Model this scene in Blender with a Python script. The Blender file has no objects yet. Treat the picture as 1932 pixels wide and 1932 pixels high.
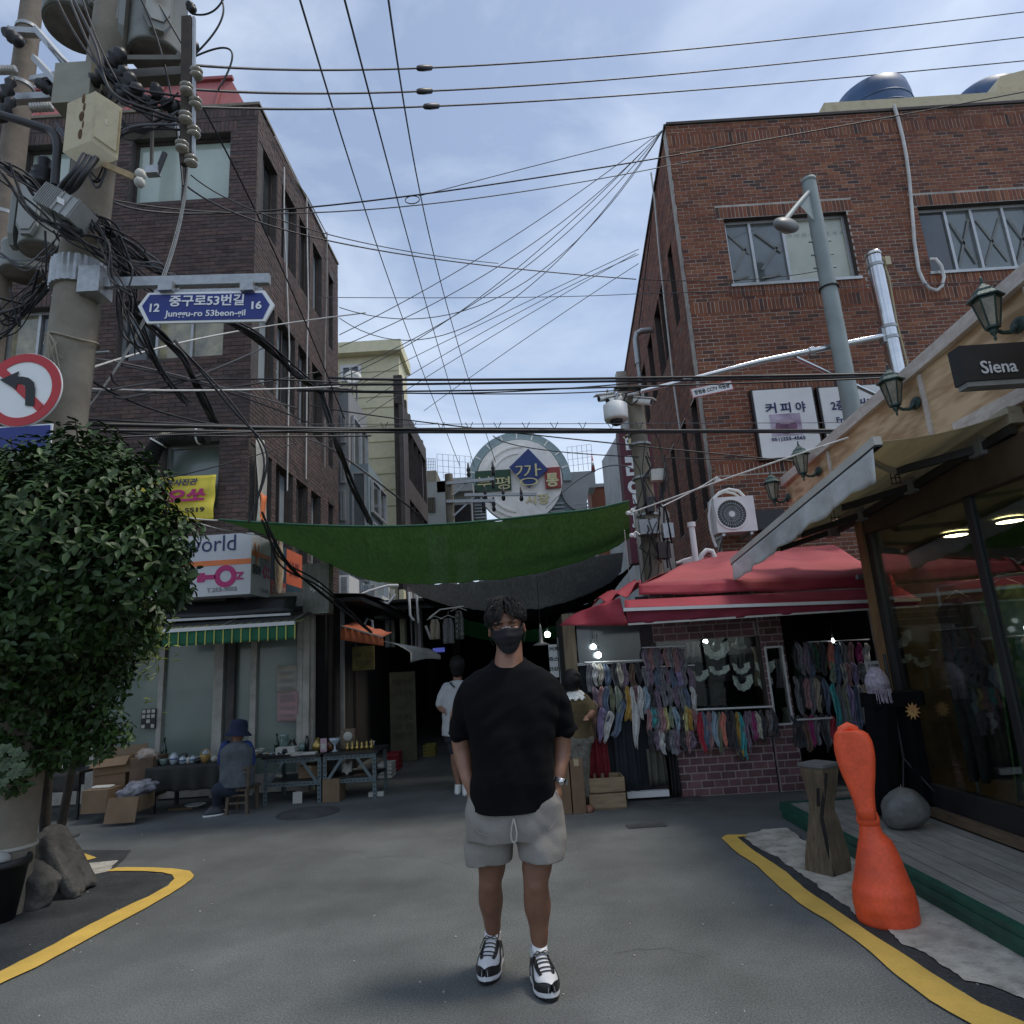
# A market street crossing: built as a real place in metres, camera at the origin of the street
import bpy,bmesh,math,random
from mathutils import Vector as V,Matrix,noise
from math import sin,cos,pi,radians
R=random.Random(11)
sc=bpy.context.scene
COL=sc.collection

# ---------------------------------------------------------------- camera
F,CX=1250.0,966.0  # focal length and centre, in units of a 1932 px wide picture
_U=V((-341.0,5416.0,-F)).normalized()  # the world's up as the camera sees it
_Y=(V((0,0,-1))-_U*V((0,0,-1)).dot(_U)).normalized()
_X=_Y.cross(_U)
CM=Matrix((_X,_Y,_U))
CAMP=V((0,0,1.45))
cam=bpy.data.cameras.new('camera');camo=bpy.data.objects.new('camera',cam);COL.objects.link(camo)
camo.matrix_world=Matrix.Translation(CAMP)@CM.to_4x4()
cam.sensor_width=36;cam.lens=36*F/1932;cam.clip_end=2000;cam.clip_start=.05
sc.camera=camo
# ---------------------------------------------------------------- light
SUN_EL,SUN_AZ=radians(66),radians(88)  # azimuth from +Y towards +X
w=bpy.data.worlds.new('World');sc.world=w;w.use_nodes=True
nt=w.node_tree;nt.nodes.clear()
def N(t,ty,**k):
    n=t.nodes.new(ty)
    for a,b in k.items():setattr(n,a,b)
    return n
out=N(nt,'ShaderNodeOutputWorld');bg=N(nt,'ShaderNodeBackground');nt.links.new(bg.outputs[0],out.inputs[0])
sky=N(nt,'ShaderNodeTexSky',sky_type='NISHITA',sun_disc=False,sun_elevation=SUN_EL,sun_rotation=SUN_AZ)
sky.air_density=1.0;sky.dust_density=1.2;sky.ozone_density=1.3
tc=N(nt,'ShaderNodeTexCoord');mp=N(nt,'ShaderNodeMapping');mp.inputs['Scale'].default_value=(1.0,1.5,2.6)
nt.links.new(tc.outputs['Generated'],mp.inputs['Vector'])
nz=N(nt,'ShaderNodeTexNoise');nz.inputs['Scale'].default_value=2.3;nz.inputs['Detail'].default_value=8;nz.inputs['Roughness'].default_value=.56;nz.inputs['Distortion'].default_value=.3
nt.links.new(mp.outputs[0],nz.inputs['Vector'])
rp=N(nt,'ShaderNodeValToRGB');rp.color_ramp.elements[0].position=.38;rp.color_ramp.elements[1].position=.70
rp.color_ramp.elements[0].color=(.22,.22,.22,1);rp.color_ramp.elements[1].color=(.88,.88,.88,1)
nt.links.new(nz.outputs[0],rp.inputs[0])
mx=N(nt,'ShaderNodeMix',data_type='RGBA');nt.links.new(rp.outputs[0],mx.inputs[0])
nt.links.new(sky.outputs[0],mx.inputs[6]);mx.inputs[7].default_value=(4.8,5.5,6.6,1)  # thin bright cloud
nt.links.new(mx.outputs[2],bg.inputs[0]);bg.inputs[1].default_value=.125
sd=bpy.data.lights.new('sun','SUN');sd.energy=1.5;sd.angle=radians(14);sd.color=(1,.93,.82)
so=bpy.data.objects.new('sun',sd);COL.objects.link(so)
_sv=V((sin(SUN_AZ)*cos(SUN_EL),cos(SUN_AZ)*cos(SUN_EL),sin(SUN_EL)))
so.rotation_euler=_sv.to_track_quat('Z','Y').to_euler()
sc.view_settings.view_transform='Standard';sc.view_settings.look='None'
sc.view_settings.exposure=0.38;sc.view_settings.gamma=1;sc.view_settings.use_curve_mapping=False
sc.render.engine='CYCLES';sc.cycles.max_bounces=6;sc.cycles.diffuse_bounces=3;sc.cycles.transparent_max_bounces=12

# ---------------------------------------------------------------- measuring
def ray(px,py):return CM@V(((px-CX)/F,-(py-CX)/F,-1))
def at(px,py,Y):r=ray(px,py);return CAMP+r*(Y/r.y)
def atX(px,py,X):r=ray(px,py);return CAMP+r*(X/r.x)
def atZ(px,py,Z=0):r=ray(px,py);return CAMP+r*((Z-CAMP.z)/r.z)
def on(px,py,P,n):r=ray(px,py);return CAMP+r*((V(P)-CAMP).dot(n)/r.dot(n))
def Z1(x,y):return(.34*x,.34*y)
def Z2(x,y):return(.34*x,511+.34*y)
def Z3(x,y):return(.34*x,1021.5+.34*y)
def ZC(x,y):return(584+.34*x,511+.34*y)
def ZR(x,y):return(1131+.4155*x,109.4+.4155*y)
def ZS(x,y):return(1094.4+.3021*x,802.6+.3021*y)
def ZB(x,y):return(1021.5+.34*x,1131+.34*y)
def ZD(x,y):return(1350+.3391*x,1277+.3391*y)
def ZE(x,y):return(1423+.34*x,584+.34*y)
def ZP(x,y):return(766+.2266*x,1094+.2266*y)
def ZA(x,y):return(511+.2455*x,1058+.2455*y)
def lerp(a,b,t):return a+(b-a)*t

# ---------------------------------------------------------------- materials
MATS={}
def mat(name,col,rough=.8,metal=0.0,var=.18,scale=6.0,bump=.15,bs=60.0,col2=None,lo=.35,hi=.65,island=0.0,spec=.5,coat=0,detail=5,fine=0.0,emit=None,stretch=None,dist=.01,sheen=0,grime=None,hueisland=None,fs=260):
    if name in MATS:return MATS[name]
    m=bpy.data.materials.new(name);m.use_nodes=True;t=m.node_tree;b=t.nodes['Principled BSDF'];MATS[name]=m
    L=t.links.new
    b.inputs['Roughness'].default_value=rough;b.inputs['Metallic'].default_value=metal
    b.inputs['Specular IOR Level'].default_value=spec;b.inputs['Coat Weight'].default_value=coat
    if sheen:b.inputs['Sheen Weight'].default_value=sheen
    g=N(t,'ShaderNodeNewGeometry');pos=g.outputs['Position']
    if stretch:
        q=N(t,'ShaderNodeMapping');q.inputs['Scale'].default_value=stretch;L(pos,q.inputs[0]);pos=q.outputs[0]
    n=N(t,'ShaderNodeTexNoise');n.inputs['Scale'].default_value=scale;n.inputs['Detail'].default_value=detail;n.inputs['Roughness'].default_value=.6;L(pos,n.inputs['Vector'])
    r=N(t,'ShaderNodeMapRange');r.inputs[1].default_value=lo;r.inputs[2].default_value=hi;L(n.outputs[0],r.inputs[0])
    x=N(t,'ShaderNodeMix',data_type='RGBA');L(r.outputs[0],x.inputs[0])
    c2=col2 if col2 else tuple(c*(1+var)for c in col)
    c1=col if col2 else tuple(c*(1-var)for c in col)
    x.inputs[6].default_value=(*c1,1);x.inputs[7].default_value=(*c2,1);o=x.outputs[2]
    if fine:
        n3=N(t,'ShaderNodeTexNoise');n3.inputs['Scale'].default_value=fs;n3.inputs['Detail'].default_value=2;L(g.outputs['Position'],n3.inputs['Vector'])
        r3=N(t,'ShaderNodeMapRange');r3.inputs[1].default_value=.3;r3.inputs[2].default_value=.7;r3.inputs[3].default_value=1-fine;r3.inputs[4].default_value=1+fine;L(n3.outputs[0],r3.inputs[0])
        h3=N(t,'ShaderNodeVectorMath',operation='SCALE');L(o,h3.inputs[0]);L(r3.outputs[0],h3.inputs['Scale']);o=h3.outputs[0]
    if island:
        oi=N(t,'ShaderNodeObjectInfo');ad=N(t,'ShaderNodeMath',operation='ADD');L(g.outputs['Random Per Island'],ad.inputs[0]);L(oi.outputs['Random'],ad.inputs[1])
        fr=N(t,'ShaderNodeMath',operation='FRACT');L(ad.outputs[0],fr.inputs[0])
        if hueisland:
            rr=N(t,'ShaderNodeValToRGB');e=rr.color_ramp.elements
            while len(e)<len(hueisland):e.new(.5)
            for k,hc in enumerate(hueisland):e[k].position=k/(len(hueisland)-1);e[k].color=(*hc,1)
            L(fr.outputs[0],rr.inputs[0])
            m2=N(t,'ShaderNodeMix',data_type='RGBA',blend_type='MULTIPLY');m2.inputs[0].default_value=1;L(o,m2.inputs[6]);L(rr.outputs[0],m2.inputs[7]);o=m2.outputs[2]
        else:
            mr=N(t,'ShaderNodeMapRange');mr.inputs[3].default_value=1-island;mr.inputs[4].default_value=1+island;L(fr.outputs[0],mr.inputs[0])
            h=N(t,'ShaderNodeVectorMath',operation='SCALE');L(o,h.inputs[0]);L(mr.outputs[0],h.inputs['Scale']);o=h.outputs[0]
    if grime:  # big soft weather stains: (colour, scale, amount)
        n4=N(t,'ShaderNodeTexNoise');n4.inputs['Scale'].default_value=grime[1];n4.inputs['Detail'].default_value=6;n4.inputs['Roughness'].default_value=.65;L(g.outputs['Position'],n4.inputs['Vector'])
        r4=N(t,'ShaderNodeMapRange');r4.inputs[1].default_value=.48;r4.inputs[2].default_value=.72;r4.inputs[4].default_value=grime[2];L(n4.outputs[0],r4.inputs[0])
        m4=N(t,'ShaderNodeMix',data_type='RGBA');L(r4.outputs[0],m4.inputs[0]);L(o,m4.inputs[6]);m4.inputs[7].default_value=(*grime[0],1);o=m4.outputs[2]
    L(o,b.inputs['Base Color'])
    if bump:
        n2=N(t,'ShaderNodeTexNoise');n2.inputs['Scale'].default_value=bs;n2.inputs['Detail'].default_value=4;L(pos,n2.inputs['Vector'])
        bp=N(t,'ShaderNodeBump');bp.inputs['Strength'].default_value=bump;bp.inputs['Distance'].default_value=dist;L(n2.outputs[0],bp.inputs['Height']);L(bp.outputs[0],b.inputs['Normal'])
    if emit:
        b.inputs['Emission Color'].default_value=(*emit[0],1);b.inputs['Emission Strength'].default_value=emit[1]
    return m
def clearglass(name,tint=(.75,.8,.78),refl=.9,base=.04):
    m=bpy.data.materials.new(name);m.use_nodes=True;t=m.node_tree;t.nodes.clear();MATS[name]=m
    o=N(t,'ShaderNodeOutputMaterial');a=N(t,'ShaderNodeBsdfTransparent');a.inputs[0].default_value=(*tint,1)
    g=N(t,'ShaderNodeBsdfGlossy');g.inputs['Roughness'].default_value=.01;g.inputs[0].default_value=(refl,refl,refl,1)
    f=N(t,'ShaderNodeLayerWeight');f.inputs[0].default_value=.5;pw=N(t,'ShaderNodeMath',operation='POWER');pw.inputs[1].default_value=4.0;ma=N(t,'ShaderNodeMath',operation='MULTIPLY_ADD');ma.inputs[1].default_value=.9;ma.inputs[2].default_value=base
    t.links.new(f.outputs['Facing'],pw.inputs[0]);t.links.new(pw.outputs[0],ma.inputs[0]);x=N(t,'ShaderNodeMixShader');t.links.new(ma.outputs[0],x.inputs[0]);t.links.new(a.outputs[0],x.inputs[1]);t.links.new(g.outputs[0],x.inputs[2]);t.links.new(x.outputs[0],o.inputs[0])
    return m
def netting(name,col,dens=.8,ns=38):  # woven shade cloth: partly see-through threads
    m=bpy.data.materials.new(name);m.use_nodes=True;t=m.node_tree;t.nodes.clear();MATS[name]=m;L=t.links.new
    o=N(t,'ShaderNodeOutputMaterial');tr=N(t,'ShaderNodeBsdfTransparent');d=N(t,'ShaderNodeBsdfDiffuse');l=N(t,'ShaderNodeBsdfTranslucent')
    g=N(t,'ShaderNodeNewGeometry');n=N(t,'ShaderNodeTexNoise');n.inputs['Scale'].default_value=ns;n.inputs['Detail'].default_value=6;n.inputs['Roughness'].default_value=.75
    q=N(t,'ShaderNodeMapping');q.inputs['Scale'].default_value=(1,.16,.3);L(g.outputs['Position'],q.inputs[0]);L(q.outputs[0],n.inputs['Vector'])
    r=N(t,'ShaderNodeMapRange');r.inputs[1].default_value=.3;r.inputs[2].default_value=.7;r.inputs[3].default_value=.68;r.inputs[4].default_value=1.32;L(n.outputs[0],r.inputs[0])
    cs=N(t,'ShaderNodeVectorMath',operation='SCALE');cs.inputs[0].default_value=col;L(r.outputs[0],cs.inputs['Scale'])
    L(cs.outputs[0],d.inputs[0]);L(cs.outputs[0],l.inputs[0])
    m1=N(t,'ShaderNodeMixShader');m1.inputs[0].default_value=.5;L(d.outputs[0],m1.inputs[1]);L(l.outputs[0],m1.inputs[2])
    m2=N(t,'ShaderNodeMixShader');m2.inputs[0].default_value=dens;L(tr.outputs[0],m2.inputs[1]);L(m1.outputs[0],m2.inputs[2]);L(m2.outputs[0],o.inputs[0])
    return m
def glow(name,col,s):return mat(name,(.8,.8,.8),var=0,bump=0,emit=(col,s))

# ---------------------------------------------------------------- mesh builder
ORG={}
class MB:
    def __init__(s):s.v=[];s.f=[];s.m=[];s.s=[]
    def add(s,vs,fs,m=0,sm=False):
        b=len(s.v);s.v+=[tuple(p)for p in vs];s.f+=[tuple(b+i for i in f)for f in fs];s.m+=[m]*len(fs);s.s+=[sm]*len(fs);return s
    def box(s,x0,x1,y0,y1,z0,z1,m=0):
        return s.add([(x0,y0,z0),(x1,y0,z0),(x1,y1,z0),(x0,y1,z0),(x0,y0,z1),(x1,y0,z1),(x1,y1,z1),(x0,y1,z1)],[(3,2,1,0),(4,5,6,7),(0,1,5,4),(1,2,6,5),(2,3,7,6),(3,0,4,7)],m)
    def ob(s,o,a,b,c,m=0):  # parallelepiped from a corner and three edges
        o,a,b,c=V(o),V(a),V(b),V(c)
        fs=[(3,2,1,0),(4,5,6,7),(0,1,5,4),(1,2,6,5),(2,3,7,6),(3,0,4,7)]
        if a.cross(b).dot(c)<0:fs=[f[::-1]for f in fs]
        return s.add([o,o+a,o+a+b,o+b,o+c,o+a+c,o+a+b+c,o+b+c],fs,m)
    def bar(s,p,q,w,h,m=0,up=(0,0,1)):  # rectangular bar between two points
        p,q=V(p),V(q);d=(q-p).normalized();up=V(up)
        if abs(d.dot(up))>.97:up=V((0,1,0))
        x=d.cross(up).normalized();y=x.cross(d)
        return s.ob(p-x*w/2-y*h/2,q-p,x*w,y*h,m)
    def tube(s,pts,r,n=8,m=0,cap=True,sm=True,close=False):
        pts=[V(p)for p in pts];k=len(pts);rs=r if isinstance(r,(list,tuple))else[r]*k
        t0=(pts[1]-pts[0]).normalized();x=t0.cross(V((0,0,1))if abs(t0.z)<.9 else V((0,1,0))).normalized();vs=[]
        for i in range(k):
            t=(pts[min(i+1,k-1)]-pts[max(i-1,0)])
            t=t.normalized()if t.length>1e-9 else t0
            x=(x-t*x.dot(t));x=x.normalized()if x.length>1e-6 else t.orthogonal().normalized();y=t.cross(x)
            vs+=[pts[i]+(x*cos(2*pi*j/n)+y*sin(2*pi*j/n))*rs[i]for j in range(n)]
        fs=[(i*n+j,i*n+(j+1)%n,(i+1)*n+(j+1)%n,(i+1)*n+j)for i in range(k-1)for j in range(n)]
        s.add(vs,fs,m,sm)
        if cap:s.add(vs[:n],[tuple(range(n))[::-1]],m);s.add(vs[-n:],[tuple(range(n))],m)
        return s
    def loft(s,rings,m=0,cap=True,sm=True):
        n=len(rings[0]);k=len(rings);vs=[p for r in rings for p in r]
        fs=[(i*n+j,i*n+(j+1)%n,(i+1)*n+(j+1)%n,(i+1)*n+j)for i in range(k-1)for j in range(n)]
        if cap:fs+=[tuple(range(n))[::-1],tuple(range((k-1)*n,k*n))]
        return s.add(vs,fs,m,sm)
    def lathe(s,c,prof,n=20,m=0,ax=None,sm=True,sx=1,sy=1):  # prof [(radius, height)]
        c=V(c);q=V((0,0,1)).rotation_difference(V(ax))if ax is not None else None
        rings=[]
        for r,z in prof:
            ring=[]
            for j in range(n):
                p=V((r*cos(2*pi*j/n)*sx,r*sin(2*pi*j/n)*sy,z));ring.append(c+(q@p if q else p))
            rings.append(ring)
        return s.loft(rings,m,True,sm)
    def ball(s,c,rx,ry=None,rz=None,n=14,k=9,m=0,rot=None):
        ry=ry or rx;rz=rz or rx;c=V(c);rings=[]
        for i in range(k+1):
            a=-pi/2+pi*i/k;a=max(-pi/2+.02,min(pi/2-.02,a));ring=[]
            for j in range(n):
                p=V((rx*cos(a)*cos(2*pi*j/n),ry*cos(a)*sin(2*pi*j/n),rz*sin(a)))
                ring.append(c+(rot@p if rot else p))
            rings.append(ring)
        return s.loft(rings,m)
    def poly(s,pts,d,m=0):  # flat outline pushed out by vector d
        pts=[V(p)for p in pts];d=V(d);n=len(pts)
        nn=V((0,0,0))
        for i in range(n):nn+=pts[i].cross(pts[(i+1)%n])
        flip=nn.dot(d)<0
        fs=[tuple(range(n))[::-1],tuple(range(n,2*n))]+[(i,(i+1)%n,n+(i+1)%n,n+i)for i in range(n)]
        if flip:fs=[f[::-1]for f in fs]
        return s.add(pts+[p+d for p in pts],fs,m)
    def grid(s,fn,nu,nv,m=0,sm=True):
        vs=[fn(i/nu,j/nv)for j in range(nv+1)for i in range(nu+1)]
        return s.add(vs,[(j*(nu+1)+i,j*(nu+1)+i+1,(j+1)*(nu+1)+i+1,(j+1)*(nu+1)+i)for j in range(nv)for i in range(nu)],m,sm)
    def sheet(s,fn,nu,nv,th,m=0):  # cloth with real thickness
        P=[[V(fn(i/nu,j/nv))for i in range(nu+1)]for j in range(nv+1)]
        T,B=[],[]
        for j in range(nv+1):
            for i in range(nu+1):
                a=P[j][min(i+1,nu)]-P[j][max(i-1,0)];b=P[min(j+1,nv)][i]-P[max(j-1,0)][i]
                n=a.cross(b);n=n.normalized()if n.length>1e-9 else V((0,0,1))
                T.append(P[j][i]+n*th/2);B.append(P[j][i]-n*th/2)
        k=len(T);W=nu+1;fs=[]
        for j in range(nv):
            for i in range(nu):
                a=j*W+i;fs.append((a,a+1,a+W+1,a+W));fs.append((k+a+W,k+a+W+1,k+a+1,k+a))
        for i in range(nu):fs.append((i+1,i,k+i,k+i+1));a=nv*W+i;fs.append((a,a+1,k+a+1,k+a))
        for j in range(nv):a=j*W;fs.append((a,a+W,k+a+W,k+a));a=j*W+nu;fs.append((a+W,a,k+a,k+a+W))
        return s.add(T+B,fs,m,True)
    def build(s,name,ms,parent=None,label=None,kind=None,world=True):
        me=bpy.data.meshes.new(name);o0=ORG.get(parent.name,V((0,0,0)))if(parent and world)else V((0,0,0))
        me.from_pydata([(p[0]-o0.x,p[1]-o0.y,p[2]-o0.z)for p in s.v],[],s.f)
        ms=ms if isinstance(ms,(list,tuple))else[ms]
        for q in ms:me.materials.append(q)
        me.polygons.foreach_set('material_index',s.m);me.polygons.foreach_set('use_smooth',s.s);me.update()
        return link(name,me,parent,label,kind,o0)
def link(name,me,parent=None,label=None,kind=None,o0=None):
    o=bpy.data.objects.new(name,me);COL.objects.link(o)
    if parent:o.parent=parent
    ORG[o.name]=V(o0)if o0 is not None else V((0,0,0))
    if label:o['label']=label
    if kind:o['kind']=kind
    return o
def tag(o,label=None,cat=None,group=None,kind=None):
    if label:o['label']=label
    if cat:o['category']=cat
    if group:o['group']=group
    if kind:o['kind']=kind
    return o
def thing(name,label,cat,loc=(0,0,0),group=None):
    o=bpy.data.objects.new(name,None);COL.objects.link(o);o.location=loc;o.empty_display_size=.1
    ORG[o.name]=V(loc);return tag(o,label,cat,group)
def copy_tree(o,loc=None,rz=None,label=None,group=None,parent=None):
    c=o.copy();COL.objects.link(c)
    if parent:c.parent=parent
    if loc is not None:c.location=loc
    if rz is not None:c.rotation_euler=(0,0,rz)
    if label:c['label']=label
    if group:c['group']=group
    for ch in o.children:copy_tree(ch,parent=c)
    return c
def bevel(o,w=.004,seg=2,ang=40):
    b=o.modifiers.new('bevel','BEVEL');b.width=w;b.segments=seg;b.limit_method='ANGLE';b.angle_limit=radians(ang);return o
def bake(o):  # apply the modifiers
    dg=bpy.context.evaluated_depsgraph_get();me=bpy.data.meshes.new_from_object(o.evaluated_get(dg));old=o.data
    o.modifiers.clear();o.data=me;me.name=o.name;bpy.data.meshes.remove(old);return o
def fuse(o,vox,smooth=8,fac=.5):
    r=o.modifiers.new('r','REMESH');r.mode='VOXEL';r.voxel_size=vox;r.use_smooth_shade=True
    if smooth:m=o.modifiers.new('s','SMOOTH');m.factor=fac;m.iterations=smooth
    return bake(o)
def text(body,o,u,v,w,h,m,parent,name='lettering',bold=.0,th=.004,shear=0):
    """flat lettering whose box starts at o and runs w along unit u and h along unit v"""
    c=bpy.data.curves.new(name,'FONT');c.body=body;c.offset=bold;c.shear=shear;c.resolution_u=3
    t=bpy.data.objects.new(name,c);COL.objects.link(t)
    dg=bpy.context.evaluated_depsgraph_get();me=bpy.data.meshes.new_from_object(t.evaluated_get(dg))
    bpy.data.objects.remove(t);bpy.data.curves.remove(c)
    if not me.vertices:return None
    xs=[p.co.x for p in me.vertices];ys=[p.co.y for p in me.vertices];x0,y0=min(xs),min(ys);W=max(xs)-x0 or 1;H=max(ys)-y0 or 1
    u,v,o=V(u),V(v),V(o);n=u.cross(v).normalized();b=MB()
    vs=[o+u*((p.co.x-x0)/W*w)+v*((p.co.y-y0)/H*h)+n*th for p in me.vertices]
    b.add(vs,[tuple(f.vertices)for f in me.polygons]);bpy.data.meshes.remove(me)
    # one thin solid: front face plus its edges
    import collections
    ed=collections.Counter()
    for f in b.f:
        for i in range(len(f)):ed[(f[i],f[(i+1)%len(f)])]+=1
    k=len(b.v);side=[(a,c2,c2+k,a+k)for(a,c2)in ed if(c2,a)not in ed]
    b.add([],[]);b.v+=[tuple(V(p)-n*th*.8)for p in b.v[:k]]
    for f in side:b.f.append(f[::-1]);b.m.append(0);b.s.append(False)
    return b.build(name,m,parent)
class Wall:
    def __init__(s,O,u,n):s.O=V(O);s.u=V(u).normalized();s.n=V(n).normalized();s.z=V((0,0,1))
    def p(s,a,z,off=0):return s.O+s.u*a+s.z*z+s.n*off
    def hit(s,px,py,off=0):q=on(px,py,s.O+s.n*off,s.n)-s.O;return q.dot(s.u),q.z
def cut(a0,a1,z0,z1,holes):  # rectangles left of a wall after its openings
    zs=sorted({z0,z1}|{z for h in holes for z in h[2:4]if z0<z<z1});res=[]
    for zl,zh in zip(zs,zs[1:]):
        zm=(zl+zh)/2;iv=sorted((max(a0,h[0]),min(a1,h[1]))for h in holes if h[2]<zm<h[3]and h[1]>a0 and h[0]<a1);x=a0
        for h0,h1 in iv:
            if h0>x+1e-4:res.append((x,h0,zl,zh))
            x=max(x,h1)
        if x<a1-1e-4:res.append((x,a1,zl,zh))
    return res
BR_W,BR_H,JT=.19,.057,.01
def brick_wall(wall,a0,a1,z0,z1,holes,soldiers,bm_,mm,thing_,singles=0,thick=.25,bond_shift=.5,proud=.006,inset=0):
    b=MB()
    for(x0,x1,y0,y1)in cut(a0+inset,a1,z0,z1,holes):
        b.ob(wall.p(x0,y0),wall.u*(x1-x0),wall.z*(y1-y0),-wall.n*thick)
    b.build('wall',mm,thing_)
    lst=[];blk=holes+soldiers
    pz=BR_H+JT;px=BR_W+JT;k=0;z=z0+.003
    while z+BR_H<=z1+.001:
        off=(k%2)*px*bond_shift;zm=z+BR_H/2
        iv=sorted((h[0],h[1])for h in blk if h[2]-.01<zm<h[3]+.01)
        x=a0-off
        while x<a1:
            s0,s1=max(x,a0),min(x+BR_W,a1);segs=[(s0,s1)]
            for h0,h1 in iv:
                segs=[q for(p0,p1)in segs for q in((p0,min(p1,h0)),(max(p0,h1),p1))if q[1]-q[0]>.03]
            for(p0,p1)in segs:lst.append((p0,p1,z,z+BR_H))
            x+=px
        z+=pz;k+=1
    for(x0,x1,y0,y1)in soldiers:
        n=max(1,int((x1-x0)/(BR_H+JT)));st=(x1-x0)/n
        for i in range(n):lst.append((x0+i*st+JT/2,x0+(i+1)*st-JT/2,y0,y1))
    def put(B,r,o,jit):
        x0,x1,y0,y1=r;pr=proud+jit
        c=[wall.p(x0,y0,-.004),wall.p(x1,y0,-.004),wall.p(x1,y1,-.004),wall.p(x0,y1,-.004),wall.p(x0,y0,pr),wall.p(x1,y0,pr),wall.p(x1,y1,pr),wall.p(x0,y1,pr)]
        fs=[(4,5,6,7),(0,1,5,4),(1,2,6,5),(2,3,7,6),(3,0,4,7)]
        if wall.u.cross(wall.z).dot(wall.n)<0:fs=[f[::-1]for f in fs]
        B.add([p-o for p in c],fs)
    rest=MB();sing=[]
    if singles:
        full=[r for r in lst if abs(r[1]-r[0]-BR_W)<1e-4 and abs(r[3]-r[2]-BR_H)<1e-4]
        full.sort(key=lambda r:(wall.p((r[0]+r[1])/2,r[2])-CAMP).length);
        full=[r for r in full if vis(wall.p((r[0]+r[1])/2,r[2]))][:singles];sing=set(full)
    for r in lst:
        if r not in sing:put(rest,r,V((0,0,0)),R.uniform(-.002,.003))
    rest.build('brick_courses',bm_,thing_,kind='stuff')
    if sing:
        B=MB();r0=(0,BR_W,0,BR_H);put(B,r0,wall.O,0.002)
        me=None
        for r in sing:
            if me is None:o=B.build('brick',bm_,thing_,world=False);me=o.data
            else:o=link('brick',me,thing_)
            o.location=wall.p(r[0],r[2])-ORG[thing_.name]
def proj(p):
    c=CM.transposed()@(V(p)-CAMP)
    return(CX-F*c.x/c.z,CX+F*c.y/c.z)if c.z<0 else(-9999,-9999)
def vis(p):
    x,y=proj(p);return 0<x<1932 and 0<y<1932
def window(wall,a0,a1,z0,z1,th_,fm,gm,n=2,fw=.05,rec=.12,sill=None,divs=None,panes=None,label=None,reveal=None,lay=None):
    """a framed window set back in its opening; panes are sub-parts"""
    if reveal:
        b=MB();T=.004
        for(x0,x1,y0,y1)in((a0,a0+T,z0,z1),(a1-T,a1,z0,z1),(a0+T,a1-T,z0,z0+T),(a0+T,a1-T,z1-T,z1)):
            b.ob(wall.p(x0,y0,-.002),wall.u*(x1-x0),wall.z*(y1-y0),-wall.n*(rec+.08))
        b.build('window_reveal',reveal,th_)
    f=MB();D=.06
    o0,o1,q0,q1=a0+.006,a1-.006,z0+.006,z1-.006
    f.ob(wall.p(o0,q0,-rec),wall.u*(o1-o0),wall.z*fw,-wall.n*D);f.ob(wall.p(o0,q1-fw,-rec),wall.u*(o1-o0),wall.z*fw,-wall.n*D)
    f.ob(wall.p(o0,q0+fw,-rec),wall.u*fw,wall.z*(q1-q0-2*fw),-wall.n*D);f.ob(wall.p(o1-fw,q0+fw,-rec),wall.u*fw,wall.z*(q1-q0-2*fw),-wall.n*D)
    ds=divs if divs is not None else[i/n for i in range(1,n)]
    xs=[o0]+[lerp(o0,o1,t)for t in ds]+[o1]
    for x in xs[1:-1]:f.ob(wall.p(x-fw*.45,q0+fw,-rec+.006),wall.u*fw*.9,wall.z*(q1-q0-2*fw),-wall.n*D)
    fo=f.build('window',fm,th_,label=label)
    for i,(x0,x1)in enumerate(zip(xs,xs[1:])):
        g=MB();g.ob(wall.p(x0+fw*.5,q0+fw*.8,-rec-.03-(i%2)*.012),wall.u*(x1-x0-fw),wall.z*(q1-q0-fw*1.6),-wall.n*.008)
        g.build('pane',gm[i%len(gm)]if isinstance(gm,list)else gm,fo)
    if sill:
        s_=MB();s_.ob(wall.p(a0-.04,z0-.05,.03),wall.u*(a1-a0+.08),wall.z*.05,-wall.n*(rec+.03));s_.build('sill',sill,fo)
    return fo
def solid(name,m,parent,pts,d,**k):return MB().poly(pts,d).build(name,m,parent,**k)
def wire(p0,pm,p1,r,m,label,cat='cable',group=None,n=26,name='overhead_cable',ns=5):
    """a hanging line through three points"""
    p0,pm,p1=V(p0),V(pm),V(p1);pts=[]
    for i in range(n+1):
        t=i/n;pts.append(p0*((1-t)*(1-2*t))+pm*(4*t*(1-t))+p1*(t*(2*t-1)))
    b=MB().tube(pts,r,ns);o=b.build(name,m);return tag(o,label,cat,group)
# ---------------------------------------------------------------- palette
ASPH=mat('asphalt',(.084,.090,.086),.9,scale=.9,lo=.34,hi=.66,col2=(.150,.159,.153),bump=.8,bs=150,fine=.42,fs=110,dist=.005,detail=9,grime=((.058,.061,.060),.55,.55))
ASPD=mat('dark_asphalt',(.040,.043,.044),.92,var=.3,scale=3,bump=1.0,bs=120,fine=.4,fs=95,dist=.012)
YEL=mat('yellow_paint',(.66,.43,.085),.7,var=.10,scale=7,bump=.3,bs=120,fine=.12,grime=((.32,.22,.07),14,.35))
VERGE=mat('pale_concrete',(.36,.335,.28),.95,col2=(.56,.53,.46),scale=5,bump=.8,bs=70,fine=.15,grime=((.13,.12,.10),8,.75))
CONC=mat('pole_concrete',(.185,.160,.122),.9,col2=(.27,.24,.188),scale=3,bump=.35,bs=90,fine=.1,grime=((.13,.115,.10),2.4,.5))
LBRICK=mat('plum_brick',(.112,.083,.075),.85,var=.2,scale=9,bump=.4,bs=120,island=.3,hueisland=[(.55,.5,.5),(1.0,.9,.88),(.8,.8,.85),(1.2,1.0,.95),(.9,.82,.78)],grime=((.045,.038,.036),.9,.55))
LMORT=mat('dark_mortar',(.085,.075,.07),.95,bump=.4)
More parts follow.
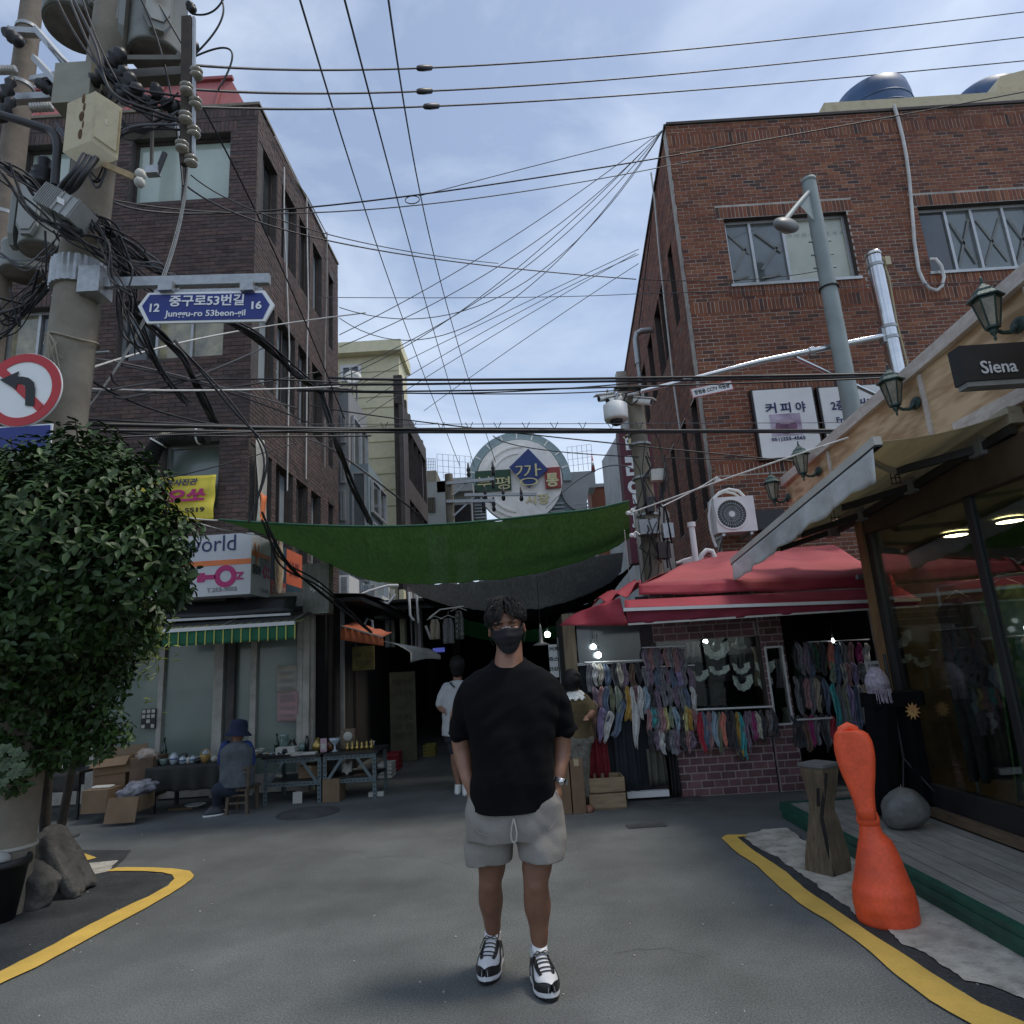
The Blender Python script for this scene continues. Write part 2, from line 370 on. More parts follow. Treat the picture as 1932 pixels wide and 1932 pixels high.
RBRICK=mat('red_brick',(.200,.072,.040),.85,var=.18,scale=14,bump=.4,bs=120,island=.3,hueisland=[(.30,.45,.70),(.95,.92,.9),(1.2,1.1,.9),(.55,.55,.6),(1.15,.95,.8),(.85,.85,.8),(1.45,1.5,1.2),(.7,.65,.6)],grime=((.10,.045,.035),.7,.4))
RMORT=mat('pale_mortar',(.46,.42,.37),.95,var=.2,bump=.4,grime=((.17,.14,.12),1.1,.6))
BLK=mat('black_rubber',(.012,.012,.013),.6,var=.2,bump=0)
BLKM=mat('black_metal',(.018,.018,.019),.45,var=.2,bump=.05)
DARK=mat('dark_interior',(.012,.011,.011),.9,var=.3,bump=0)  # near-black base: the shade inside alley and shops put into the colour
GREYM=mat('grey_metal',(.30,.31,.31),.45,metal=.5,var=.12,bump=.05,grime=((.16,.14,.12),4,.4))
GALV=mat('galvanised_steel',(.38,.39,.39),.42,metal=.7,var=.12,scale=20,bump=.08)
STEEL=mat('polished_steel',(.62,.62,.62),.16,metal=1,var=.08,bump=.03)
WHITE=mat('white_paint',(.72,.72,.70),.55,var=.06,bump=.05,grime=((.42,.40,.36),3,.35))
OFFW=mat('aged_white',(.52,.51,.46),.7,var=.1,bump=.1,grime=((.25,.23,.19),3,.5))
PORC=mat('porcelain',(.55,.53,.48),.2,var=.1,bump=0,coat=.5)
BEIGE=mat('beige_plastic',(.55,.47,.30),.6,var=.08,bump=.05,grime=((.22,.16,.09),6,.5))
CREAM=mat('cream_render',(.74,.69,.46),.9,var=.06,bump=.2,grime=((.46,.42,.28),.8,.3))
ALU=mat('aluminium',(.46,.46,.45),.4,metal=.6,var=.1,bump=.05)
DFRAME=mat('dark_frame',(.05,.036,.03),.6,var=.2,bump=.05)
CORD=mat('grey_cord',(.30,.29,.27),.8,var=.2,bump=0)
WCORD=mat('white_cord',(.62,.61,.58),.7,var=.15,bump=0)
def pane_mat(name,c,c2=None,sc_=1.2,rough=.08):return mat(name,c,rough,col2=c2,scale=sc_,var=.25,bump=.02,bs=3,coat=.4,spec=.8)
PGREEN=pane_mat('green_curtained_glass',(.34,.42,.36),(.46,.53,.46))
PDARK=pane_mat('dark_glass',(.025,.030,.032),(.055,.062,.062))
PGREY=pane_mat('grey_glass',(.10,.12,.12),(.17,.19,.19))
PSKY=pane_mat('painted_sky_glass',(.26,.31,.34),(.38,.43,.46),.7,.05)  # sky reflection painted in as a pale pane colour
PYEL=pane_mat('yellowed_glass',(.10,.10,.075),(.50,.44,.27),2.2)
PPAPER=pane_mat('papered_glass',(.40,.41,.31),(.52,.53,.42),1.4)
PFROST=pane_mat('frosted_green_glass',(.135,.175,.150),(.185,.235,.205),1.1,.3)
RED=mat('red_enamel',(.48,.025,.03),.45,var=.08,bump=.03)
NAVY=mat('navy_enamel',(.012,.028,.20),.4,var=.08,bump=.02)
WSIGN=mat('white_enamel',(.84,.84,.82),.45,var=.03,bump=.02)
BLACKP=mat('black_print',(.012,.012,.014),.5,var=0,bump=0)
WHITEP=mat('white_print',(.80,.80,.80),.5,var=0,bump=0)
GREYP=mat('grey_print',(.25,.25,.27),.5,var=0,bump=0)
NAVYP=mat('navy_print',(.02,.03,.12),.5,var=0,bump=0)
MAGP=mat('magenta_print',(.48,.02,.16),.5,var=0,bump=0)
ORP=mat('orange_print',(.78,.20,.05),.5,var=.05,bump=0)

# ---------------------------------------------------------------- ground
def flat(name,pts,z,m,kind='structure',parent=None,label=None,top=None):
    b=MB();vs=[V((p[0],p[1],z))for p in pts]
    a=sum(vs[i].x*vs[(i+1)%len(vs)].y-vs[(i+1)%len(vs)].x*vs[i].y for i in range(len(vs)))
    if a<0:vs.reverse()
    b.add(vs,[tuple(range(len(vs)))]);return b.build(name,m,parent,kind=kind)
def gp(conv,pts):return[atZ(*conv(*p))for p in pts]
def rough_edge(pts,amp,n=7):
    out_=[]
    for a,b in zip(pts,pts[1:]+pts[:1]):
        for i in range(n):
            p=lerp(V(a),V(b),i/n);q=noise.noise_vector(p*9)*amp+noise.noise_vector(p*31)*amp*.5;out_.append(V((p.x+q.x,p.y+q.y,0)))
    return out_
flat('road',[(-300,-300),(300,-300),(300,300),(-300,300)],0,ASPH)
def ZL(x,y):return(.34*x,1386+.34*y)
rl=gp(ZD,[(60,884),(34,902),(110,975),(235,1060),(350,1170),(480,1275),(640,1375),(830,1510),(1010,1670),(1190,1810),(1350,1905),(1560,2010),(1800,2110)])
rr=gp(ZD,[(178,884),(178,893),(122,897),(175,945),(270,1010),(390,1090),(490,1180),(650,1290),(840,1420),(1060,1560),(1270,1700),(1480,1830),(1717,1932),(1950,2020)])
flat('painted_line',rough_edge(rl+rr[::-1],.006,4),.009,YEL)
ll=gp(ZL,[(-600,1680),(-300,1535),(0,1390),(200,1300),(400,1190),(600,1080),(800,975),(920,905),(1000,855),(1060,812),(1078,785),(1050,762),(960,748),(850,743),(700,741),(640,745)])
lr=gp(ZL,[(590,764),(700,762),(800,763),(900,770),(955,783),(968,805),(930,845),(820,905),(700,960),(500,1060),(300,1170),(100,1270),(0,1322),(-300,1465),(-600,1600)])
flat('painted_line',rough_edge(ll+lr,.006,4),.009,YEL)
flat('painted_line',rough_edge(gp(ZL,[(300,640),(445,655),(535,688),(465,708),(320,680)]),.006,4),.009,YEL)
flat('worn_concrete_patch',rough_edge(gp(ZL,[(440,722),(655,700),(640,720),(600,762),(510,780),(430,760)]),.015,5),.005,VERGE)
v0=gp(ZD,[(165,905),(185,880),(270,855),(400,845),(500,920)]);v0+=[V((2.30,5.0,0)),V((2.30,1.5,0)),V((1.95,1.5,0))]
v0+=gp(ZD,[(1717,1795),(1580,1750),(1400,1700),(1260,1620),(1180,1560),(1040,1500),(950,1400),(800,1340),(740,1290),(600,1190),(520,1130),(400,1050),(300,990),(200,940)])
flat('concrete_verge',rough_edge(v0,.022,9),.010,VERGE)
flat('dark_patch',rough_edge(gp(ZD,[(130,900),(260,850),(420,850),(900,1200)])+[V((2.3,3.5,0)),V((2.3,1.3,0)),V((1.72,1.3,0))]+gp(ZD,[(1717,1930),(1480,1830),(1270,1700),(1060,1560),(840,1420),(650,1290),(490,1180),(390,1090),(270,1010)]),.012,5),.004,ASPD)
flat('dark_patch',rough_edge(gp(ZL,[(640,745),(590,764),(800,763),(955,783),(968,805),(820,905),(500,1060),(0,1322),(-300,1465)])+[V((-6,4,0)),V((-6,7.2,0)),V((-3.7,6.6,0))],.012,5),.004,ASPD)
cr=MB()
for pts in(((640,1600),(700,1618),(790,1612),(870,1640)),((1090,1560),(1180,1585),(1300,1580)),((1160,1800),(1250,1790),(1340,1812))):
    P_=[atZ(*p)for p in pts];L=[];Rr_=[]
    for a,b in zip(P_,P_[1:]):
        for i in range(14):p=a.lerp(b,i/14);n_=noise.noise_vector(p*5)*.05+noise.noise_vector(p*17)*.02;w_=.0010+.0015*abs(noise.noise(p*9));p=p+V((n_.x,n_.y,0));L.append(V((p.x,p.y-w_,.0025)));Rr_.append(V((p.x,p.y+w_,.0025)))
    k=len(L);cr.add(L+Rr_,[(i,i+1,k+i+1,k+i)for i in range(k-1)])
cr.build('road_crack',mat('crack_dark',(.03,.03,.03),.95,var=.2,bump=0),kind='structure')
gv=MB()
for k in range(70):
    q=atZ(R.uniform(0,1900),R.uniform(1560,1932));gv.ball((q.x,q.y,.003),R.uniform(.003,.008),R.uniform(.003,.007),.004,6,4)
gv.build('grit',mat('pale_grit',(.36,.35,.33),.9,var=.3,scale=40,bump=0),kind='stuff')
IRON=mat('cast_iron',(.075,.076,.076),.7,var=.25,bump=.6,bs=40)
def manhole(c,r,label):
    t=thing('manhole_cover',label,'manhole cover',(c.x,c.y,0))
    MB().lathe((c.x,c.y,0),[(r,.0),(r,.008),(r*.94,.0085),(r*.94,.006)],32,sm=False).build('rim',IRON,t)
    b=MB().lathe((c.x,c.y,0),[(r*.92,.001),(r*.92,.008)],32,sm=False)
    for i in range(-4,5):
        h=(r*.8)**2-(i*r*.19)**2
        if h>0:h=math.sqrt(h);b.box(c.x-h,c.x+h,c.y+i*r*.19-.008,c.y+i*r*.19+.008,.008,.0105)
    b.build('lid',IRON,t)
manhole(atZ(*ZL(1710,436)),.34,'round iron manhole cover in the road before the metal rack tables')
c=atZ(*ZB(582,1257));b=MB().box(c.x-.17,c.x+.17,c.y-.07,c.y+.07,.0,.009)
for i in range(5):b.box(c.x-.15+i*.065,c.x-.11+i*.065,c.y-.05,c.y+.05,.009,.012)
tag(b.build('drain_cover',IRON),'small dark oblong drain cover in the road to the right of the standing man','drain cover')
c=atZ(*ZB(670,1123));b=MB().box(c.x-.42,c.x+.42,c.y-.12,c.y+.12,.0,.012)
tag(b.build('iron_plate',IRON),'long flat dark plate lying on the road in front of the scarf stall','plate')

# ---------------------------------------------------------------- left brick building
LY,LX=9.2,-3.80
ADIR=V((.02,1,0)).normalized()
LF=Wall((LX,LY,0),(-1,0,0),(0,-1,0));LF.u=V((1,0,0))
LS=Wall((LX,LY,0),ADIR,(ADIR.y,-ADIR.x,0))
LTOP=10.80;LLEN=4.55
lb=thing('brick_building','plum brown brick building with a pink rooftop band at the left of the alley','building',(LX-3,LY+2,0))
def rect(wall,conv,x0,y0,x1,y1,off=0):
    a=wall.hit(*conv(x0,y0),off);b=wall.hit(*conv(x1,y1),off);return(min(a[0],b[0]),max(a[0],b[0]),min(a[1],b[1]),max(a[1],b[1]))
lw=[rect(LF,Z1,735,765,1268,1095),rect(LF,Z1,135,810,587,1110)]
r2=rect(LF,Z2,665,175,1235,470);lw+=[r2,(lw[1][0],lw[1][1],r2[2],r2[3])]
r3=rect(LF,Z2,905,960,1205,1320);lw+=[r3]
lf_open=lw+[(-4.9,.05,0,2.62)]
brick_wall(LF,-6.5,0,.0,LTOP,lf_open,[(-6.5,0,LTOP-.2,LTOP-.01)]+[(a-.1,b+.1,d+.005,d+.2)for a,b,c_,d in lw[:4]],LBRICK,LMORT,lb,singles=180)
top=[rect(LS,Z1,*q)for q in((1437,785,1532,1290),(1565,1015,1641,1460),(1660,1190,1716,1585),(1735,1325,1784,1695))]
mid=[rect(LS,Z2,*q)for q in((1408,100,1516,605),(1540,245,1633,700),(1655,395,1713,790),(1730,490,1786,860))]
low=[rect(LS,Z2,*q)for q in((1387,955,1501,1400),(1530,1070,1621,1460),(1645,1140,1705,1480),(1725,1205,1778,1500))]
rows=[]
for row in(top,mid,low):
    zt=sum(r[3]for r in row)/4;zb=zt-1.5
    rows.append([(a,b,zb,zt)for(a,b,_,_)in row])
az=rect(LS,Z1,1822,1515,1846,1900)
arch=[(az[0],az[1],rows[0][0][2]-.3,rows[0][0][3]-.1),(az[0],az[1],rows[1][0][2]-.3,rows[1][0][3]),(az[0],az[1],rows[2][0][2]-.2,rows[2][0][3])]
ls_open=[r for row in rows for r in row]+arch
brick_wall(LS,0,LLEN,2.4,LTOP,ls_open,[],LBRICK,LMORT,lb,singles=118)
b=MB();b.ob(LS.p(0,0,-.1),LS.u*LLEN,(0,0,2.4),-LS.n*.1);b.build('lower_wall',LMORT,lb)
b=MB();P=lambda x,y,z:(x,y,z)
b.box(LX-6.4,LX-.3,LY+LLEN-.3,LY+LLEN,0,LTOP);b.box(LX-6.5,LX-.3,LY+.27,LY+LLEN-.3,LTOP-.4,LTOP-.2);b.box(LX-6.5,LX-6.3,LY+.27,LY+LLEN-.3,0,LTOP-.4)
b.build('rear_walls',LMORT,lb)
b=MB();b.ob(LF.p(-6.5,LTOP-.005,.03),(6.53,0,0),(0,.33,0),(0,0,.05));b.ob(LS.p(.0,LTOP-.005,.03),LS.u*LLEN,-LS.n*.3,(0,0,.05));b.build('coping',CONC,lb)
wp={0:PGREEN,1:PGREEN,2:[PDARK,PYEL,PYEL],3:[PYEL,PDARK,PDARK],4:[PFROST]}
for i,r in enumerate(lw):
    window(LF,*r,lb,DFRAME if i<2 else ALU,wp[i],n=2 if i<2 else(3 if i<4 else 1),rec=.13,reveal=LMORT,fw=.045)
for j,row in enumerate(rows):
    for i,r in enumerate(row):window(LS,*r,lb,DFRAME,[PDARK,PSKY]if(i+j)%2 else[PSKY,PDARK],n=2,rec=.09,reveal=LMORT,fw=.04)
for i,r in enumerate(arch):
    window(LS,*r,lb,DFRAME,PDARK,n=1,rec=.1,reveal=LMORT,fw=.035)
    # brick arch head
    cx_=(r[0]+r[1])/2;rad=(r[1]-r[0])/2+.02;pts=[LS.p(cx_+rad*cos(a),r[3]-.02+rad*sin(a)*.9,.016)for a in[pi*k/8 for k in range(9)]]
    solid('arch_head',DFRAME,lb,pts,LS.n*.02)
# pink roof band, sloping back
PINK=mat('pink_roof',(.36,.105,.105),.7,var=.12,scale=2,bump=.15,grime=((.26,.09,.085),1.6,.5))
b=MB();zt=12.0
b.add([(LX-7.4,LY+.28,LTOP+.045),(LX-.22,LY+.28,LTOP+.045),(LX-.75,LY+.62,zt),(LX-7.4,LY+.62,zt),(LX-7.4,LY+3.6,LTOP+.045),(LX-.22,LY+3.6,LTOP+.045),(LX-.75,LY+3.2,zt),(LX-7.4,LY+3.2,zt)],
      [(0,1,2,3),(1,5,6,2),(5,4,7,6),(4,0,3,7),(3,2,6,7),(4,5,1,0)]);b.build('roof_band',PINK,lb)
b=MB()
for k in range(13):x=LX-.9-k*.52;b.bar((x,LY+.26,LTOP+.05),(x-.0,LY+.60,zt+.02),.03,.03)
b.bar((LX-7.4,LY+.6,zt+.03),(LX-.72,LY+.6,zt+.03),.08,.06);b.build('roof_ribs',PINK,lb,kind='stuff')
# dark canopy and shopfront of the ground floor
b=MB();b.box(LX-4.7,LX+.02,LY-.62,LY-.02,2.62,2.80);b.box(LX+.02,LX+1.0,LY-.02,LY+.4,2.30,2.42);b.build('canopy',BLKM,lb)
shopw=Wall((LX,LY+.06,0),(1,0,0),(0,-1,0))
FR=mat('chalky_frame',(.42,.40,.35),.7,var=.12,scale=7,bump=.15,grime=((.20,.17,.13),5,.5))
pans=[(560,878),(905,1185),(1240,1390),(1422,1650)]
sf=MB();edges=[]
for a_,b2_ in pans:
    x0=shopw.hit(*Z3(a_,900))[0];x1=shopw.hit(*Z3(b2_,900))[0];edges.append((x0,x1))
g0=None
for i,(x0,x1)in enumerate(edges):
    g=MB();g.ob(shopw.p(x0,.25,-.03),(x1-x0,0,0),(0,0,2.3),(0,.01,0));g.build('glass_panel',PFROST,lb)
for(x0,x1)in zip([edges[0][0]-.12]+[e[1]for e in edges],[e[0]for e in edges]+[edges[-1][1]+.17]):
    f=MB();wd=x1-x0
    if wd>.13:
        f.ob(shopw.p(x0,.0,.03),(wd*.44,0,0),(0,0,2.6),(0,.1,0));f.ob(shopw.p(x0+wd*.5,.0,.05),(wd*.5,0,0),(0,0,2.6),(0,.1,0))
    else:f.ob(shopw.p(x0,.0,.03),(wd,0,0),(0,0,2.6),(0,.1,0))
    f.build('door_post',FR,lb)
f=MB();x0,x1=edges[0][0]-.6,edges[-1][1]+.17;f.ob(shopw.p(x0,.02,.0),(x1-x0,0,0),(0,0,.23),(0,.1,0));f.build('door_rail',FR,lb);f=MB();f.ob(shopw.p(x0,2.52,.04),(x1-x0,0,0),(0,0,.1),(0,.12,0));f.build('door_rail',FR,lb)
f=MB();f.box(LX-4.9,LX-.2,LY+.4,LY+.45,0,2.6);f.build('inner_wall',DARK,lb)
# two notices and a lock box on the glass
for(q,c_,lab)in(((1540,690,1650,835),(.36,.33,.27),'faded cream handwritten notice, the upper of two on the shop glass'),((1543,838,1655,995),(.42,.27,.26),'faded pink handwritten notice, the lower of two on the shop glass')):
    r=rect(shopw,Z3,*q,.02);t=thing('paper_notice',lab,'notice',shopw.p(r[0],r[2],.02))
    MB().sheet(lambda u,v:shopw.p(lerp(r[0],r[1],u),lerp(r[2],r[3],v),.034+.008*sin(u*5+v*3)),6,6,.003).build('sheet',mat('paper_'+lab[6:11].strip(),c_,.9,var=.06,bump=.1),t)
    for k in range(4):text('고가구 골동품 수리' if k%2 else '도자기 판매 문의',shopw.p(r[0]+.03,r[3]-.13-k*.1,.052),(1,0,0),(0,0,1),r[1]-r[0]-.07,.05,GREYP,t,th=.002)
r=rect(shopw,Z3,800,930,872,1035);t=thing('lattice_box','dark box with a white lattice front hung on the shop glass','box',shopw.p(r[0],r[2],.05))
MB().ob(shopw.p(r[0],r[2],.06),(r[1]-r[0],0,0),(0,0,r[3]-r[2]),(0,.05,0)).build('case',BLKM,t)
w_,h_=(r[1]-r[0])/3,(r[3]-r[2])/4
for(i,j)in((0,0),(2,0),(0,2),(2,2),(1,1),(1,3),(0,3),(2,3),(1,2)):
    MB().ob(shopw.p(r[0]+i*w_+.01,r[2]+j*h_+.01,.063),(w_*.7,0,0),(0,0,h_*.7),(0,.004,0)).build('lattice_square',OFFW,t)
# green striped awning
GAWN=mat('green_awning',(.02,.13,.065),.8,var=.15,bump=.1);YST=mat('yellow_stripe',(.50,.50,.12),.8,var=.1,bump=.05)
aw=thing('striped_awning','low green awning with thin yellow stripes over the frosted shopfront','awning',(-4.2,8.4,2.1))
AY=8.35;pL,pR=at(*Z3(700,512),AY),at(*Z3(1640,452),AY);zL,zR=pL.z,pR.z;dz=.17
pW=LY-.06
top_=lambda u,v:V((lerp(pL.x,pR.x,u),lerp(AY,pW,v),lerp(zL,zR,u)+v*.22))
MB().sheet(top_,24,4,.006).build('canopy_cloth',mat('grey_tarpaulin',(.055,.055,.055),.7,var=.2,bump=.2),aw)
MB().sheet(lambda u,v:V((lerp(pL.x,pR.x,u),AY-.012+.012*sin(u*60)*(1-v),lerp(zL,zR,u)-.015-(1-v)*(dz+.012*abs(sin(u*pi*19))))),76,5,.004).build('valance',GAWN,aw)
st_=MB();n_=19
for k in range(n_+1):
    u=k/n_;x=lerp(pL.x,pR.x,u);st_.ob((x-.007,AY-.026,lerp(zL,zR,u)-.03-dz),(.014,0,0),(0,0,dz+.01),(0,.004,0));st_.bar((x,AY-.02,lerp(zL,zR,u)+.01),(x+.06,AY+.16,lerp(zL,zR,u)+.055),.014,.004)
st_.build('stripes',YST,aw,kind='stuff')
MB().bar(pL+V((0,-.02,0)),pR+V((0,-.02,0)),.035,.045).build('front_rail',WHITE,aw)
q0,q1=at(*Z3(930,440),8.75),at(*Z3(1612,403),8.75)
MB().bar(q0,q1,.03,.03).build('rear_rail',WHITE,aw)
b=MB()
for u in(.1,.55,.97):x=lerp(pL.x,pR.x,u);b.bar((x,AY,lerp(zL,zR,u)),(x,pW,lerp(zL,zR,u)+.22),.025,.025)
b.build('arms',GREYM,aw)
MB().sheet(lambda u,v:V((lerp(q0.x-.5,q1.x+.05,u),lerp(8.74,LY-.64+.3,v),lerp(q0.z,q1.z,u)+.02+v*.22+.01*sin(u*9))),12,3,.006).build('upper_cloth',BLKM,aw)
# corner sign box
PANEL=mat('sign_vinyl',(.60,.61,.63),.5,var=.04,bump=.04,grime=((.42,.42,.43),1.5,.35))
SY=8.55;SW=Wall((0,SY,0),(1,0,0),(0,-1,0))
sr=rect(SW,Z2,900,1400,1395,1400);z1_=SW.hit(*Z2(1395,1452))[1];z0_=SW.hit(*Z3(1390,290))[1];xr=SW.hit(*Z3(1391,200))[0];xl=xr-2.3
sb=thing('shop_sign','white corner sign box with navy lettering and an orange stripe over the green awning','sign',(xr,SY,z0_))
SS=Wall((xr,SY,0),ADIR,(ADIR.y,-ADIR.x,0));s_len=SS.hit(*Z3(1500,200))[0]
MB().box(xl,xr,SY,SY+.3,z0_,z1_).build('case',PANEL,sb)
b=MB();b.ob(SS.p(.302,z0_,0),SS.u*(s_len-.302),-SS.n*.25,(0,0,z1_-z0_));b.build('side_case',PANEL,sb)
Wd=V((1,0,0));Zd=V((0,0,1))
def trect(wall,conv,x0,y0,x1,y1,off=0):  # box of level lettering: the picture tilts, the wall does not
    t=min(.06*(x1-x0),(y1-y0)*.12)/2;xm=(x0+x1)/2;a=wall.hit(*conv(xm,y0+t),off);b=wall.hit(*conv(xm,y1-t),off);w_=abs(wall.hit(*conv(x1,y1),off)[0]-wall.hit(*conv(x0,y1),off)[0]);c=(a[0]+b[0])/2
    return c-w_/2,c+w_/2,b[1],a[1]
def stext(body,wall,conv,x0,y0,x1,y1,m,parent,off=.004,**k):
    r=trect(wall,conv,x0,y0,x1,y1);return text(body,wall.p(r[0],r[2],off),wall.u,(0,0,1),r[1]-r[0],r[3]-r[2],m,parent,**k)
stext('SK world',SW,Z2,870,1470,1310,1570,NAVYP,sb)
stext('SHOW',SW,Z3,890,165,1085,225,MAGP,sb,bold=.03)
r=rect(SW,Z3,980,100,1391,135);
MB().ob(SW.p(xl,r[2]+.03,.004),(xr-xl,0,0),(0,0,.07),(0,.004,0)).build('orange_stripe',ORP,sb)
cz=SW.hit(*Z3(1252,193));ro=.15
def ring(c_,wall,r0,r1,m,parent,name='ring',off=.006,n=32,th=.006):
    b=MB();vs=[]
    for o_ in(off,off-th):
        for rr_ in(r0,r1):
            vs+=[wall.p(c_[0]+rr_*cos(2*pi*i/n),c_[1]+rr_*sin(2*pi*i/n),o_)for i in range(n)]
    fs=[]
    for i in range(n):
        j=(i+1)%n;fs+=[(i,n+i,n+j,j),(2*n+j,3*n+j,3*n+i,2*n+i),(n+i,3*n+i,3*n+j,n+j),(j,2*n+j,2*n+i,i)]
    if wall.u.cross(V((0,0,1))).dot(wall.n)<0:fs=[f[::-1]for f in fs]
    b.add(vs,fs,0);return b.build(name,m,parent)
ring(cz,SW,.075,.145,MAGP,sb,'round_mark')
b=MB();b.ob(SW.p(cz[0]-.30,cz[1]-.03,.006),(.17,0,0),(0,0,.06),(0,.004,0));b.ob(SW.p(cz[0]-.37,cz[1]-.06,.007),(.1,0,0),(0,0,.12),(0,.004,0));b.ob(SW.p(cz[0]-.5,cz[1]-.02,.006),(.05,0,0),(0,0,.05),(0,.004,0));b.build('link_mark',MAGP,sb)
stext('Z',SW,Z3,1305,168,1355,213,MAGP,sb,bold=.04)
stext('T.255-9002',SW,Z3,1148,253,1315,280,GREYP,sb,bold=.02)
# side faces of the corner sign
def sidepanel(x0,x1,name,m,zz0,zz1):
    a0=SS.hit(*Z3(x0,200))[0];a1=SS.hit(*Z3(x1,200))[0];b=MB();b.ob(SS.p(a0+.004,zz0,.0),SS.u*(a1-a0-.008),-SS.n*.2,(0,0,zz1-zz0));return a0,a1,b.build(name,m,sb)
a0=.02;a1=s_len
text('world',SS.p(lerp(a0,a1,.42),z1_-.42,.004),SS.u,Zd,(a1-a0)*.52,.2,GREYP,sb)
text('V',SS.p(lerp(a0,a1,.1),z1_-.42,.004),SS.u,Zd,(a1-a0)*.25,.3,ORP,sb)
b=MB();b.ob(SS.p(a0+.0,z0_+.52,.005),SS.u*(a1-a0-.0),(0,0,.06),-SS.n*.004);b.build('orange_stripe',ORP,sb)
text('SHOW',SS.p(lerp(a0,a1,.05),z0_+.27,.004),SS.u,Zd,(a1-a0)*.42,.13,BLACKP,sb,bold=.03)
text('·O',SS.p(lerp(a0,a1,.52),z0_+.25,.005),SS.u,Zd,(a1-a0)*.26,.18,MAGP,sb,bold=.05)
text('Z',SS.p(lerp(a0,a1,.82),z0_+.27,.005),SS.u,Zd,(a1-a0)*.14,.13,MAGP,sb,bold=.05)
text('T.255-9002',SS.p(lerp(a0,a1,.45),z0_+.06,.004),SS.u,Zd,(a1-a0)*.45,.05,GREYP,sb)
TEAL=mat('deep_teal_vinyl',(.018,.05,.07),.5,var=.1,bump=0);ORV=mat('orange_vinyl',(.62,.13,.05),.5,var=.06,bump=0);RDV=mat('brick_red_vinyl',(.35,.07,.05),.5,var=.06,bump=0)
cs=thing('cafe_sign','teal and orange sign panels with a coffee cup beside the white corner sign','sign',SS.p(s_len,z0_,0))
sb_,sb=sb,cs
t0,t1,_=sidepanel(1503,1588,'teal_panel',TEAL,z0_+.28,z1_)
b=MB();b.ob(SS.p(t0+.004,z0_,0),SS.u*(t1-t0-.008),-SS.n*.2,(0,0,.276));b.build('red_panel',RDV,cs)
text('디저트&커피',SS.p(t0+.05,z0_+.07,.004),SS.u,Zd,t1-t0-.1,.14,OFFW,cs)
o0_,o1_,_=sidepanel(1588,1676,'orange_panel',ORV,z0_+.28,z1_)
b=MB();b.ob(SS.p(o0_+.004,z0_,0),SS.u*(o1_-o0_-.008),-SS.n*.2,(0,0,.276));b.build('navy_panel',TEAL,cs)
text('UNIT',SS.p(lerp(o0_,o1_,.2),lerp(z0_,z1_,.52),.004),SS.u,Zd,(o1_-o0_)*.6,.22,RDV,cs,bold=.02)
text('카페 디저트',SS.p(lerp(o0_,o1_,.15),z0_+.1,.004),SS.u,Zd,(o1_-o0_)*.65,.07,GREYM,cs)
cc_=(lerp(t0,t1,.5),lerp(z0_,z1_,.62))
def disc(c_,wall,rx,rz,m,parent,name,off=.005,n=28,th=.005):
    return solid(name,m,parent,[wall.p(c_[0]+rx*cos(2*pi*i/n),c_[1]+rz*sin(2*pi*i/n),off)for i in range(n)],-wall.n*th)
disc(cc_,SS,(t1-t0)*.3,.40,mat('coffee_cup_print',(.42,.26,.13),.5,col2=(.75,.66,.5),scale=9,bump=0),cs,'cup_picture',.007)
disc(cc_,SS,(t1-t0)*.2,.28,mat('coffee_foam_print',(.62,.48,.3),.5,col2=(.36,.2,.09),scale=12,bump=0),cs,'foam_picture',.010)
sb=sb_
# yellow banner on the facade
bn=thing('yellow_banner','crumpled yellow vinyl banner with magenta lettering below the hose','banner',LF.p(-1.2,4,.08))
BW=Wall((0,LY-.10,0),(1,0,0),(0,-1,0));br=rect(BW,Z2,600,1140,1185,1382)
zt0=BW.hit(*Z2(1185,1128))[1];zt1=BW.hit(*Z2(850,1158))[1]
BV=mat('yellow_vinyl',(.70,.58,.06),.55,var=.06,bump=.1)
fold=lambda u,v:.02*sin(u*11+v*4)+.012*sin(v*13-u*5)
MB().sheet(lambda u,v:V((lerp(br[0],br[1],u),LY-.10+fold(u,v),lerp(br[2]+.03*(1-u),zt0-.02*(1-u)+.0,v))),20,14,.003).build('vinyl',BV,bn)
def btext(body,x0,y0,x1,y1,m,**k):
    r=trect(BW,Z2,x0,y0,x1,y1);text(body,BW.p(r[0],r[2],.036),Wd,Zd,r[1]-r[0],r[3]-r[2],m,bn,**k)
btext('셀프사진관',885,1158,1105,1200,NAVYP,bold=.03,shear=.25);btext('포오쏘',810,1215,1150,1290,MAGP,bold=.05,shear=.2);btext('010-2255-5519',800,1322,1140,1352,BLACKP,bold=.03)
wb=thing('hanging_banner','narrow white banner with orange print at the corner of the plum brick wall','banner',LS.p(.1,4,.1))
MB().sheet(lambda u,v:LS.p(lerp(.05,.55-.3*v,u),lerp(3.6,4.95,v),.12+.03*sin(v*5+u*4)),6,10,.003).build('vinyl',OFFW,wb)
MB().sheet(lambda u,v:LS.p(lerp(.12,.42,u),lerp(3.7,4.15,v),.13+.03*sin((v*.33+.07)*5+u*4)),4,4,.003).build('orange_print',ORP,wb)
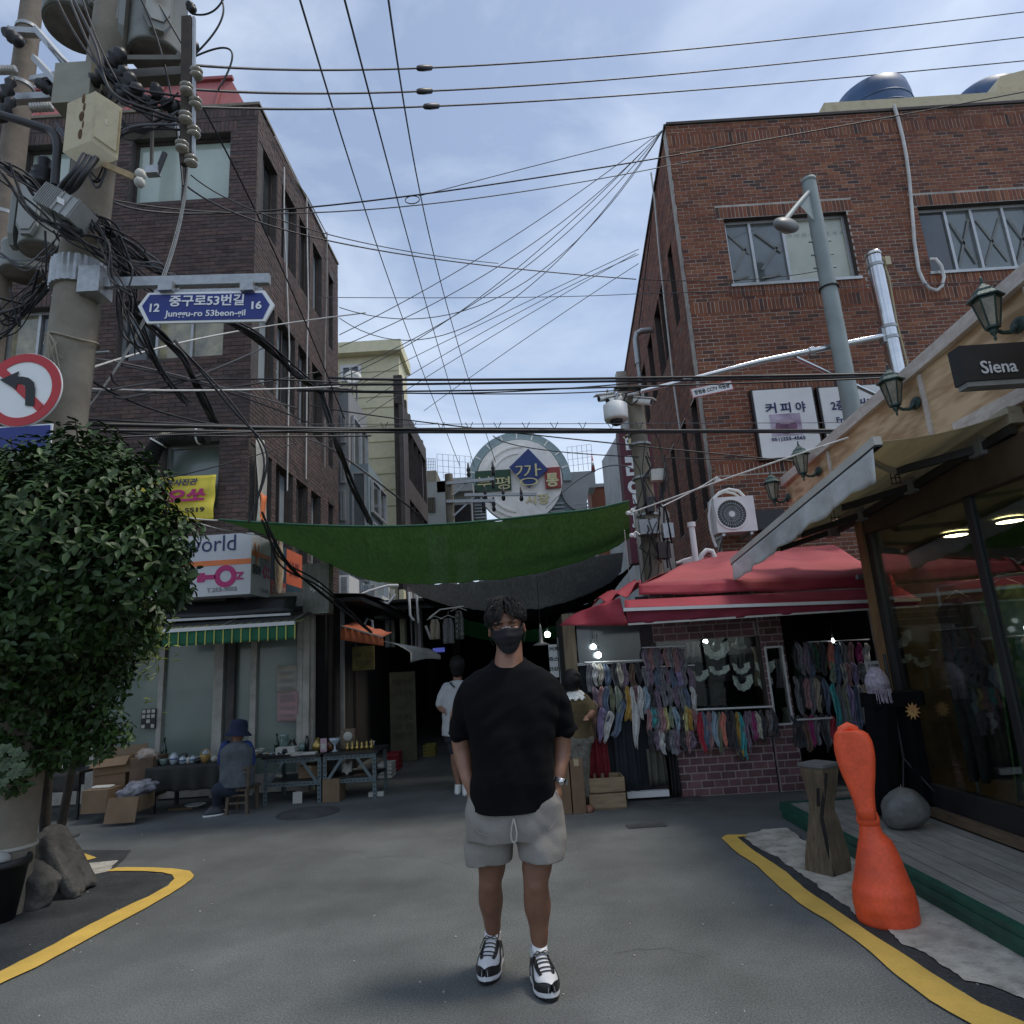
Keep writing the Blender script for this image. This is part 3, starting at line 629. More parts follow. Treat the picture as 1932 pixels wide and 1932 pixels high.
# corrugated hose
def hose(pts,r,m,parent=None,name='hose',pitch=.03):
    P_=[V(p)for p in pts];L_=sum((b-a).length for a,b in zip(P_,P_[1:]));n=int(L_/pitch*2);out_=[];rs=[]
    def pos(t):
        x=t*(len(P_)-1);i=min(int(x),len(P_)-2);f_=x-i
        a,b_,c_,d_=P_[max(i-1,0)],P_[i],P_[i+1],P_[min(i+2,len(P_)-1)]
        return .5*((2*b_)+(c_-a)*f_+(2*a-5*b_+4*c_-d_)*f_*f_+(3*b_-a-3*c_+d_)*f_**3)
    for i in range(n+1):out_.append(pos(i/n));rs.append(r*(1 if i%2 else .86))
    b=MB().tube(out_,rs,14,sm=False);return b.build(name,m,parent)
hs=thing('exhaust_hose','thick black corrugated hose strapped across the plum brick wall','hose',at(*Z2(900,930),LY-.3))
hp=[at(*Z2(x,y),LY-.25)for x,y in((820,1075),(850,1010),(890,950),(960,925),(1050,918),(1150,912))]
hose(hp,.12,BLKM,hs,'duct')
for(x,y,dx,dy)in((880,955,.5,-.8),(1105,915,1,0)):
    p=at(*Z2(x,y),LY-.25);d=V((dx,0,-dy)).normalized();MB().tube([p-d*.012,p+d*.012],.128,16).build('strap',WHITE,hs)
# ---------------------------------------------------------------- right brick building
RY,RX=10.0,3.17
d_=ray(1090,1249);RDIR=V((d_.x,d_.y,0)).normalized()
RF=Wall((RX,RY,0),(1,0,0),(0,-1,0));RS=Wall((RX,RY,0),RDIR,(-RDIR.y,RDIR.x,0))
RTOP=RF.hit(1258,238)[1];RLEN=10.4
rb=thing('brick_building','red brick building with white coffee shop boards and blue tanks on its roof','building',(RX+3,RY+3,0))
rw=[rect(RF,ZR,563,735,1180,995),rect(RF,ZR,1440,670,2060,935)]
zt=(rw[0][3]+rw[1][3])/2;zb=(rw[0][2]+rw[1][2])/2;rw=[(a,b,zb,zt)for a,b,_,_ in rw]
band=RF.hit(*ZR(420,1140))[1];band2=RF.hit(*ZR(650,1500))[1]
sold=[(0,7.6,RTOP-.42,RTOP-.2)]+[(a-.12,b+.12,zt+.01,zt+.22)for a,b,*_ in rw]+[(a-.1,b+.1,zb-.24,zb-.03)for a,b,*_ in rw]+[(0,7.6,band-.11,band+.11),(.9,7.6,band2-.11,band2+.11)]
z_=RF.hit(*ZS(1100,260))[1];sold.append((0.05,2.4,z_-.1,z_+.1))
b0=rect(RF,ZR,675,1517,1003,1815)
brick_wall(RF,0,7.6,2.5,RTOP-.0,rw,sold,RBRICK,RMORT,rb,singles=290,proud=.003)
rs_h=[]
ra=RS.hit(*ZR(320,850));rbb=RS.hit(*ZR(358,1100));ztop=ra[1];
rs_top=[(ra[0],rbb[0])]+[tuple(sorted((RS.hit(*ZR(a,1100))[0],RS.hit(*ZR(b,1100))[0])))for a,b in((302,272),(268,236),(216,186),(172,150))]
rs_top=[(min(a,b),min(a,b)+max(.45,min(abs(b-a),.8)))for a,b in rs_top]
rs_h=[(a,b,ztop-1.55,ztop)for a,b in rs_top]
zl_=RS.hit(*ZR(408,1595))[1];rs_h+=[(q,q+.5,zl_-1.9,zl_)for q in(RS.hit(*ZR(458,1700))[0],RS.hit(*ZR(458,1700))[0]+1.1,RS.hit(*ZR(458,1700))[0]+2.6,RS.hit(*ZR(458,1700))[0]+4.6)]
brick_wall(RS,0,RLEN,2.5,RTOP,rs_h,[(0,RLEN,RTOP-.42,RTOP-.2)],RBRICK,RMORT,rb,proud=.003,inset=.06)
for i,r in enumerate(rs_h):window(RS,*r,rb,DFRAME,PDARK if i%2 else PSKY,n=1,rec=.12,reveal=DFRAME,fw=.04)
b=MB();b.box(RX,RX+7.6,RY+.02,RY+.3,0,2.5);b.ob(RS.p(.3,0,0),RS.u*(RLEN-.3),-RS.n*.3,(0,0,2.5));b.build('lower_wall',LMORT,rb)
b=MB();b.box(RX+.5,RX+7.6,RY+RLEN-.4,RY+RLEN-.1,0,RTOP-.1);b.box(RX+7.35,RX+7.6,RY+.3,RY+RLEN-.4,0,RTOP-.1);b.box(RX+.9,RX+7.35,RY+.3,RY+RLEN-.4,RTOP-.6,RTOP-.3);b.build('rear_walls',RMORT,rb)
b=MB();b.ob(RF.p(0,RTOP,.04),(7.6,0,0),(0,.35,0),(0,0,.05));b.ob(RS.p(0,RTOP,.04),RS.u*RLEN,-RS.n*.34,(0,0,.05));b.build('coping',DFRAME,rb)
xs_=RF.hit(*ZR(1035,235))[0]
b=MB();b.box(RX+xs_,RX+7.6,RY+.06,RY+.4,RTOP+.052,RTOP+.34);b.build('beige_parapet',BEIGE,rb)
XT=mat('tape',(.20,.20,.185),.7,var=.1,bump=0)
for k,(r,dv)in enumerate(zip(rw,([.205,.475,.5],[.25,.47,.74]))):
    fo=window(RF,*r,rb,ALU,[PGREY,PGREY,PPAPER,PPAPER]if k==0 else[PDARK,PGREY,PGREY,PGREY],divs=dv if k else[.215,.485],rec=.10,reveal=DFRAME,fw=.05,sill=ALU)
    t=MB();a0,a1,q0,q1=r;L_=a1-a0;tp=[(.24,.46),(.02,.2)]if k==0 else[(.27,.46),(.49,.72),(.76,.97)]
    for(u0,u1)in tp:
        for(s0,s1)in((((u0+.01,.12),(u1-.01,.82)),((u0+.02,.80),(u1-.03,.15)))if k else(((u0+.02,.82),(u1-.01,.5)),((u0+.03,.25),(u1-.02,.62)),((u0+.02,.12),(u1-.04,.17)))):
            p0=RF.p(a0+L_*s0[0],lerp(q0,q1,s0[1]),-.115);p1=RF.p(a0+L_*s1[0],lerp(q0,q1,s1[1]),-.115);t.bar(p0,p1,.003,.04,up=(0,0,1))
    t.build('tape_cross',XT,fo,kind='stuff')
    if k==0:
        for j in range(9):text('가나다라마바사아자'[j],RF.p(a0+L_*.52+j*.13,q1-.36,-.110),Wd,Zd,.07,.07,GREYP,fo,th=.002)
# coffee shop boards
def board(q,name,label):
    r=rect(RF,ZR,*q);t=thing('sign_board',label,'sign',RF.p(r[0],r[2],.1))
    MB().ob(RF.p(r[0]-.03,r[2]-.025,.09),(r[1]-r[0]+.06,0,0),(0,.09,0),(0,0,r[3]-r[2]+.05)).build('frame',BLKM,t)
    MB().ob(RF.p(r[0],r[2],.115),(r[1]-r[0],0,0),(0,.03,0),(0,0,r[3]-r[2])).build('panel',WSIGN,t);return r,t
def rtext(body,q,m,t,**k):r=trect(RF,ZR,*q);text(body,RF.p(r[0],r[2],.122),Wd,Zd,r[1]-r[0],r[3]-r[2],m,t,**k)
r_,t_=board((684,1524,1001,1812),'a','white board with Korean lettering and a coffee cup picture on red brick wall')
for ch,q in zip('커피야',((740,1578,790,1628),(808,1576,855,1625),(876,1572,921,1622))):rtext(ch,q,NAVYP,t_,bold=.025)
q=rect(RF,ZR,757,1632,912,1722)
MB().ob(RF.p(q[0],q[2],.12),(q[1]-q[0],0,0),(0,.004,0),(0,0,q[3]-q[2])).build('picture',mat('mauve_print',(.32,.24,.34),.5,col2=(.60,.52,.62),scale=5,bump=0),t_)
disc(((q[0]+q[1])/2,(q[2]+q[3])/2-.03),RF,.17,.12,mat('plum_print',(.12,.05,.10),.5,col2=(.25,.12,.2),scale=9,bump=0),t_,'cup_picture',.128)
disc(((q[0]+q[1])/2,(q[2]+q[3])/2+.05),RF,.14,.045,mat('lilac_print',(.45,.35,.42),.5,var=.1,bump=0),t_,'cup_rim_picture',.132)
rtext('051)255-4565',(768,1730,922,1753),NAVYP,t_,bold=.02)
r_,t_=board((982,1512,1350,1800),'b','white board reading second floor in Korean, partly behind the grey lamp pole')
rtext('2층',(1035,1565,1100,1615),NAVYP,t_,bold=.025);rtext('커피',(1150,1555,1240,1605),NAVYP,t_,bold=.02);rtext('Free',(1060,1640,1130,1668),NAVYP,t_,bold=.02);rtext('wifi',(1145,1640,1225,1668),NAVYP,t_,bold=.02)
# tanks on the roof
TANK=mat('blue_tank',(.035,.085,.19),.45,var=.15,scale=2,bump=.03,grime=((.10,.15,.22),3,.5))
TANKT=mat('tank_lid',(.05,.12,.13),.5,var=.1,bump=.03)
def tank(x0,x1,yb,yt,Y,label,up=0):
    a=at(*ZR(x0,yb),Y);b2_=at(*ZR(x1,yb),Y);r=(b2_.x-a.x)/2;c=V(((a.x+b2_.x)/2,Y,RTOP-.3));top=at(*ZR((x0+x1)/2,yt),Y).z;h=(top-c.z)*.94
    t=thing('water_tank',label,'water tank',c)
    MB().lathe(c,[(r*.94,0),(r*.97,h*.2),(r*.98,h*.45),(r,h*.5),(r*.99,h*.76),(r*.94,h*.85),(r*.7,h*.91),(.01,h*.93)],36).build('body',TANK,t)
    MB().lathe(c+V((r*.25,0,h*.90)),[(r*.34,0),(r*.34,h*.07),(r*.30,h*.10),(.01,h*.12)],24).build('lid',TANKT,t)
    for k in range(3):
        zz=h*(.5+.09*k);MB().lathe(c+V((0,0,zz)),[(r*1.0,-.02),(r*1.012,0),(r*1.0,.02)],36).build('rib',TANK,t)
    return c,r,h,t
c,r,h,t=tank(1078,1395,212,96,11.6,'blue water tank with a white overflow pipe on the red brick roof')
p0=c+V((r*.95,0,h*.55));MB().tube([p0,p0+V((.18,0,0)),p0+V((.25,0,-.05)),p0+V((.25,0,-.9))],.045,8).build('overflow_pipe',WHITE,t)
tank(1585,1905,184,96,12.0,'blue water tank with greenish lid nearest the right edge of the roof')
ph=thing('penthouse','beige rooftop parapet piece sloping up at the right edge of the roof','wall',(RX+6.8,RY+.6,RTOP))
pts=[RF.p(RF.hit(*ZR(1862,200))[0],RTOP+.36,-.45),RF.p(RF.hit(*ZR(1862,190))[0]+.05,RTOP+.42,-.45),RF.p(RF.hit(*ZR(1928,90))[0],RTOP+1.05,-.45),RF.p(7.6,RTOP+1.3,-.45),RF.p(7.6,RTOP+.36,-.45)]
MB().poly(pts,(0,.5,0)).build('wall',BEIGE,ph)
# white conduit with a loop
cp=[RF.hit(*ZR(x,y))for x,y in((1328,228),(1345,280),(1368,370),(1385,460),(1398,560),(1408,680),(1415,760),(1420,840),(1432,920),(1440,975),(1455,1030),(1480,1060),(1515,1072),(1540,1050),(1548,1010),(1535,960),(1510,930),(1490,925))]
tag(MB().tube([RF.p(a,z,.06+(.04 if 9<i<17 else 0))for i,(a,z)in enumerate(cp)],.028,8).build('conduit',WCORD),'white flexible conduit hanging down the red brick front and ending in a loop','conduit')
for i,(pts,rr,m_)in enumerate(((((246,520),(262,640),(285,900),(318,1200),(345,1450),(380,1700)),.02,WCORD),(((262,560),(240,800),(215,1000),(190,1200),(170,1400)),.012,BLK))):
    P_=[RS.p(*RS.hit(*ZR(x,y)),.05)for x,y in pts]
    tag(MB().tube(P_,rr,6).build('wall_cable',m_),('white cable running down the alley side of red brick building near its corner','thin black cable wandering down the alley side of red brick building')[i],'cable')
p=RS.p(*RS.hit(*ZR(240,1235)),.0);vp=thing('vent_pipe','grey metal vent elbow on the alley side of the red brick wall','pipe',p)
n=RS.n;MB().tube([p+n*.0,p+n*.25,p+n*.36+V((0,0,-.05)),p+n*.4+V((0,0,-.2)),p+n*.4+V((0,0,-.8))],.07,10).build('pipe',GALV,vp);MB().tube([p+n*.4+V((0,0,-.78)),p+n*.4+V((0,0,-2.0))],.05,8).build('lower_pipe',GALV,vp)
# air conditioner on the brick front
def aircon(W,q,off,dep,label,fan=True):
    r=rect(W,ZS,*q,off)if fan else q;t=thing('air_conditioner',label,'air conditioner',W.p(r[0],r[2],off))
    MB().ob(W.p(r[0],r[2],off),W.u*(r[1]-r[0]),-W.n*dep,(0,0,r[3]-r[2])).build('case',WHITE,t);wd,ht=r[1]-r[0],r[3]-r[2]
    c_=(r[0]+wd*.40,r[2]+ht*.5);ro=ht*.41
    disc(c_,W,ro,ro,BLKM,t,'fan_opening',off+.005)
    ring(c_,W,ro*.97,ro*1.06,WHITE,t,'fan_ring',off+.02,th=.02)
    g=MB()
    for k in range(30):
        a=2*pi*k/30;g.bar(W.p(c_[0]+ro*.2*cos(a),c_[1]+ro*.2*sin(a),off+.014),W.p(c_[0]+ro*.97*cos(a+.3),c_[1]+ro*.97*sin(a+.3),off+.014),.004,.006)
    g.build('fan_grille',GREYM,t,kind='stuff')
    for q_ in(.5,.75):ring(c_,W,ro*q_-.003,ro*q_+.003,GREYM,t,'grille_ring',off+.018,th=.006)
    disc(c_,W,ro*.2,ro*.2,WHITE,t,'fan_hub',off+.022,th=.01)
    b=MB();
    for k in(.15,.85):b.bar(W.p(r[0]+wd*k,r[2]-.03,off-.02),W.p(r[0]+wd*k,r[2]-.03,.0),.04,.04);b.bar(W.p(r[0]+wd*k,r[2]-.03,off-.06),W.p(r[0]+wd*k,r[2]-.35,.0),.03,.03)
    b.build('bracket',GALV,t);return r,t
r_,t_=aircon(RF,(832,452,1112,655),.55,.32,'white air conditioner with round fan grille mounted on the red brick wall')
P_=[RF.p(*RF.hit(*ZS(x,y),.4),.4)for x,y in((1030,450),(990,410),(930,398),(870,420),(820,470),(805,560),(815,650),(835,720),(850,760))]
MB().tube(P_,.022,7).build('hose',WHITE,t_)
P_=[RF.p(*RF.hit(*ZS(x,y),.35),.35)for x,y in((1000,452),(960,425),(900,415),(850,440),(838,500),(838,600))]
MB().tube(P_,.018,7).build('hose',WHITE,t_)
r=rect(RF,ZS,1098,530,1290,640,.3);tag(MB().ob(RF.p(r[0],r[2],.3),(r[1]-r[0],0,0),(0,.28,0),(0,0,r[3]-r[2])).build('wall_box',BLKM),'plain black box on the red brick wall right of the white air conditioner','box')
# ---------------------------------------------------------------- scarf stall
TY=7.4
TW=Wall((0,TY,0),(1,0,0),(0,-1,0))
st=thing('market_stall','brick patterned scarf stall with a glass front under the red awning','stall',(2.4,TY,0))
VBR=mat('maroon_brick',(.155,.078,.078),.75,var=.2,scale=12,bump=.25,bs=80,island=.3)
VMO=mat('pinkish_mortar',(.42,.34,.33),.85,var=.12,bump=.2)
xl_,xr_=TW.hit(*ZB(765,1000))[0],TW.hit(*ZB(1340,1000))[0]
xw0,xw1=TW.hit(*ZB(640,400))[0],TW.hit(*ZB(1272,400))[0]
zt1=TW.hit(*ZB(1000,690))[1];zt2=TW.hit(*ZB(1000,215))[1];zt3=2.12
xc0,xc1=TW.hit(*ZB(1290,900))[0]+.03,TW.hit(*ZB(1440,900))[0]
def bigbricks(x0,x1,z0,z1,holes,bw=.135,bh=.062,j=.014,off=.0):
    b=MB()
    for(a,c,e,f)in cut(x0,x1,z0,z1,holes):b.ob(TW.p(a,e,off),(c-a,0,0),(0,.05,0),(0,0,f-e))
    b.build('mortar_sheet',VMO,st)
    z=z0+.01;k=0;kk=[0]
    while z+bh<z1+.02:
        x=x0-(k%2)*bw*.5-R.uniform(0,.02)
        while x<x1:
            w_=bw*R.uniform(.85,1.1);a,c=max(x,x0+.004),min(x+w_,x1-.004);zt_=min(z+bh,z1)
            zm=(z+zt_)/2
            for h in holes:
                if h[2]<zm<h[3]:
                    if a<h[1]and c>h[0]:
                        if a<h[0]-.03:c=h[0]
                        elif c>h[1]+.03:a=h[1]
                        else:a=c
            if c-a>.025:yield(a,c,z,zt_)
            x+=w_+j
        z+=bh+j;k+=1
hole_c=rect(TW,ZB,1300,268,1385,682)
hole_c=(xc0+.045,xc1-.045,hole_c[2],hole_c[3])
BK=[]
BK+=list(bigbricks(xl_,xc0-.02,0.0,zt1+.02,[]))
BK+=list(bigbricks(xc0,xc1,0.0,zt3,[hole_c],off=.02))
BK+=list(bigbricks(xw0,xc0-.02,zt2,zt3,[]))
xr1=3.95
BK+=list(bigbricks(xc1+1.0,xr1,0.0,zt3,[]))
BK.sort(key=lambda q:-((q[1]-q[0])*(q[3]-q[2])))
rest=MB()
for i,(a,c,e,f)in enumerate(BK):
    of=.02 if a>=xc0-.001 and c<=xc1+.001 else 0
    m_=MB()if i<297 else rest
    m_.ob(TW.p(a,e,of+.001-.003),(c-a,0,0),(0,-.010-R.uniform(0,.003),0),(0,0,f-e))
    if i<297:m_.build('brick',VBR,st)
rest.build('brick_rows',VBR,st,kind='stuff')
wf=MB();h=hole_c
for q in((h[0]-.02,h[0],h[2]-.02,h[3]+.02),(h[1],h[1]+.02,h[2]-.02,h[3]+.02),(h[0],h[1],h[2]-.02,h[2]),(h[0],h[1],h[3],h[3]+.02)):wf.ob(TW.p(q[0],q[2],.04),(q[1]-q[0],0,0),(0,.03,0),(0,0,q[3]-q[2]))
wf.build('narrow_window_frame',WHITE,st)
GL=clearglass('shop_glass',(.88,.92,.9),.9,.04);GLD=clearglass('dim_glass',(.42,.46,.46),.9,.07)
MB().ob(TW.p(h[0],h[2],.0),(h[1]-h[0],0,0),(0,.006,0),(0,0,h[3]-h[2])).build('narrow_pane',GL,st)
MB().ob(TW.p(xw0+.02,zt1+.02,-.02),(xc0-xw0-.05,0,0),(0,.006,0),(0,0,zt2-zt1-.02)).build('front_pane',GL,st)
b=MB();b.ob(TW.p(xw0-.03,zt1+.0,.02),(.05,0,0),(0,.08,0),(0,0,zt2-zt1));b.build('window_post',DFRAME,st)
MB().ob(TW.p(xc0-.03,zt1+.02,.02),(.03,0,0),(0,.07,0),(0,0,zt2-zt1-.02)).build('window_post',DFRAME,st)
xg0,xg1=TW.hit(*ZB(205,300))[0],TW.hit(*ZB(555,300))[0];zg0,zg1=TW.hit(*ZB(380,342))[1],TW.hit(*ZB(380,150))[1]
MB().ob(TW.p(xg0,zg0,.0),(xg1-xg0,0,0),(0,.01,0),(0,0,min(zg1-zg0+.1,1.95-zg0))).build('upper_pane',mat('smoky_glass',(.05,.06,.062),.12,var=.15,bump=0,coat=.5),st)
WOODP=mat('weathered_post',(.16,.12,.075),.8,var=.25,scale=5,stretch=(6,6,.8),bump=.3)
b=MB();b.ob(TW.p(xg0-.15,0,.03),(.13,0,0),(0,.12,0),(0,0,1.96));b.build('corner_post',WOODP,st)
b=MB();b.ob(TW.p(xg0-.02,zg0-.03,.02),(xg1-xg0+.05,0,0),(0,.05,0),(0,0,.03));b.build('rail',GREYM,st)
b=MB();b.ob(TW.p(xg1+.0,0,.0),(xw0-xg1,0,0),(0,.05,0),(0,0,2.1));b.build('dark_panel',mat('mauve_black_panel',(.035,.024,.028),.8,var=.3,bump=.1),st)
b=MB();b.ob(TW.p(xg0,0,-.02),(xg1-xg0,0,0),(0,.05,0),(0,0,zg0));b.build('lower_panel',mat('blue_black_cloth',(.016,.019,.024),.9,var=.3,bump=.1),st)
b=MB();b.box(xg0-.15,4.1,TY+1.25,TY+1.3,0,1.95);b.box(xg0-.15,xg0-.10,TY+.1,TY+1.25,0,1.95);b.box(4.0,4.1,TY,TY+1.25,0,1.95);b.box(xg0-.10,4.0,TY+.06,TY+1.25,1.95,1.98);b.build('inner_walls',DARK,st)
b=MB();b.box(xw0,4.05,TY-.03,TY+.03,zt3+.0,zt3+.08);b.build('head_beam',mat('soot_black_wood',(.02,.016,.014),.8,var=.3,bump=.2),st)
b=MB();b.box(xw0+.1,xc0,TY+.25,TY+.6,.0,zt1-.02);b.build('counter',DARK,st)
wb0,wb1=TW.hit(*ZB(470,1075))[0],TW.hit(*ZB(700,1075))[0]
b=MB();b.box(wb0,wb1,TY-.09,TY-.02,.04,.10);b.build('base_board',WHITE,st)
# awning of the stall: pent roof, front flaps, side flap
RAW=mat('red_canvas',(.30,.026,.042),.75,var=.10,scale=3,bump=.18,bs=14,dist=.03,grime=((.30,.06,.07),2.2,.5))
RAWT=mat('lit_red_canvas',(.38,.075,.082),.8,var=.10,scale=2.2,bump=.18,bs=12,dist=.03,grime=((.30,.06,.07),1.6,.6))  # same red cloth coloured paler, daylight on the roof slope painted in
sa=thing('red_awning','large red canvas awning with a paler, painted-as-lit roof over the scarf stall','awning',(2.2,7.2,2.1))
Eh=6.75
eL,eR=at(*ZS(385,990),Eh),at(*ZS(1830,940),Eh);dxr=(eR-eL).x;
def ext(a,b2,x):t=(x-a.x)/(b2.x-a.x);return a.lerp(b2,t)
eR2=ext(eL,eR,3.80)
kL=at(*ZS(870,790),9.4);kR=at(*ZS(1790,735),9.4);kR2=ext(kL,kR,4.55)
wr=lambda u,v:V((0,.0,.022*sin(u*21+v*5)*sin(v*3.1)+.03*noise.noise(V((u*6,v*3,2)))))
MB().sheet(lambda u,v:eL.lerp(eR2,u).lerp(kL.lerp(kR2,u),v)+wr(u,v)*(1 if 0<v<1 else .2),48,12,.004).build('roof_cloth',RAWT,sa)
def flap(a0,a1,b0,b1,name,m,nu=48,nv=4,amp=.012,fr=30,side=None):
    MB().sheet(lambda u,v:a0.lerp(a1,u).lerp(b0.lerp(b1,u),v)+V((0,amp*sin(u*fr+v*2)*v,amp*.6*sin(u*fr*.7+1)*v)),nu,nv,.004).build(name,m,sa)
f1L,f1R=at(*ZS(370,1062),Eh-.06),ext(at(*ZS(370,1062),Eh-.06),at(*ZS(1830,1016),Eh-.06),3.80)
flap(eL+V((-.03,-.01,0)),eR2+V((0,-.01,0)),f1L,f1R,'upper_flap',RAW,fr=24)
f2a,f2b=at(*ZS(275,1092),Eh-.10),at(*ZS(1835,1018),Eh-.10);f2b=ext(f2a,f2b,3.80)
f3a,f3b=at(*ZS(282,1145),Eh-.38),at(*ZS(1835,1092),Eh-.38);f3b=ext(f3a,f3b,3.80)
flap(f2a,f2b,f3a,f3b,'lower_roof',RAW,fr=16)
f4a,f4b=at(*ZS(300,1243),Eh-.36),at(*ZS(1840,1146),Eh-.36);f4b=ext(f4a,f4b,3.80)
flap(f3a+V((0,.0,-.012)),f3b+V((0,0,-.012)),f4a,f4b,'valance',mat('maroon_canvas',(.20,.018,.040),.75,var=.12,bump=.2,bs=20),fr=40)
MB().bar(f3a+V((-.02,-.02,-.01)),f3b+V((0,-.02,-.01)),.03,.03).build('front_rail',WHITE,sa)
MB().bar(f4a+V((0,-.006,.0)),f4b+V((0,-.006,.0)),.012,.018).build('hem',OFFW,sa)
# left flap: loose cloth dropping towards the alley
l0=at(*ZS(340,985),7.1);l1=at(*ZS(0,1160),7.15);l2=at(*ZS(300,1250),6.75);l3=at(*ZS(-130,1250),7.15);l4=at(*ZS(250,1075),6.75)
MB().sheet(lambda u,v:l4.lerp(l1,u).lerp(l2.lerp(l3,u),v)+V((0,.03*sin(u*9+v*4),.02*sin(u*15)*sin(pi*v))),18,8,.004).build('side_flap',RAW,sa)
MB().sheet(lambda u,v:eL.lerp(l0,u).lerp(l4.lerp(l4+V((-.25,.5,0)),u),v)+V((0,0,.045*sin(u*10+v*7))),12,8,.004).build('gathered_corner',RAW,sa)
# left sloping roof side so the cloth closes
MB().sheet(lambda u,v:eL.lerp(kL+V((-.9,0,-.35)),u).lerp(eL.lerp(kL,u),v)+V((0,0,.02*sin(u*8))),10,4,.004).build('hip_cloth',RAW,sa)
MB().bar(at(*ZS(1728,947),Eh-.08),at(*ZS(1840,951),Eh-.08),.05,.045).build('end_bracket',GREYM,sa)
# goods ------------------------------------------------------------
SC={}
def scarf_mat(nm,c):
    return mat('scarf_'+nm,tuple(x*.8 for x in c),.85,var=.35,scale=28,bump=.3,bs=60,col2=tuple(min(1,x*1.15)for x in c),sheen=.3)
PALm={'dusty_pink':(.36,.20,.20),'grey':(.20,.20,.21),'slate_blue':(.13,.17,.24),'olive':(.20,.21,.13),'mauve':(.22,.16,.21),'cream':(.50,.47,.38),'white':(.58,.57,.54),'mustard':(.45,.28,.06),'coral':(.62,.22,.16),'teal':(.06,.34,.34),'lavender':(.30,.24,.40),'red':(.42,.03,.05),'pale_blue':(.30,.39,.46),'brown':(.16,.10,.07),'charcoal':(.05,.05,.055),'sage':(.26,.30,.22),'beige':(.40,.34,.26),'magenta':(.33,.04,.16),'dark_green':(.03,.08,.05),'yellow':(.55,.50,.22)}
used_labels=set()
def scarf(conv,x,y0,y1,w_,col,rowname,idx,off=.05,lean=0,Y=None,shape=None):
    a=TW.hit(*conv(x,y0),off);e=TW.hit(*conv(x,y1),off);L_=a[1]-e[1];wd=w_*.34*TY/1250*1.05
    s0=R.uniform(0,6);s1=R.uniform(.7,1.3);ph_=R.uniform(.35,.75);ln=lean+R.uniform(-.06,.06)
    kn=R.random()<.25;ph_=R.choice((ph_,ph_,1.3));w_=w_*R.uniform(.8,1.35)
    def fn(u,v):  # v 0 top .. 1 tip
        c=(u-.5);wv=(.25+.75*min(1,v/.12))*(1 if v<ph_ else max(.30,1-((v-ph_)/(1-ph_))**1.5*.75))*(.86+.14*sin(v*7*s1+s0))
        if kn:wv*=1-.5*math.exp(-((v-.22)/.05)**2)
        z=a[1]-v*L_+(.04*L_*sin(u*7+s0)if v>.9 else 0)
        return TW.p(a[0]+c*wd*wv*1.1+ln*v*v*L_*1.2+.012*sin(v*8+s0),z,off+.018*sin(u*11+v*5+s0)+.012*sin(v*14+s0))
    b=MB();b.sheet(fn,6,12,.004)
    o=b.build('scarf',scarf_mat(col,PALm[col]));nm=col.replace('_',' ')
    return tag(o,f'{nm} scarf hanging {idx} {rowname}','scarf','scarves hung around the stall')
ORD=['first','second','third','fourth','fifth','sixth','seventh','eighth','ninth','tenth','eleventh','twelfth','thirteenth','fourteenth','fifteenth','sixteenth','seventeenth']
def srow(n,x0,x1,y0,y1,w_,cols,rowname,off=.05,jy=8,jl=25,lean=0,slope=0):
    for i in range(n):
        x=lerp(x0,x1,(i+.5)/n)+R.uniform(-5,5);c=cols[i%len(cols)]if isinstance(cols,list)else cols
        yy=y0+slope*(x-x0)+R.uniform(-jy,jy)*.6
        scarf(ZB,x,yy,y1+slope*(x-x0)+R.uniform(-jl,jl),w_,c,rowname,ORD[i],off+R.uniform(-.015,.02),lean)
M1=['grey','charcoal','cream','grey','charcoal','olive','brown','slate_blue']
srow(9,245,545,352,500,34,['grey','white','cream','slate_blue','charcoal','cream','mauve','brown','charcoal'],'from the left in the upper row left of the post')
srow(9,280,560,482,650,34,['mauve','dusty_pink','slate_blue','olive','sage','charcoal','mustard','dusty_pink','white'],'from the left in the lower row left of the post',off=.08)
for(x,y0,y1,c,ln,id_)in((330,600,790,'lavender',-.18,'first'),(375,620,795,'white',-.2,'second'),(440,560,760,'slate_blue',-.3,'third'),(505,485,820,'white',-.06,'fourth'),(290,560,770,'brown',-.1,'fifth')):
    scarf(ZB,x,y0,y1,38,c,'among the long loose scarves beside the stooping woman',id_,.11,ln)
srow(9,560,800,270,400,30,['mauve','dusty_pink','grey','mauve','dusty_pink','grey','dusty_pink','mauve','grey'],'from the left in the top row beside the glass',jy=4)
srow(9,560,835,378,505,32,['grey','mauve','slate_blue','grey','mauve','slate_blue','lavender','grey','mauve'],'from the left in the second row beside the glass',off=.07)
srow(9,565,850,480,620,32,['pale_blue','charcoal','mauve','grey','grey','mauve','grey','slate_blue','white'],'from the left in the third row beside the glass',off=.09)
srow(11,580,855,596,740,30,['dusty_pink','teal','grey','dusty_pink','yellow','sage','pale_blue','charcoal','yellow','mustard','dusty_pink'],'from the left in the fourth row beside the glass',off=.11)
srow(9,590,850,725,850,32,['charcoal','mauve','white','charcoal','grey','mauve','charcoal','dusty_pink','mauve'],'from the left in the lowest row beside the glass',off=.12)
srow(11,862,1135,622,850,31,['red','slate_blue','dusty_pink','pale_blue','olive','coral','charcoal','charcoal','mustard','teal','mauve'],'from the left on the white rod',off=.14,jl=35)
srow(7,1140,1300,618,760,26,['mauve','magenta','cream','charcoal','brown','grey','charcoal'],'from the left on the dark half of the rod',off=.14)
srow(8,1385,1620,640,830,36,['charcoal','charcoal','brown','magenta','grey','charcoal','grey','red'],'from the left on the low rail by the wooden bollard',off=.05)
srow(8,1490,1810,240,420,34,['dark_green','charcoal','coral','slate_blue','grey','dusty_pink','magenta','white'],'from the left in the top row at the right end',off=.06)
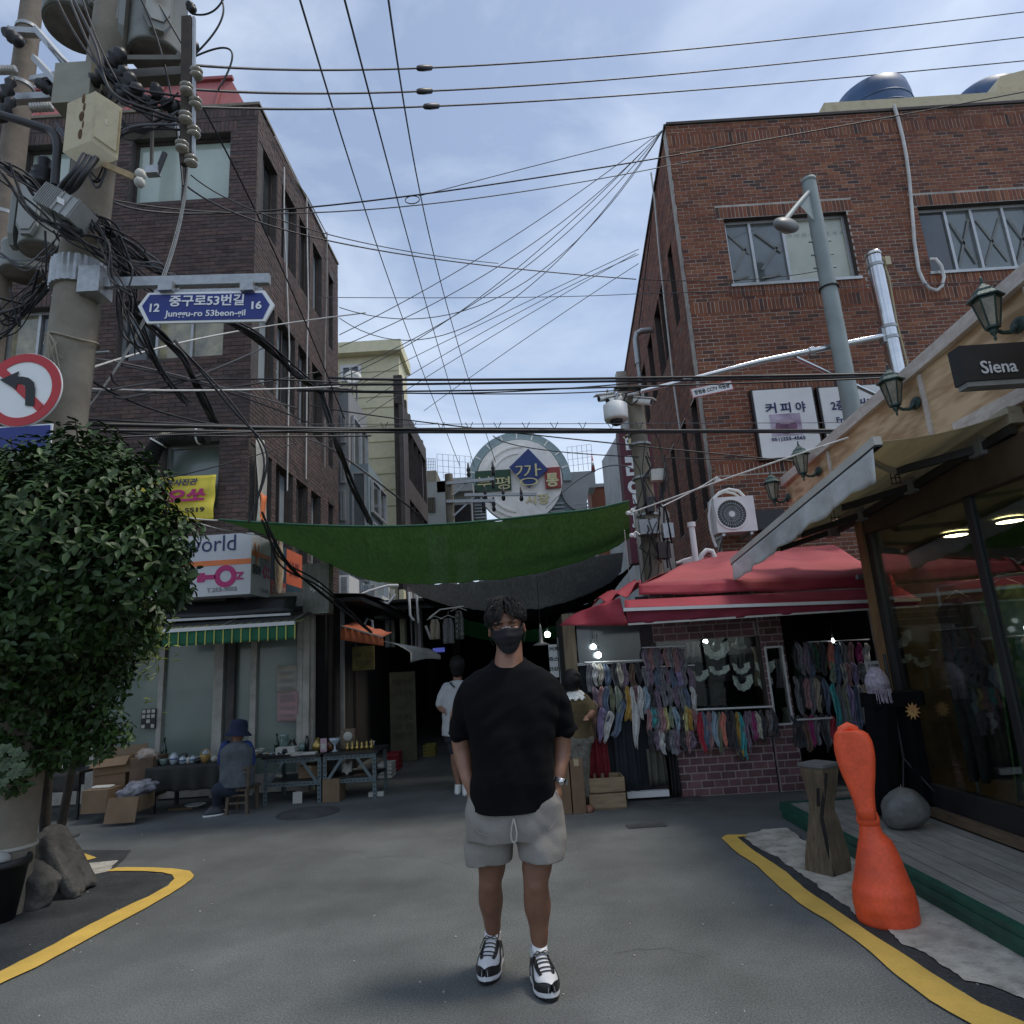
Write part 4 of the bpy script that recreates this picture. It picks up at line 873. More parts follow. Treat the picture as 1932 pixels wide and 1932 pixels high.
srow(7,1590,1810,350,480,34,['sage','slate_blue','cream','dusty_pink','lavender','grey','grey'],'from the left in the middle row at the right end',off=.09)
srow(7,1600,1810,470,720,34,['teal','grey','sage','lavender','slate_blue','grey','beige'],'from the left in the low row at the right end',off=.12,jl=40)
srow(7,1392,1560,235,420,34,['charcoal','grey','mauve','slate_blue','charcoal','brown','olive'],'from left in the upper dim row beside the brick column',off=-.02)
srow(7,1392,1590,430,630,36,['grey','charcoal','dusty_pink','grey','beige','charcoal','slate_blue'],'from left in the lower dim row beside the brick column',off=-.01)
def rod(x0,y0,x1,y1,off,label,r=.011):
    a=TW.hit(*ZB(x0,y0),off);c=TW.hit(*ZB(x1,y1),off)
    t=thing('hanging_rod',label,'rod',TW.p(a[0],a[1],off));MB().tube([TW.p(a[0],a[1],off),TW.p(c[0],c[1],off)],r,8).build('bar',WHITE,t)
    b=MB();
    for q in(a,c):MB().tube([TW.p(q[0],q[1],off),TW.p(q[0],q[1],-.01)],r*.8,6).build('bracket',GREYM,t)
rod(855,612,1285,594,.14,'long white rod carrying the colourful scarves below the window')
rod(1420,668,1615,657,.08,'short white rod of dark clothes by the wooden bollard')
for i,(x0,x1,y,nm)in enumerate(((240,560,350,'grey rod of the upper scarf row left of the post'),(560,800,268,'grey rod of the top scarf row beside the glass'),(560,850,376,'grey rod of the second scarf row beside the glass'),(1480,1820,236,'grey rod of the top scarf row at the right end'))):
    rod(x0,y,x1,y-(x1-x0)*.04,.04,nm,.007)
# collars, hats and tops inside the glass
LACE=mat('white_lace',(.84,.82,.75),.9,var=.25,scale=50,bump=.5,bs=90)
def collar(x,y,w_,h_,label,off=-.07,m=None,kind='lace_collar',spread=1.0):
    c=TW.hit(*ZB(x,y),off);wd=w_*.34*TY/1250*.5;hd=h_*.34*TY/1250
    def fn(u,v):
        a=lerp(-pi*.62,pi*.62,u)*spread;r0=lerp(.42,1,v);sc_=1+.05*sin(u*40)*v
        return TW.p(c[0]+sin(a)*wd*r0*sc_,c[1]+hd*(.35-r0*.75*cos(a)*sc_)+hd*.25,off+.02*sin(u*9)+.03*v)
    return tag(MB().sheet(fn,22,4,.004).build(kind,m or LACE),label,'collar','collars on show in the stall window')
collar(970,320,140,95,'wide pale lace collar below the black hat in the stall window')
collar(985,412,110,50,'pointed white collar in the middle of the stall window')
collar(1108,405,92,60,'small ruffled white collar right of the middle of the stall window')
collar(1118,495,105,85,'pointed cream collar lowest in the stall window')
collar(1240,490,80,60,'round cream lace collar beside the brick column')
collar(1240,405,105,70,'broad cream collar above the round one by the brick column')
collar(875,445,100,60,'dangling pale collar at the left of the stall window')
for(x,y,r_,m_,lab)in((985,275,70,BLKM,'black wide brimmed hat in the stall window'),(1098,250,42,mat('grey_felt',(.22,.23,.22),.9,bump=.2),'grey felt hat at the top of the stall window'),(1010,540,30,BLKM,'black cap low in the stall window'),(835,410,40,BLKM,'small dark hat at the left of the stall window')):
    c=TW.hit(*ZB(x,y),-.22);rr_=r_*.34*TY/1250;q=TW.p(c[0],c[1],-.22);t=thing('hat',lab,'hat',q)
    MB().lathe(q,[(rr_*.5,0),(rr_*.95,-.012),(rr_,-.02),(rr_*.95,-.03),(rr_*.5,-.015)],24,ax=(.1,-.45,.9)).build('brim',m_,t)
    MB().lathe(q,[(rr_*.55,-.01),(rr_*.53,.05),(rr_*.42,.10),(rr_*.15,.12)],20,ax=(.1,-.45,.9)).build('crown',m_,t)
def top_(x,y,w_,h_,col,lab,off=-.5):
    c=TW.hit(*ZB(x,y),off);wd=w_*.34*TY/1250;hd=h_*.34*TY/1250
    def fn(u,v):
        wv=.55+.45*v if v>.25 else .55+.3*(1-v/.25)
        return TW.p(c[0]+(u-.5)*wd*wv,c[1]-v*hd,off+.03*sin(u*14+v*3))
    return tag(MB().sheet(fn,14,10,.006).build('blouse',scarf_mat(col,PALm[col])),lab,'clothes','clothes hanging inside the stall')
top_(835,235,110,120,'grey','pale grey top at the upper left of the stall window');top_(1095,300,80,160,'charcoal','black top on the mannequin in the stall window')
top_(1205,260,110,220,'beige','beige lace blouse beside the brick column');top_(950,470,150,160,'charcoal','charcoal top behind the white collars');top_(1320,330,80,160,'grey','grey blouse behind the narrow window')
top_(1420,300,90,200,'dark_green','dark green coat right of the brick column');top_(1500,420,110,150,'grey','crumpled grey shirt right of the brick column');top_(1360,600,70,90,'sage','pale sage cloth in the narrow window')
# lamps
GW=glow('cool_lamp_glow',(.85,.95,1.0),9)
def lamp(conv,x,y,off,r,lab,m=GW,bulb=True,Y=None):
    c=TW.hit(*conv(x,y),off)if Y is None else None;q=TW.p(c[0],c[1],off)if Y is None else at(*conv(x,y),Y);t=thing('lit_lamp',lab,'lamp',q)
    if bulb:MB().ball(q,r).build('bulb',m,t)
    else:MB().tube([q-V((.0,0,r*1.3)),q+V((.0,0,r*1.3))],r*.55,10).build('bulb',m,t)
    MB().tube([q+V((0,0,r*.9)),q+V((0,0,r*.9+.05))],r*.4,8).build('socket',GREYM,t)
    MB().tube([q+V((0,0,r*.9+.05)),q+V((0,0,.22))],.004,5).build('cord',BLK,t)
lamp(ZB,288,262,.10,.030,'round lit bulb, upper left of the two before the smoky pane');lamp(ZB,316,308,.12,.034,'round lit bulb, lower right of the two before the smoky pane')
lamp(ZB,910,234,-.25,.028,'lit lamp at the upper left inside the stall window');lamp(ZB,1012,246,-.3,.026,'lit lamp above the black hat in the stall window')
lamp(ZB,1225,224,-.1,.022,'lit tube lamp at the top left of the brick column',bulb=False);lamp(ZB,1618,228,.05,.018,'lit tube lamp above the scarves at the right end',bulb=False)
# cloths and boxes at the foot of the stall
def cloth(q,col,lab,off,nm='hanging_cloth',cat='cloth',folds=9,amp=.02,m=None):
    r=rect(TW,ZB,*q,off)
    return tag(MB().sheet(lambda u,v:TW.p(lerp(r[0],r[1],u)+.015*(v-.5)*sin(u*5),lerp(r[2],r[3],v),off+amp*sin(u*folds*2)+.01*sin(v*4)),24,6,.005).build(nm,m or mat('cloth_'+col[0],col[1],.9,var=.2,bump=.2)),lab,cat)
cloth((252,770,385,992),('deep_red',(.19,.015,.022)),'dark red cloth hanging behind the wooden crate',.06)
cloth((385,640,560,1062),('blue_black',(.022,.026,.033)),'blue black cloth covering the stall front beside the red cloth',.03)
cloth((580,830,705,1022),('khaki',(.085,.085,.065)),'khaki garment hanging low left of the brick base',.06)
cloth((700,840,780,1090),('soot',(.016,.016,.016)),'black cloth hanging at the left edge of the brick base',.05)
PLYW=mat('crate_wood',(.30,.215,.125),.85,var=.2,scale=6,stretch=(1,8,8),bump=.3)
CARD=mat('cardboard',(.20,.135,.08),.9,var=.12,scale=4,bump=.12,grime=((.16,.10,.06),5,.4))
CARDD=mat('brown_cardboard',(.19,.12,.07),.9,var=.15,scale=4,bump=.15)
r=rect(TW,ZB,256,992,470,1100,.35);ct=thing('wooden_crate','flat wooden crate of pale slats below the red cloth','crate',TW.p(r[0],0,.3))
H_=r[3];b0_=MB().box(r[0],r[1],TY-.34,TY-.05,.0,.012);b0_.build('bottom',PLYW,ct)
for zz in(.015,H_*.5+.012):
    hh=H_*.5-.02
    MB().box(r[0],r[1],TY-.35,TY-.335,zz,zz+hh).build('slat',PLYW,ct);MB().box(r[0],r[1],TY-.06,TY-.045,zz,zz+hh).build('slat',PLYW,ct)
    MB().box(r[0]+.002,r[0]+.016,TY-.335,TY-.06,zz,zz+hh).build('slat',PLYW,ct);MB().box(r[1]-.016,r[1]-.002,TY-.335,TY-.06,zz,zz+hh).build('slat',PLYW,ct)
def carton(x0,x1,y0,y1,z0,z1,lab,m=None,open_=False,flaps=True,tape=True,group=None,rz=0,name='cardboard_box'):
    m=m or CARD;cx_,cy_=(x0+x1)/2,(y0+y1)/2;t=thing(name,lab,'box',(cx_,cy_,z0),group);T=.006
    b=MB()
    if open_:b.box(x0,x1,y0,y0+T,z0,z1);b.box(x0,x1,y1-T,y1,z0,z1);b.box(x0,x0+T,y0+T,y1-T,z0,z1);b.box(x1-T,x1,y0+T,y1-T,z0,z1);b.box(x0+T,x1-T,y0+T,y1-T,z0,z0+T)
    else:b.box(x0,x1,y0,y1,z0,z1)
    bevel(b.build('body',m,t),.003)
    if open_ and flaps:
        d=(y1-y0)*.45;MB().poly([(x0,y0,z1),(x1,y0,z1),(x1-.01,y0-d*.5,z1-d*.6),(x0+.01,y0-d*.5,z1-d*.6)],(0,-.004,.004)).build('flap',m,t)
        MB().poly([(x0,y1,z1),(x1,y1,z1),(x1-.01,y1+d*.4,z1+d*.6),(x0+.01,y1+d*.4,z1+d*.6)],(0,.004,-.002)).build('flap',m,t)
    if tape and not open_:MB().box(cx_-.025,cx_+.025,y0-.002,y1+.002,z1-.06,z1+.002).build('tape',mat('parcel_tape',(.42,.33,.20),.35,var=.05,bump=0),t)
    t.rotation_euler=(0,0,rz);return t
a_,c_=atZ(*ZB(95,1095)),atZ(*ZB(190,1095))
carton(a_.x,(a_.x+c_.x)/2-.006,TY-.45,TY-.16,0,.52,'brown carton standing behind the man, left of the stooping woman',CARDD)
carton((a_.x+c_.x)/2+.006,c_.x+.04,TY-.45,TY-.16,0,.50,'brown carton close behind the legs of the stooping woman',CARDD)
# small vertical coffee sign by the alley
q=at(*ZP(1185,540),8.4);q2=at(*ZP(1275,810),8.4);cfs=thing('sign_board','narrow white upright sign reading coffee and juice in Korean at the alley mouth','sign',(q.x,8.4,q2.z))
MB().box(q.x,q2.x,8.4,8.45,q2.z,q.z).build('panel',WSIGN,cfs);CWW=Wall((0,8.4,0),(1,0,0),(0,-1,0))
for s_,(ya,yb)in zip(('커피','쥬스','건강'),((555,595),(640,680),(722,760))):stext(s_,CWW,ZP,1190,ya,1270,yb,BLACKP,cfs,bold=.02)
MB().tube([(q2.x+.02,8.42,0),(q2.x+.02,8.42,q.z+.08)],.012,8).build('post',GREYM,cfs)
# price card on the right end
q=at(*ZB(1840,370),6.9);t=thing('price_card','small white price card standing above the black trousers','card',q)
MB().box(q.x-.075,q.x+.075,6.9,6.904,q.z-.05,q.z+.05).build('card',WSIGN,t);text('5,000',q+V((-.05,-.004,-.01)),Wd,Zd,.1,.03,BLACKP,t,th=.002);MB().tube([q+V((0,.006,-.05)),q+V((0,.006,-.35))],.004,6).build('stem',GREYM,t)
# ---------------------------------------------------------------- the shop with the deck
SX=3.13
PLY=mat('plywood',(.42,.27,.145),.75,col2=(.68,.49,.30),scale=4.2,lo=.40,hi=.60,stretch=(1,.55,2.6),bump=.25,bs=25,detail=2)
WWASH=mat('whitewashed_board',(.52,.45,.40),.8,col2=(.66,.60,.54),scale=4,stretch=(2,1,6),bump=.25,grime=((.34,.22,.16),13,.45))
DECKW=mat('deck_wood',(.20,.195,.175),.85,col2=(.31,.30,.27),scale=6,stretch=(14,1,14),bump=.35,bs=40,grime=((.12,.115,.10),3,.5),island=.12)
GREENP=mat('green_painted_trim',(.012,.075,.050),.5,var=.2,scale=9,bump=.1)
BROWNW=mat('brown_post_wood',(.19,.105,.045),.55,var=.2,scale=5,stretch=(7,7,1),bump=.15)
sh=thing('shop_building','clothes shop with black framed glass, plywood fascia and a side glass wall','building',(4.5,4.5,0))
FX=3.2
FWl=Wall((FX,0,0),(0,1,0),(-1,0,0))
fz=lambda y:lerp(3.60,3.37,(y-3.7)/4.0)  # top edge sinks slightly with distance
Y0,Y1=1.2,7.5
b=MB();b.poly([(FX,Y0,2.62),(FX,Y1,2.62),(FX,Y1,fz(Y1)-.09),(FX,Y0,fz(Y0)-.09)],(.03,0,0));fas=b.build('fascia',PLY,sh)
b=MB();b.poly([(FX-.05,Y0,fz(Y0)-.10),(FX-.05,Y1,fz(Y1)-.10),(FX-.05,Y1,fz(Y1)),(FX-.05,Y0,fz(Y0))],(.16,0,0));b.build('top_board',WWASH,sh)
for y in(3.62,4.75,6.35):MB().box(FX-.018,FX-.001,y,y+.045,2.72,fz(y)-.11).build('batten',WWASH,sh)
b=MB();q0=atX(*ZE(1115,642),FX-.03);q1=atX(*ZE(1498,440),FX-.03);d=(q1-q0);b.bar(q0+V((0,0,-.03)),q0+d*1.9+V((0,0,-.03)),.04,.09);b.build('lower_board',WWASH,sh)
MB().box(FX+.03,7.4,Y0,7.2,2.72,2.80).build('roof_slab',BLKM,sh)
MB().box(FX+.03,FX+.06,7.21,Y1,2.62,3.2).build('fascia_back',PLY,sh)
# glass front
zb_,zt_=.17,2.38
ym=atX(*ZE(1212,1140),SX).y;ymb=atX(*ZE(1370,1900),SX).y;ym=(ym+ymb)/2
yc=5.85
posts=[yc-.09,ym-.035,ym-1.25,1.3]
MB().box(SX-.03,SX+.06,yc-.14,yc-.0,.13,2.5).build('frame_post',BLKM,sh)
MB().box(SX-.02,SX+.03,ym-.03,ym+.03,.37,2.38).build('frame_post',BLKM,sh)
MB().box(SX-.02,SX+.03,ym-1.38,ym-1.32,.37,2.38).build('frame_post',BLKM,sh)
MB().box(SX-.055,SX-.032,yc-.06,yc+.05,.13,2.5).build('corner_trim',BROWNW,sh)
MB().box(SX-.04,SX+.09,1.0,yc-.002,2.38,2.62).build('head_frame',mat('bronze_beam',(.055,.038,.022),.5,var=.2,bump=.05),sh)
MB().box(SX-.045,SX+.05,1.0,yc-.145,.20,.36).build('bottom_rail',BLKM,sh)
MB().box(SX-.09,SX+.06,1.0,yc-.145,.13,.196).build('wooden_sill',mat('sill_wood',(.13,.09,.055),.7,var=.2,stretch=(8,1,8),bump=.2),sh)
SG=clearglass('store_glass',(.82,.86,.82),.95,.075)
for(a,c_)in((ym+.03,yc-.14),(ym-1.32,ym-.03)):MB().box(SX+.002,SX+.010,a,c_,.36,2.38).build('glass_pane',SG,sh)
FY=7.12;MB().poly([(SX+.062,yc-.05,.0),(SX+.12,yc-.05,.0),(3.92,FY,.0),(3.84,FY,.0)],(0,0,2.62)).build('side_wall',BLKM,sh)
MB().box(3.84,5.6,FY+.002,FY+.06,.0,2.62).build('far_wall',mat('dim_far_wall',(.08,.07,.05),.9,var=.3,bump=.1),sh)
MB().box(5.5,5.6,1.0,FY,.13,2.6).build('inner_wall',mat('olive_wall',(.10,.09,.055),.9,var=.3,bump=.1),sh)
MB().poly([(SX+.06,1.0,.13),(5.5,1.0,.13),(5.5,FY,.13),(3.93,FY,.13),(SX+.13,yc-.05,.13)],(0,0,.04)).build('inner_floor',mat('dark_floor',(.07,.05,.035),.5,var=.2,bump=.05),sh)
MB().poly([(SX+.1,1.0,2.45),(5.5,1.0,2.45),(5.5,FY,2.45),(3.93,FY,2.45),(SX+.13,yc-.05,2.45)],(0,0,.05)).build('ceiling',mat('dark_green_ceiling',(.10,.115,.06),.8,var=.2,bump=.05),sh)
for(x,y,lab)in((1425,885,'a'),(1565,925,'b')):
    pass
for(X_,Y_,lab)in((4.30,6.40,'round ceiling lamp nearer the corner post inside the glass shop'),(4.38,5.78,'round ceiling lamp nearer the right edge inside the glass shop'),(3.9,4.7,'added unseen ceiling lamp nearest the glass, brightening the glass shop')):  # the last lamp is unseen, added to brighten the room
    t=thing('lit_lamp',lab,'lamp',(X_,Y_,2.41));MB().lathe((X_,Y_,2.41),[(.10,0),(.10,.03)],18).build('diffuser',glow('warm_lamp_glow',(1,.78,.48),20),t);MB().lathe((X_,Y_,2.412),[(.12,0),(.12,.028),(.105,.028),(.105,0)],18).build('rim',GREYM,t)
for k,(yy,txt)in enumerate(((5.0,'SIENA'),(4.55,'OPEN'))):pass
# clothes inside the shop
def garment(x,y,z,w_,h_,col,lab,rot=0,cat='clothes',group='clothes hanging inside the glass shop',nm='garment'):
    t=thing(nm,lab,cat,(x,y,z-h_),group);u_=V((cos(rot),sin(rot),0));n_=V((-u_.y,u_.x,0));s0=R.uniform(0,6)
    def fn(u,v):
        wv=(.62+.38*(1-v/.18)if v<.18 else .62+.38*v)if v>.03 else .35
        return V((x,y,z))+u_*((u-.5)*w_*wv)+n_*(.05*sin(u*13+s0+v*2)*min(1,v*3)+.04)-V((0,0,v*h_))
    MB().sheet(fn,20,12,.006).build('front_cloth',col,t)
    MB().sheet(lambda u,v:fn(u,v)-n_*.09,20,12,.006).build('rear_cloth',col,t)
    MB().tube([V((x,y,z+.0))-u_*w_*.26,V((x,y,z+.06)),V((x,y,z+.0))+u_*w_*.26],.006,5).build('hanger',GREYM,t);return t
gm={k:mat('knit_'+k,v,.95,var=.35,scale=20,bump=.4,bs=60)for k,v in{'moss':(.08,.16,.055),'bark':(.10,.075,.055),'ink':(.03,.03,.032),'stone':(.32,.30,.26),'rust':(.26,.12,.06)}.items()}
for i,(x,y,z,wd,h_,k,lab)in enumerate(((3.5,5.35,1.75,.5,1.35,'ink','black coat nearest the corner inside the glass shop'),(3.6,4.95,1.8,.45,1.5,'moss','long moss green knit inside the glass shop'),(3.72,4.6,1.8,.45,1.45,'bark','dark brown long coat behind the moss green knit'),(3.55,4.25,1.75,.4,1.2,'moss','short green cardigan at the right edge inside the glass shop'),(4.3,5.3,1.7,.5,1.1,'stone','pale stone blouse far inside the glass shop'),(4.2,4.6,1.8,.5,1.4,'rust','rust patterned dress far inside the glass shop'),(4.7,4.9,1.8,.5,1.3,'ink','black dress at the back of the glass shop'))):
    garment(x,y,z,wd,h_,gm[k],lab,rot=R.uniform(-.3,.5))
t=thing('clothes_rail','dark clothes rail standing inside the glass shop','clothes rack',(3.7,4.8,.17))
MB().tube([(3.45,5.5,1.86),(3.8,4.0,1.86)],.014,8).build('rail',GREYM,t)
for(x,y)in((3.45,5.5),(3.8,4.0)):MB().tube([(x,y,.17),(x,y,1.86)],.014,8).build('upright',GREYM,t)
# projecting sign
sg=thing('shop_sign','black projecting box sign with white lettering Siena on the plywood fascia','sign',(2.9,3.5,2.9))
GY=3.5;s0=at(*ZE(1132,200),GY);s1=at(*ZE(1132,395),GY);x0=s0.x;x1=FX-.052
zt_s,zb_s=at(*ZE(1315,190),GY).z,at(*ZE(1315,388),GY).z
MB().box(x0,x1,GY,GY+.10,zb_s,zt_s).build('case',BLKM,sg)
MB().box(x0+.01,x1-.01,GY+.01,GY+.09,zb_s-.03,zb_s-.001).build('underside',GREYM,sg)
SGW=Wall((0,GY,0),(1,0,0),(0,-1,0));r=rect(SGW,ZE,1250,308,1466,366)
text('Siena',SGW.p(r[0],zb_s+.035,.004),Wd,Zd,min(r[1],x1-.01)-r[0],r[3]-r[2],mat('silver_lettering',(.62,.62,.62),.4,var=0,bump=0),sg,bold=.012)
MB().box(x1-.0,FX-.02+.0,GY+.03,GY+.09,zb_s+.05,zt_s-.05).build('bracket',BLKM,sg)
# lanterns
LG=mat('verdigris_metal',(.035,.065,.058),.5,metal=.3,var=.4,scale=30,bump=.3)
LGL=mat('amber_frosted_glass',(.22,.20,.15),.2,var=.3,scale=14,bump=.02,coat=.4)
def lantern(loc,label=None):
    t=thing('wall_lantern',label,'lantern',loc,'lanterns along the plywood fascia');o=V(loc)
    n=6;g=lambda r_,z:[o+V((r_*cos(pi/6+2*pi*i/n),r_*sin(pi/6+2*pi*i/n),z))for i in range(n)]
    MB().loft([g(.045,-.10),g(.085,.10)],sm=False).build('glass',LGL,t)
    b=MB()
    for i in range(n):a0,a1=g(.047,-.10)[i],g(.088,.10)[i];b.bar(a0,a1,.009,.009)
    b.loft([g(.09,.10),g(.09,.115)],sm=False);b.loft([g(.05,-.115),g(.05,-.10)],sm=False);b.build('cage',LG,t)
    MB().loft([g(.118,.115),g(.118,.125),g(.075,.165),g(.07,.185),g(.035,.215),g(.02,.235)],sm=False).build('cap',LG,t)
    MB().lathe(o+V((0,0,.235)),[(.008,0),(.014,.015),(.006,.03),(.012,.042),(.002,.065)],10).build('finial',LG,t)
    MB().lathe(o+V((0,0,-.21)),[(.002,0),(.012,.02),(.006,.035),(.022,.06),(.03,.095)],10).build('pendant',LG,t)
    MB().tube([o+V((.0,0,-.115)),o+V((.06,0,-.15)),o+V((.12,0,-.15)),o+V((.155,0,-.12)),o+V((.185,0,-.10))],[.012,.014,.018,.02,.024],8).build('bracket_arm',LG,t)
    MB().lathe(o+V((.186,0,-.10)),[(.06,0),(.055,.012),(.03,.02)],16,ax=(-1,0,0),sy=1.3).build('wall_plate',LG,t)
    return t
lp=[atX(*ZE(1305,25),FX-.19),atX(*ZE(770,470),FX-.19),atX(*ZE(262,860),FX-.19),atX(*ZE(103,1010),FX-.19)]
ll_=['green metal wall lantern above the black sign, largest of the four','green metal wall lantern in front of the grey lamp pole foot, second largest','small green wall lantern above the white awning valance, second smallest','smallest green wall lantern at the far end of the fascia']
L0=lantern(lp[0],ll_[0])
L0.scale=(.86,)*3
for p,lab in zip(lp[1:],ll_[1:]):copy_tree(L0,p,label=lab)
# retractable awning
CRM=netting('cream_awning',(.46,.41,.29),1.0,2.2)
VAL=netting('white_valance',(.82,.83,.82),1.0,5)
ra_=thing('retractable_awning','cream retractable awning with a white valance on the shop front','awning',(2.7,5,2.5))
EX=2.25;e0=atX(1651,834,EX);e1=atX(1384,1058,EX);w0=V((SX-.0,e0.y-.02,2.78));w1=V((SX-.02,6.45,2.62))
MB().sheet(lambda u,v:e0.lerp(e1,u).lerp(w0.lerp(w1,u),v)+V((0,0,-.035*sin(pi*v)*(1+.3*sin(u*7)))),24,10,.004).build('cloth',CRM,ra_)
MB().bar(e0+V((-.0,-.03,.0)),e1+V((0,.03,0)),.05,.055).build('front_bar',OFFW,ra_)
MB().bar(e0+V((-.0,-.032,-.034)),e1+V((0,.032,-.034)),.045,.012).build('bar_seam',BLKM,ra_)
hv=.17
MB().sheet(lambda u,v:e0.lerp(e1,u)+V((-.02+.02*sin(u*31)*v+(-.05*v*max(0,.06-u)/.06),-.05*v*max(0,.06-u)/.06,-.035-v*(hv+.018*abs(sin(u*pi*9))+.06*max(0,(.05-u)/.05)))),90,6,.003).build('valance',VAL,ra_)
MB().bar(w0+V((.0,0,-.02)),w1+V((0,-.3,-.02)),.09,.11).build('cassette',mat('cream_casing',(.38,.34,.25),.6,var=.1,bump=.05),ra_)
b=MB().bar(w0+V((-.04,0,-.12)),w1+V((-.04,-.3,-.12)),.05,.05);b.build('torsion_bar',BLKM,ra_)
for t_ in(.12,.42,.72,.95):
    a=w0.lerp(w1,t_)+V((-.05,0,-.12));m_=e0.lerp(e1,min(.97,t_+.10)).lerp(w0.lerp(w1,t_+.02),.5)+V((0,.1,-.07));e_=e0.lerp(e1,max(.03,t_-.05))+V((.03,0,-.01))
    MB().bar(a,m_,.035,.05).build('folding_arm',BLKM,ra_);MB().bar(m_,e_,.03,.04).build('folding_arm',MATS['cream_casing'],ra_)
    MB().box(a.x-.03,a.x+.06,a.y-.06,a.y+.06,a.z-.05,a.z+.06).build('arm_bracket',GREYM,ra_)
for u_ in(.25,.6):
    q=e0.lerp(e1,u_).lerp(w0.lerp(w1,u_),.55)+V((0,0,-.06));b=MB()
    for k in range(3):b.tube([q+V((-.03+.03*k,0,0)),q+V((-.03+.03*k,0,-.07))],.004,5)
    b.tube([q+V((-.04,0,-.07)),q+V((.04,0,-.07))],.004,5);b.tube([q+V((-.04,0,-.03)),q+V((.04,0,-.03))],.004,5);b.tube([q+V((0,0,0)),q+V((0,0,.05))],.004,5);b.build('wire_clip',BLKM,ra_)
# deck
dk=thing('wooden_deck','weathered plank deck with a dark green edge before the glass shop','deck',(2.6,3.5,0))
DX0,DX1,DY0,DY1=2.20,SX-.1,.6,6.3;npl=8;pw=(DX1-DX0-.06)/npl
for i in range(npl):
    x0=DX0+.06+i*pw;cuts=sorted([DY0,DY1-.05,R.uniform(2.5,5.0)])
    for a,c_ in zip(cuts,cuts[1:]):MB().box(x0+.003,x0+pw-.003,a+.003,c_-.003,.095,.125+R.uniform(-.0015,.0015)).build('plank',DECKW,dk)
MB().box(DX0+.06,SX+.3,DY0,DY1-.055,.0,.09).build('underframe',DARK,dk)
MB().box(DX0-.0,DX0+.055,DY0,DY1,.0,.06).build('edge_trim',GREENP,dk);MB().box(DX0-.015,DX0+.055,DY0,DY1+.01,.062,.098).build('edge_trim',GREENP,dk);MB().box(DX0-.006,DX0+.05,DY0,DY1+.005,.100,.132).build('edge_trim',GREENP,dk)
MB().box(DX0+.058,SX+.4,DY1-.05,DY1,.0,.13).build('end_trim',GREENP,dk)
MB().box(DX1+.003,SX+.4,yc+.06,DY1-.055,.095,.125).build('plank',DECKW,dk)
# wooden bollard: a carved hourglass post
WST=mat('old_carved_wood',(.095,.070,.042),.85,col2=(.165,.125,.078),scale=5,stretch=(9,9,1.1),bump=.5,bs=35,grime=((.05,.042,.032),5,.5))
c0=atZ(*ZD(628,1085));bl=thing('wooden_bollard','hourglass shaped wooden post with a long crack and a flat grey top','bollard',c0)
sil=[(1085,512,742),(1000,510,735),(900,518,705),(800,525,680),(740,528,655),(690,526,655),(640,515,662),(580,500,668),(520,482,672),(500,480,672)]
def sqring(c,r_,z,n=6,k=.16,rot=.55):
    out_=[]
    for s_ in range(4):
        for j in range(n):
            t_=-1+2*j/n;p_=[(1,t_),(-t_,1),(-1,-t_),(t_,-1)][s_];l_=max(1,math.hypot(*p_));f_=1-(l_-1)*k
            x_,y_=p_[0]*r_*f_,p_[1]*r_*f_;out_.append(V((c.x+x_*cos(rot)-y_*sin(rot),c.y+x_*sin(rot)+y_*cos(rot),z)))
    return out_
rings=[]
for(y,xa,xb)in sil:
    pa,pb=at(*ZD(xa,y),c0.y),at(*ZD(xb,y),c0.y);rings.append((max(0,pa.z),(pb.x-pa.x)/2*.80,(pa.x+pb.x)/2))
z0f=rings[0][0]
rings=[(z-z0f,r_,x_)for z,r_,x_ in rings]
MB().loft([sqring(V((x_,c0.y,0)),r_,z)for z,r_,x_ in rings],sm=False).build('trunk',WST,bl)
zt_,rt,xt=rings[-1]
MB().loft([sqring(V((xt,c0.y,0)),rt*1.04,zt_+.001),sqring(V((xt,c0.y,0)),rt*1.12,zt_+.012),sqring(V((xt,c0.y,0)),rt*1.1,zt_+.028)],sm=False).build('top_slab',mat('grey_slab',(.12,.12,.115),.7,var=.2,bump=.2),bl)
b=MB()
for(xa,ya,xb,yb,wd)in((575,515,572,640,.012),(572,640,560,760,.010),(560,760,580,900,.014),(580,900,610,1085,.016),(536,600,545,700,.006)):
    pa,pb=at(*ZD(xa,ya),c0.y),at(*ZD(xb,yb),c0.y);za,zb2=pa.z-z0f,pb.z-z0f
    def fy(zz):
        for(z1__,r1_,x1_),(z2__,r2_,x2_)in zip(rings,rings[1:]):
            if z1__<=zz<=z2__:return c0.y-lerp(r1_,r2_,(zz-z1__)/(z2__-z1__))*1.17
        return c0.y-rings[0][1]*1.17
    b.bar((pa.x,fy(za),za),(pb.x,fy(max(0,zb2)),max(.005,zb2)),wd,.02,up=(1,0,0))
b.build('crack',DARK,bl)
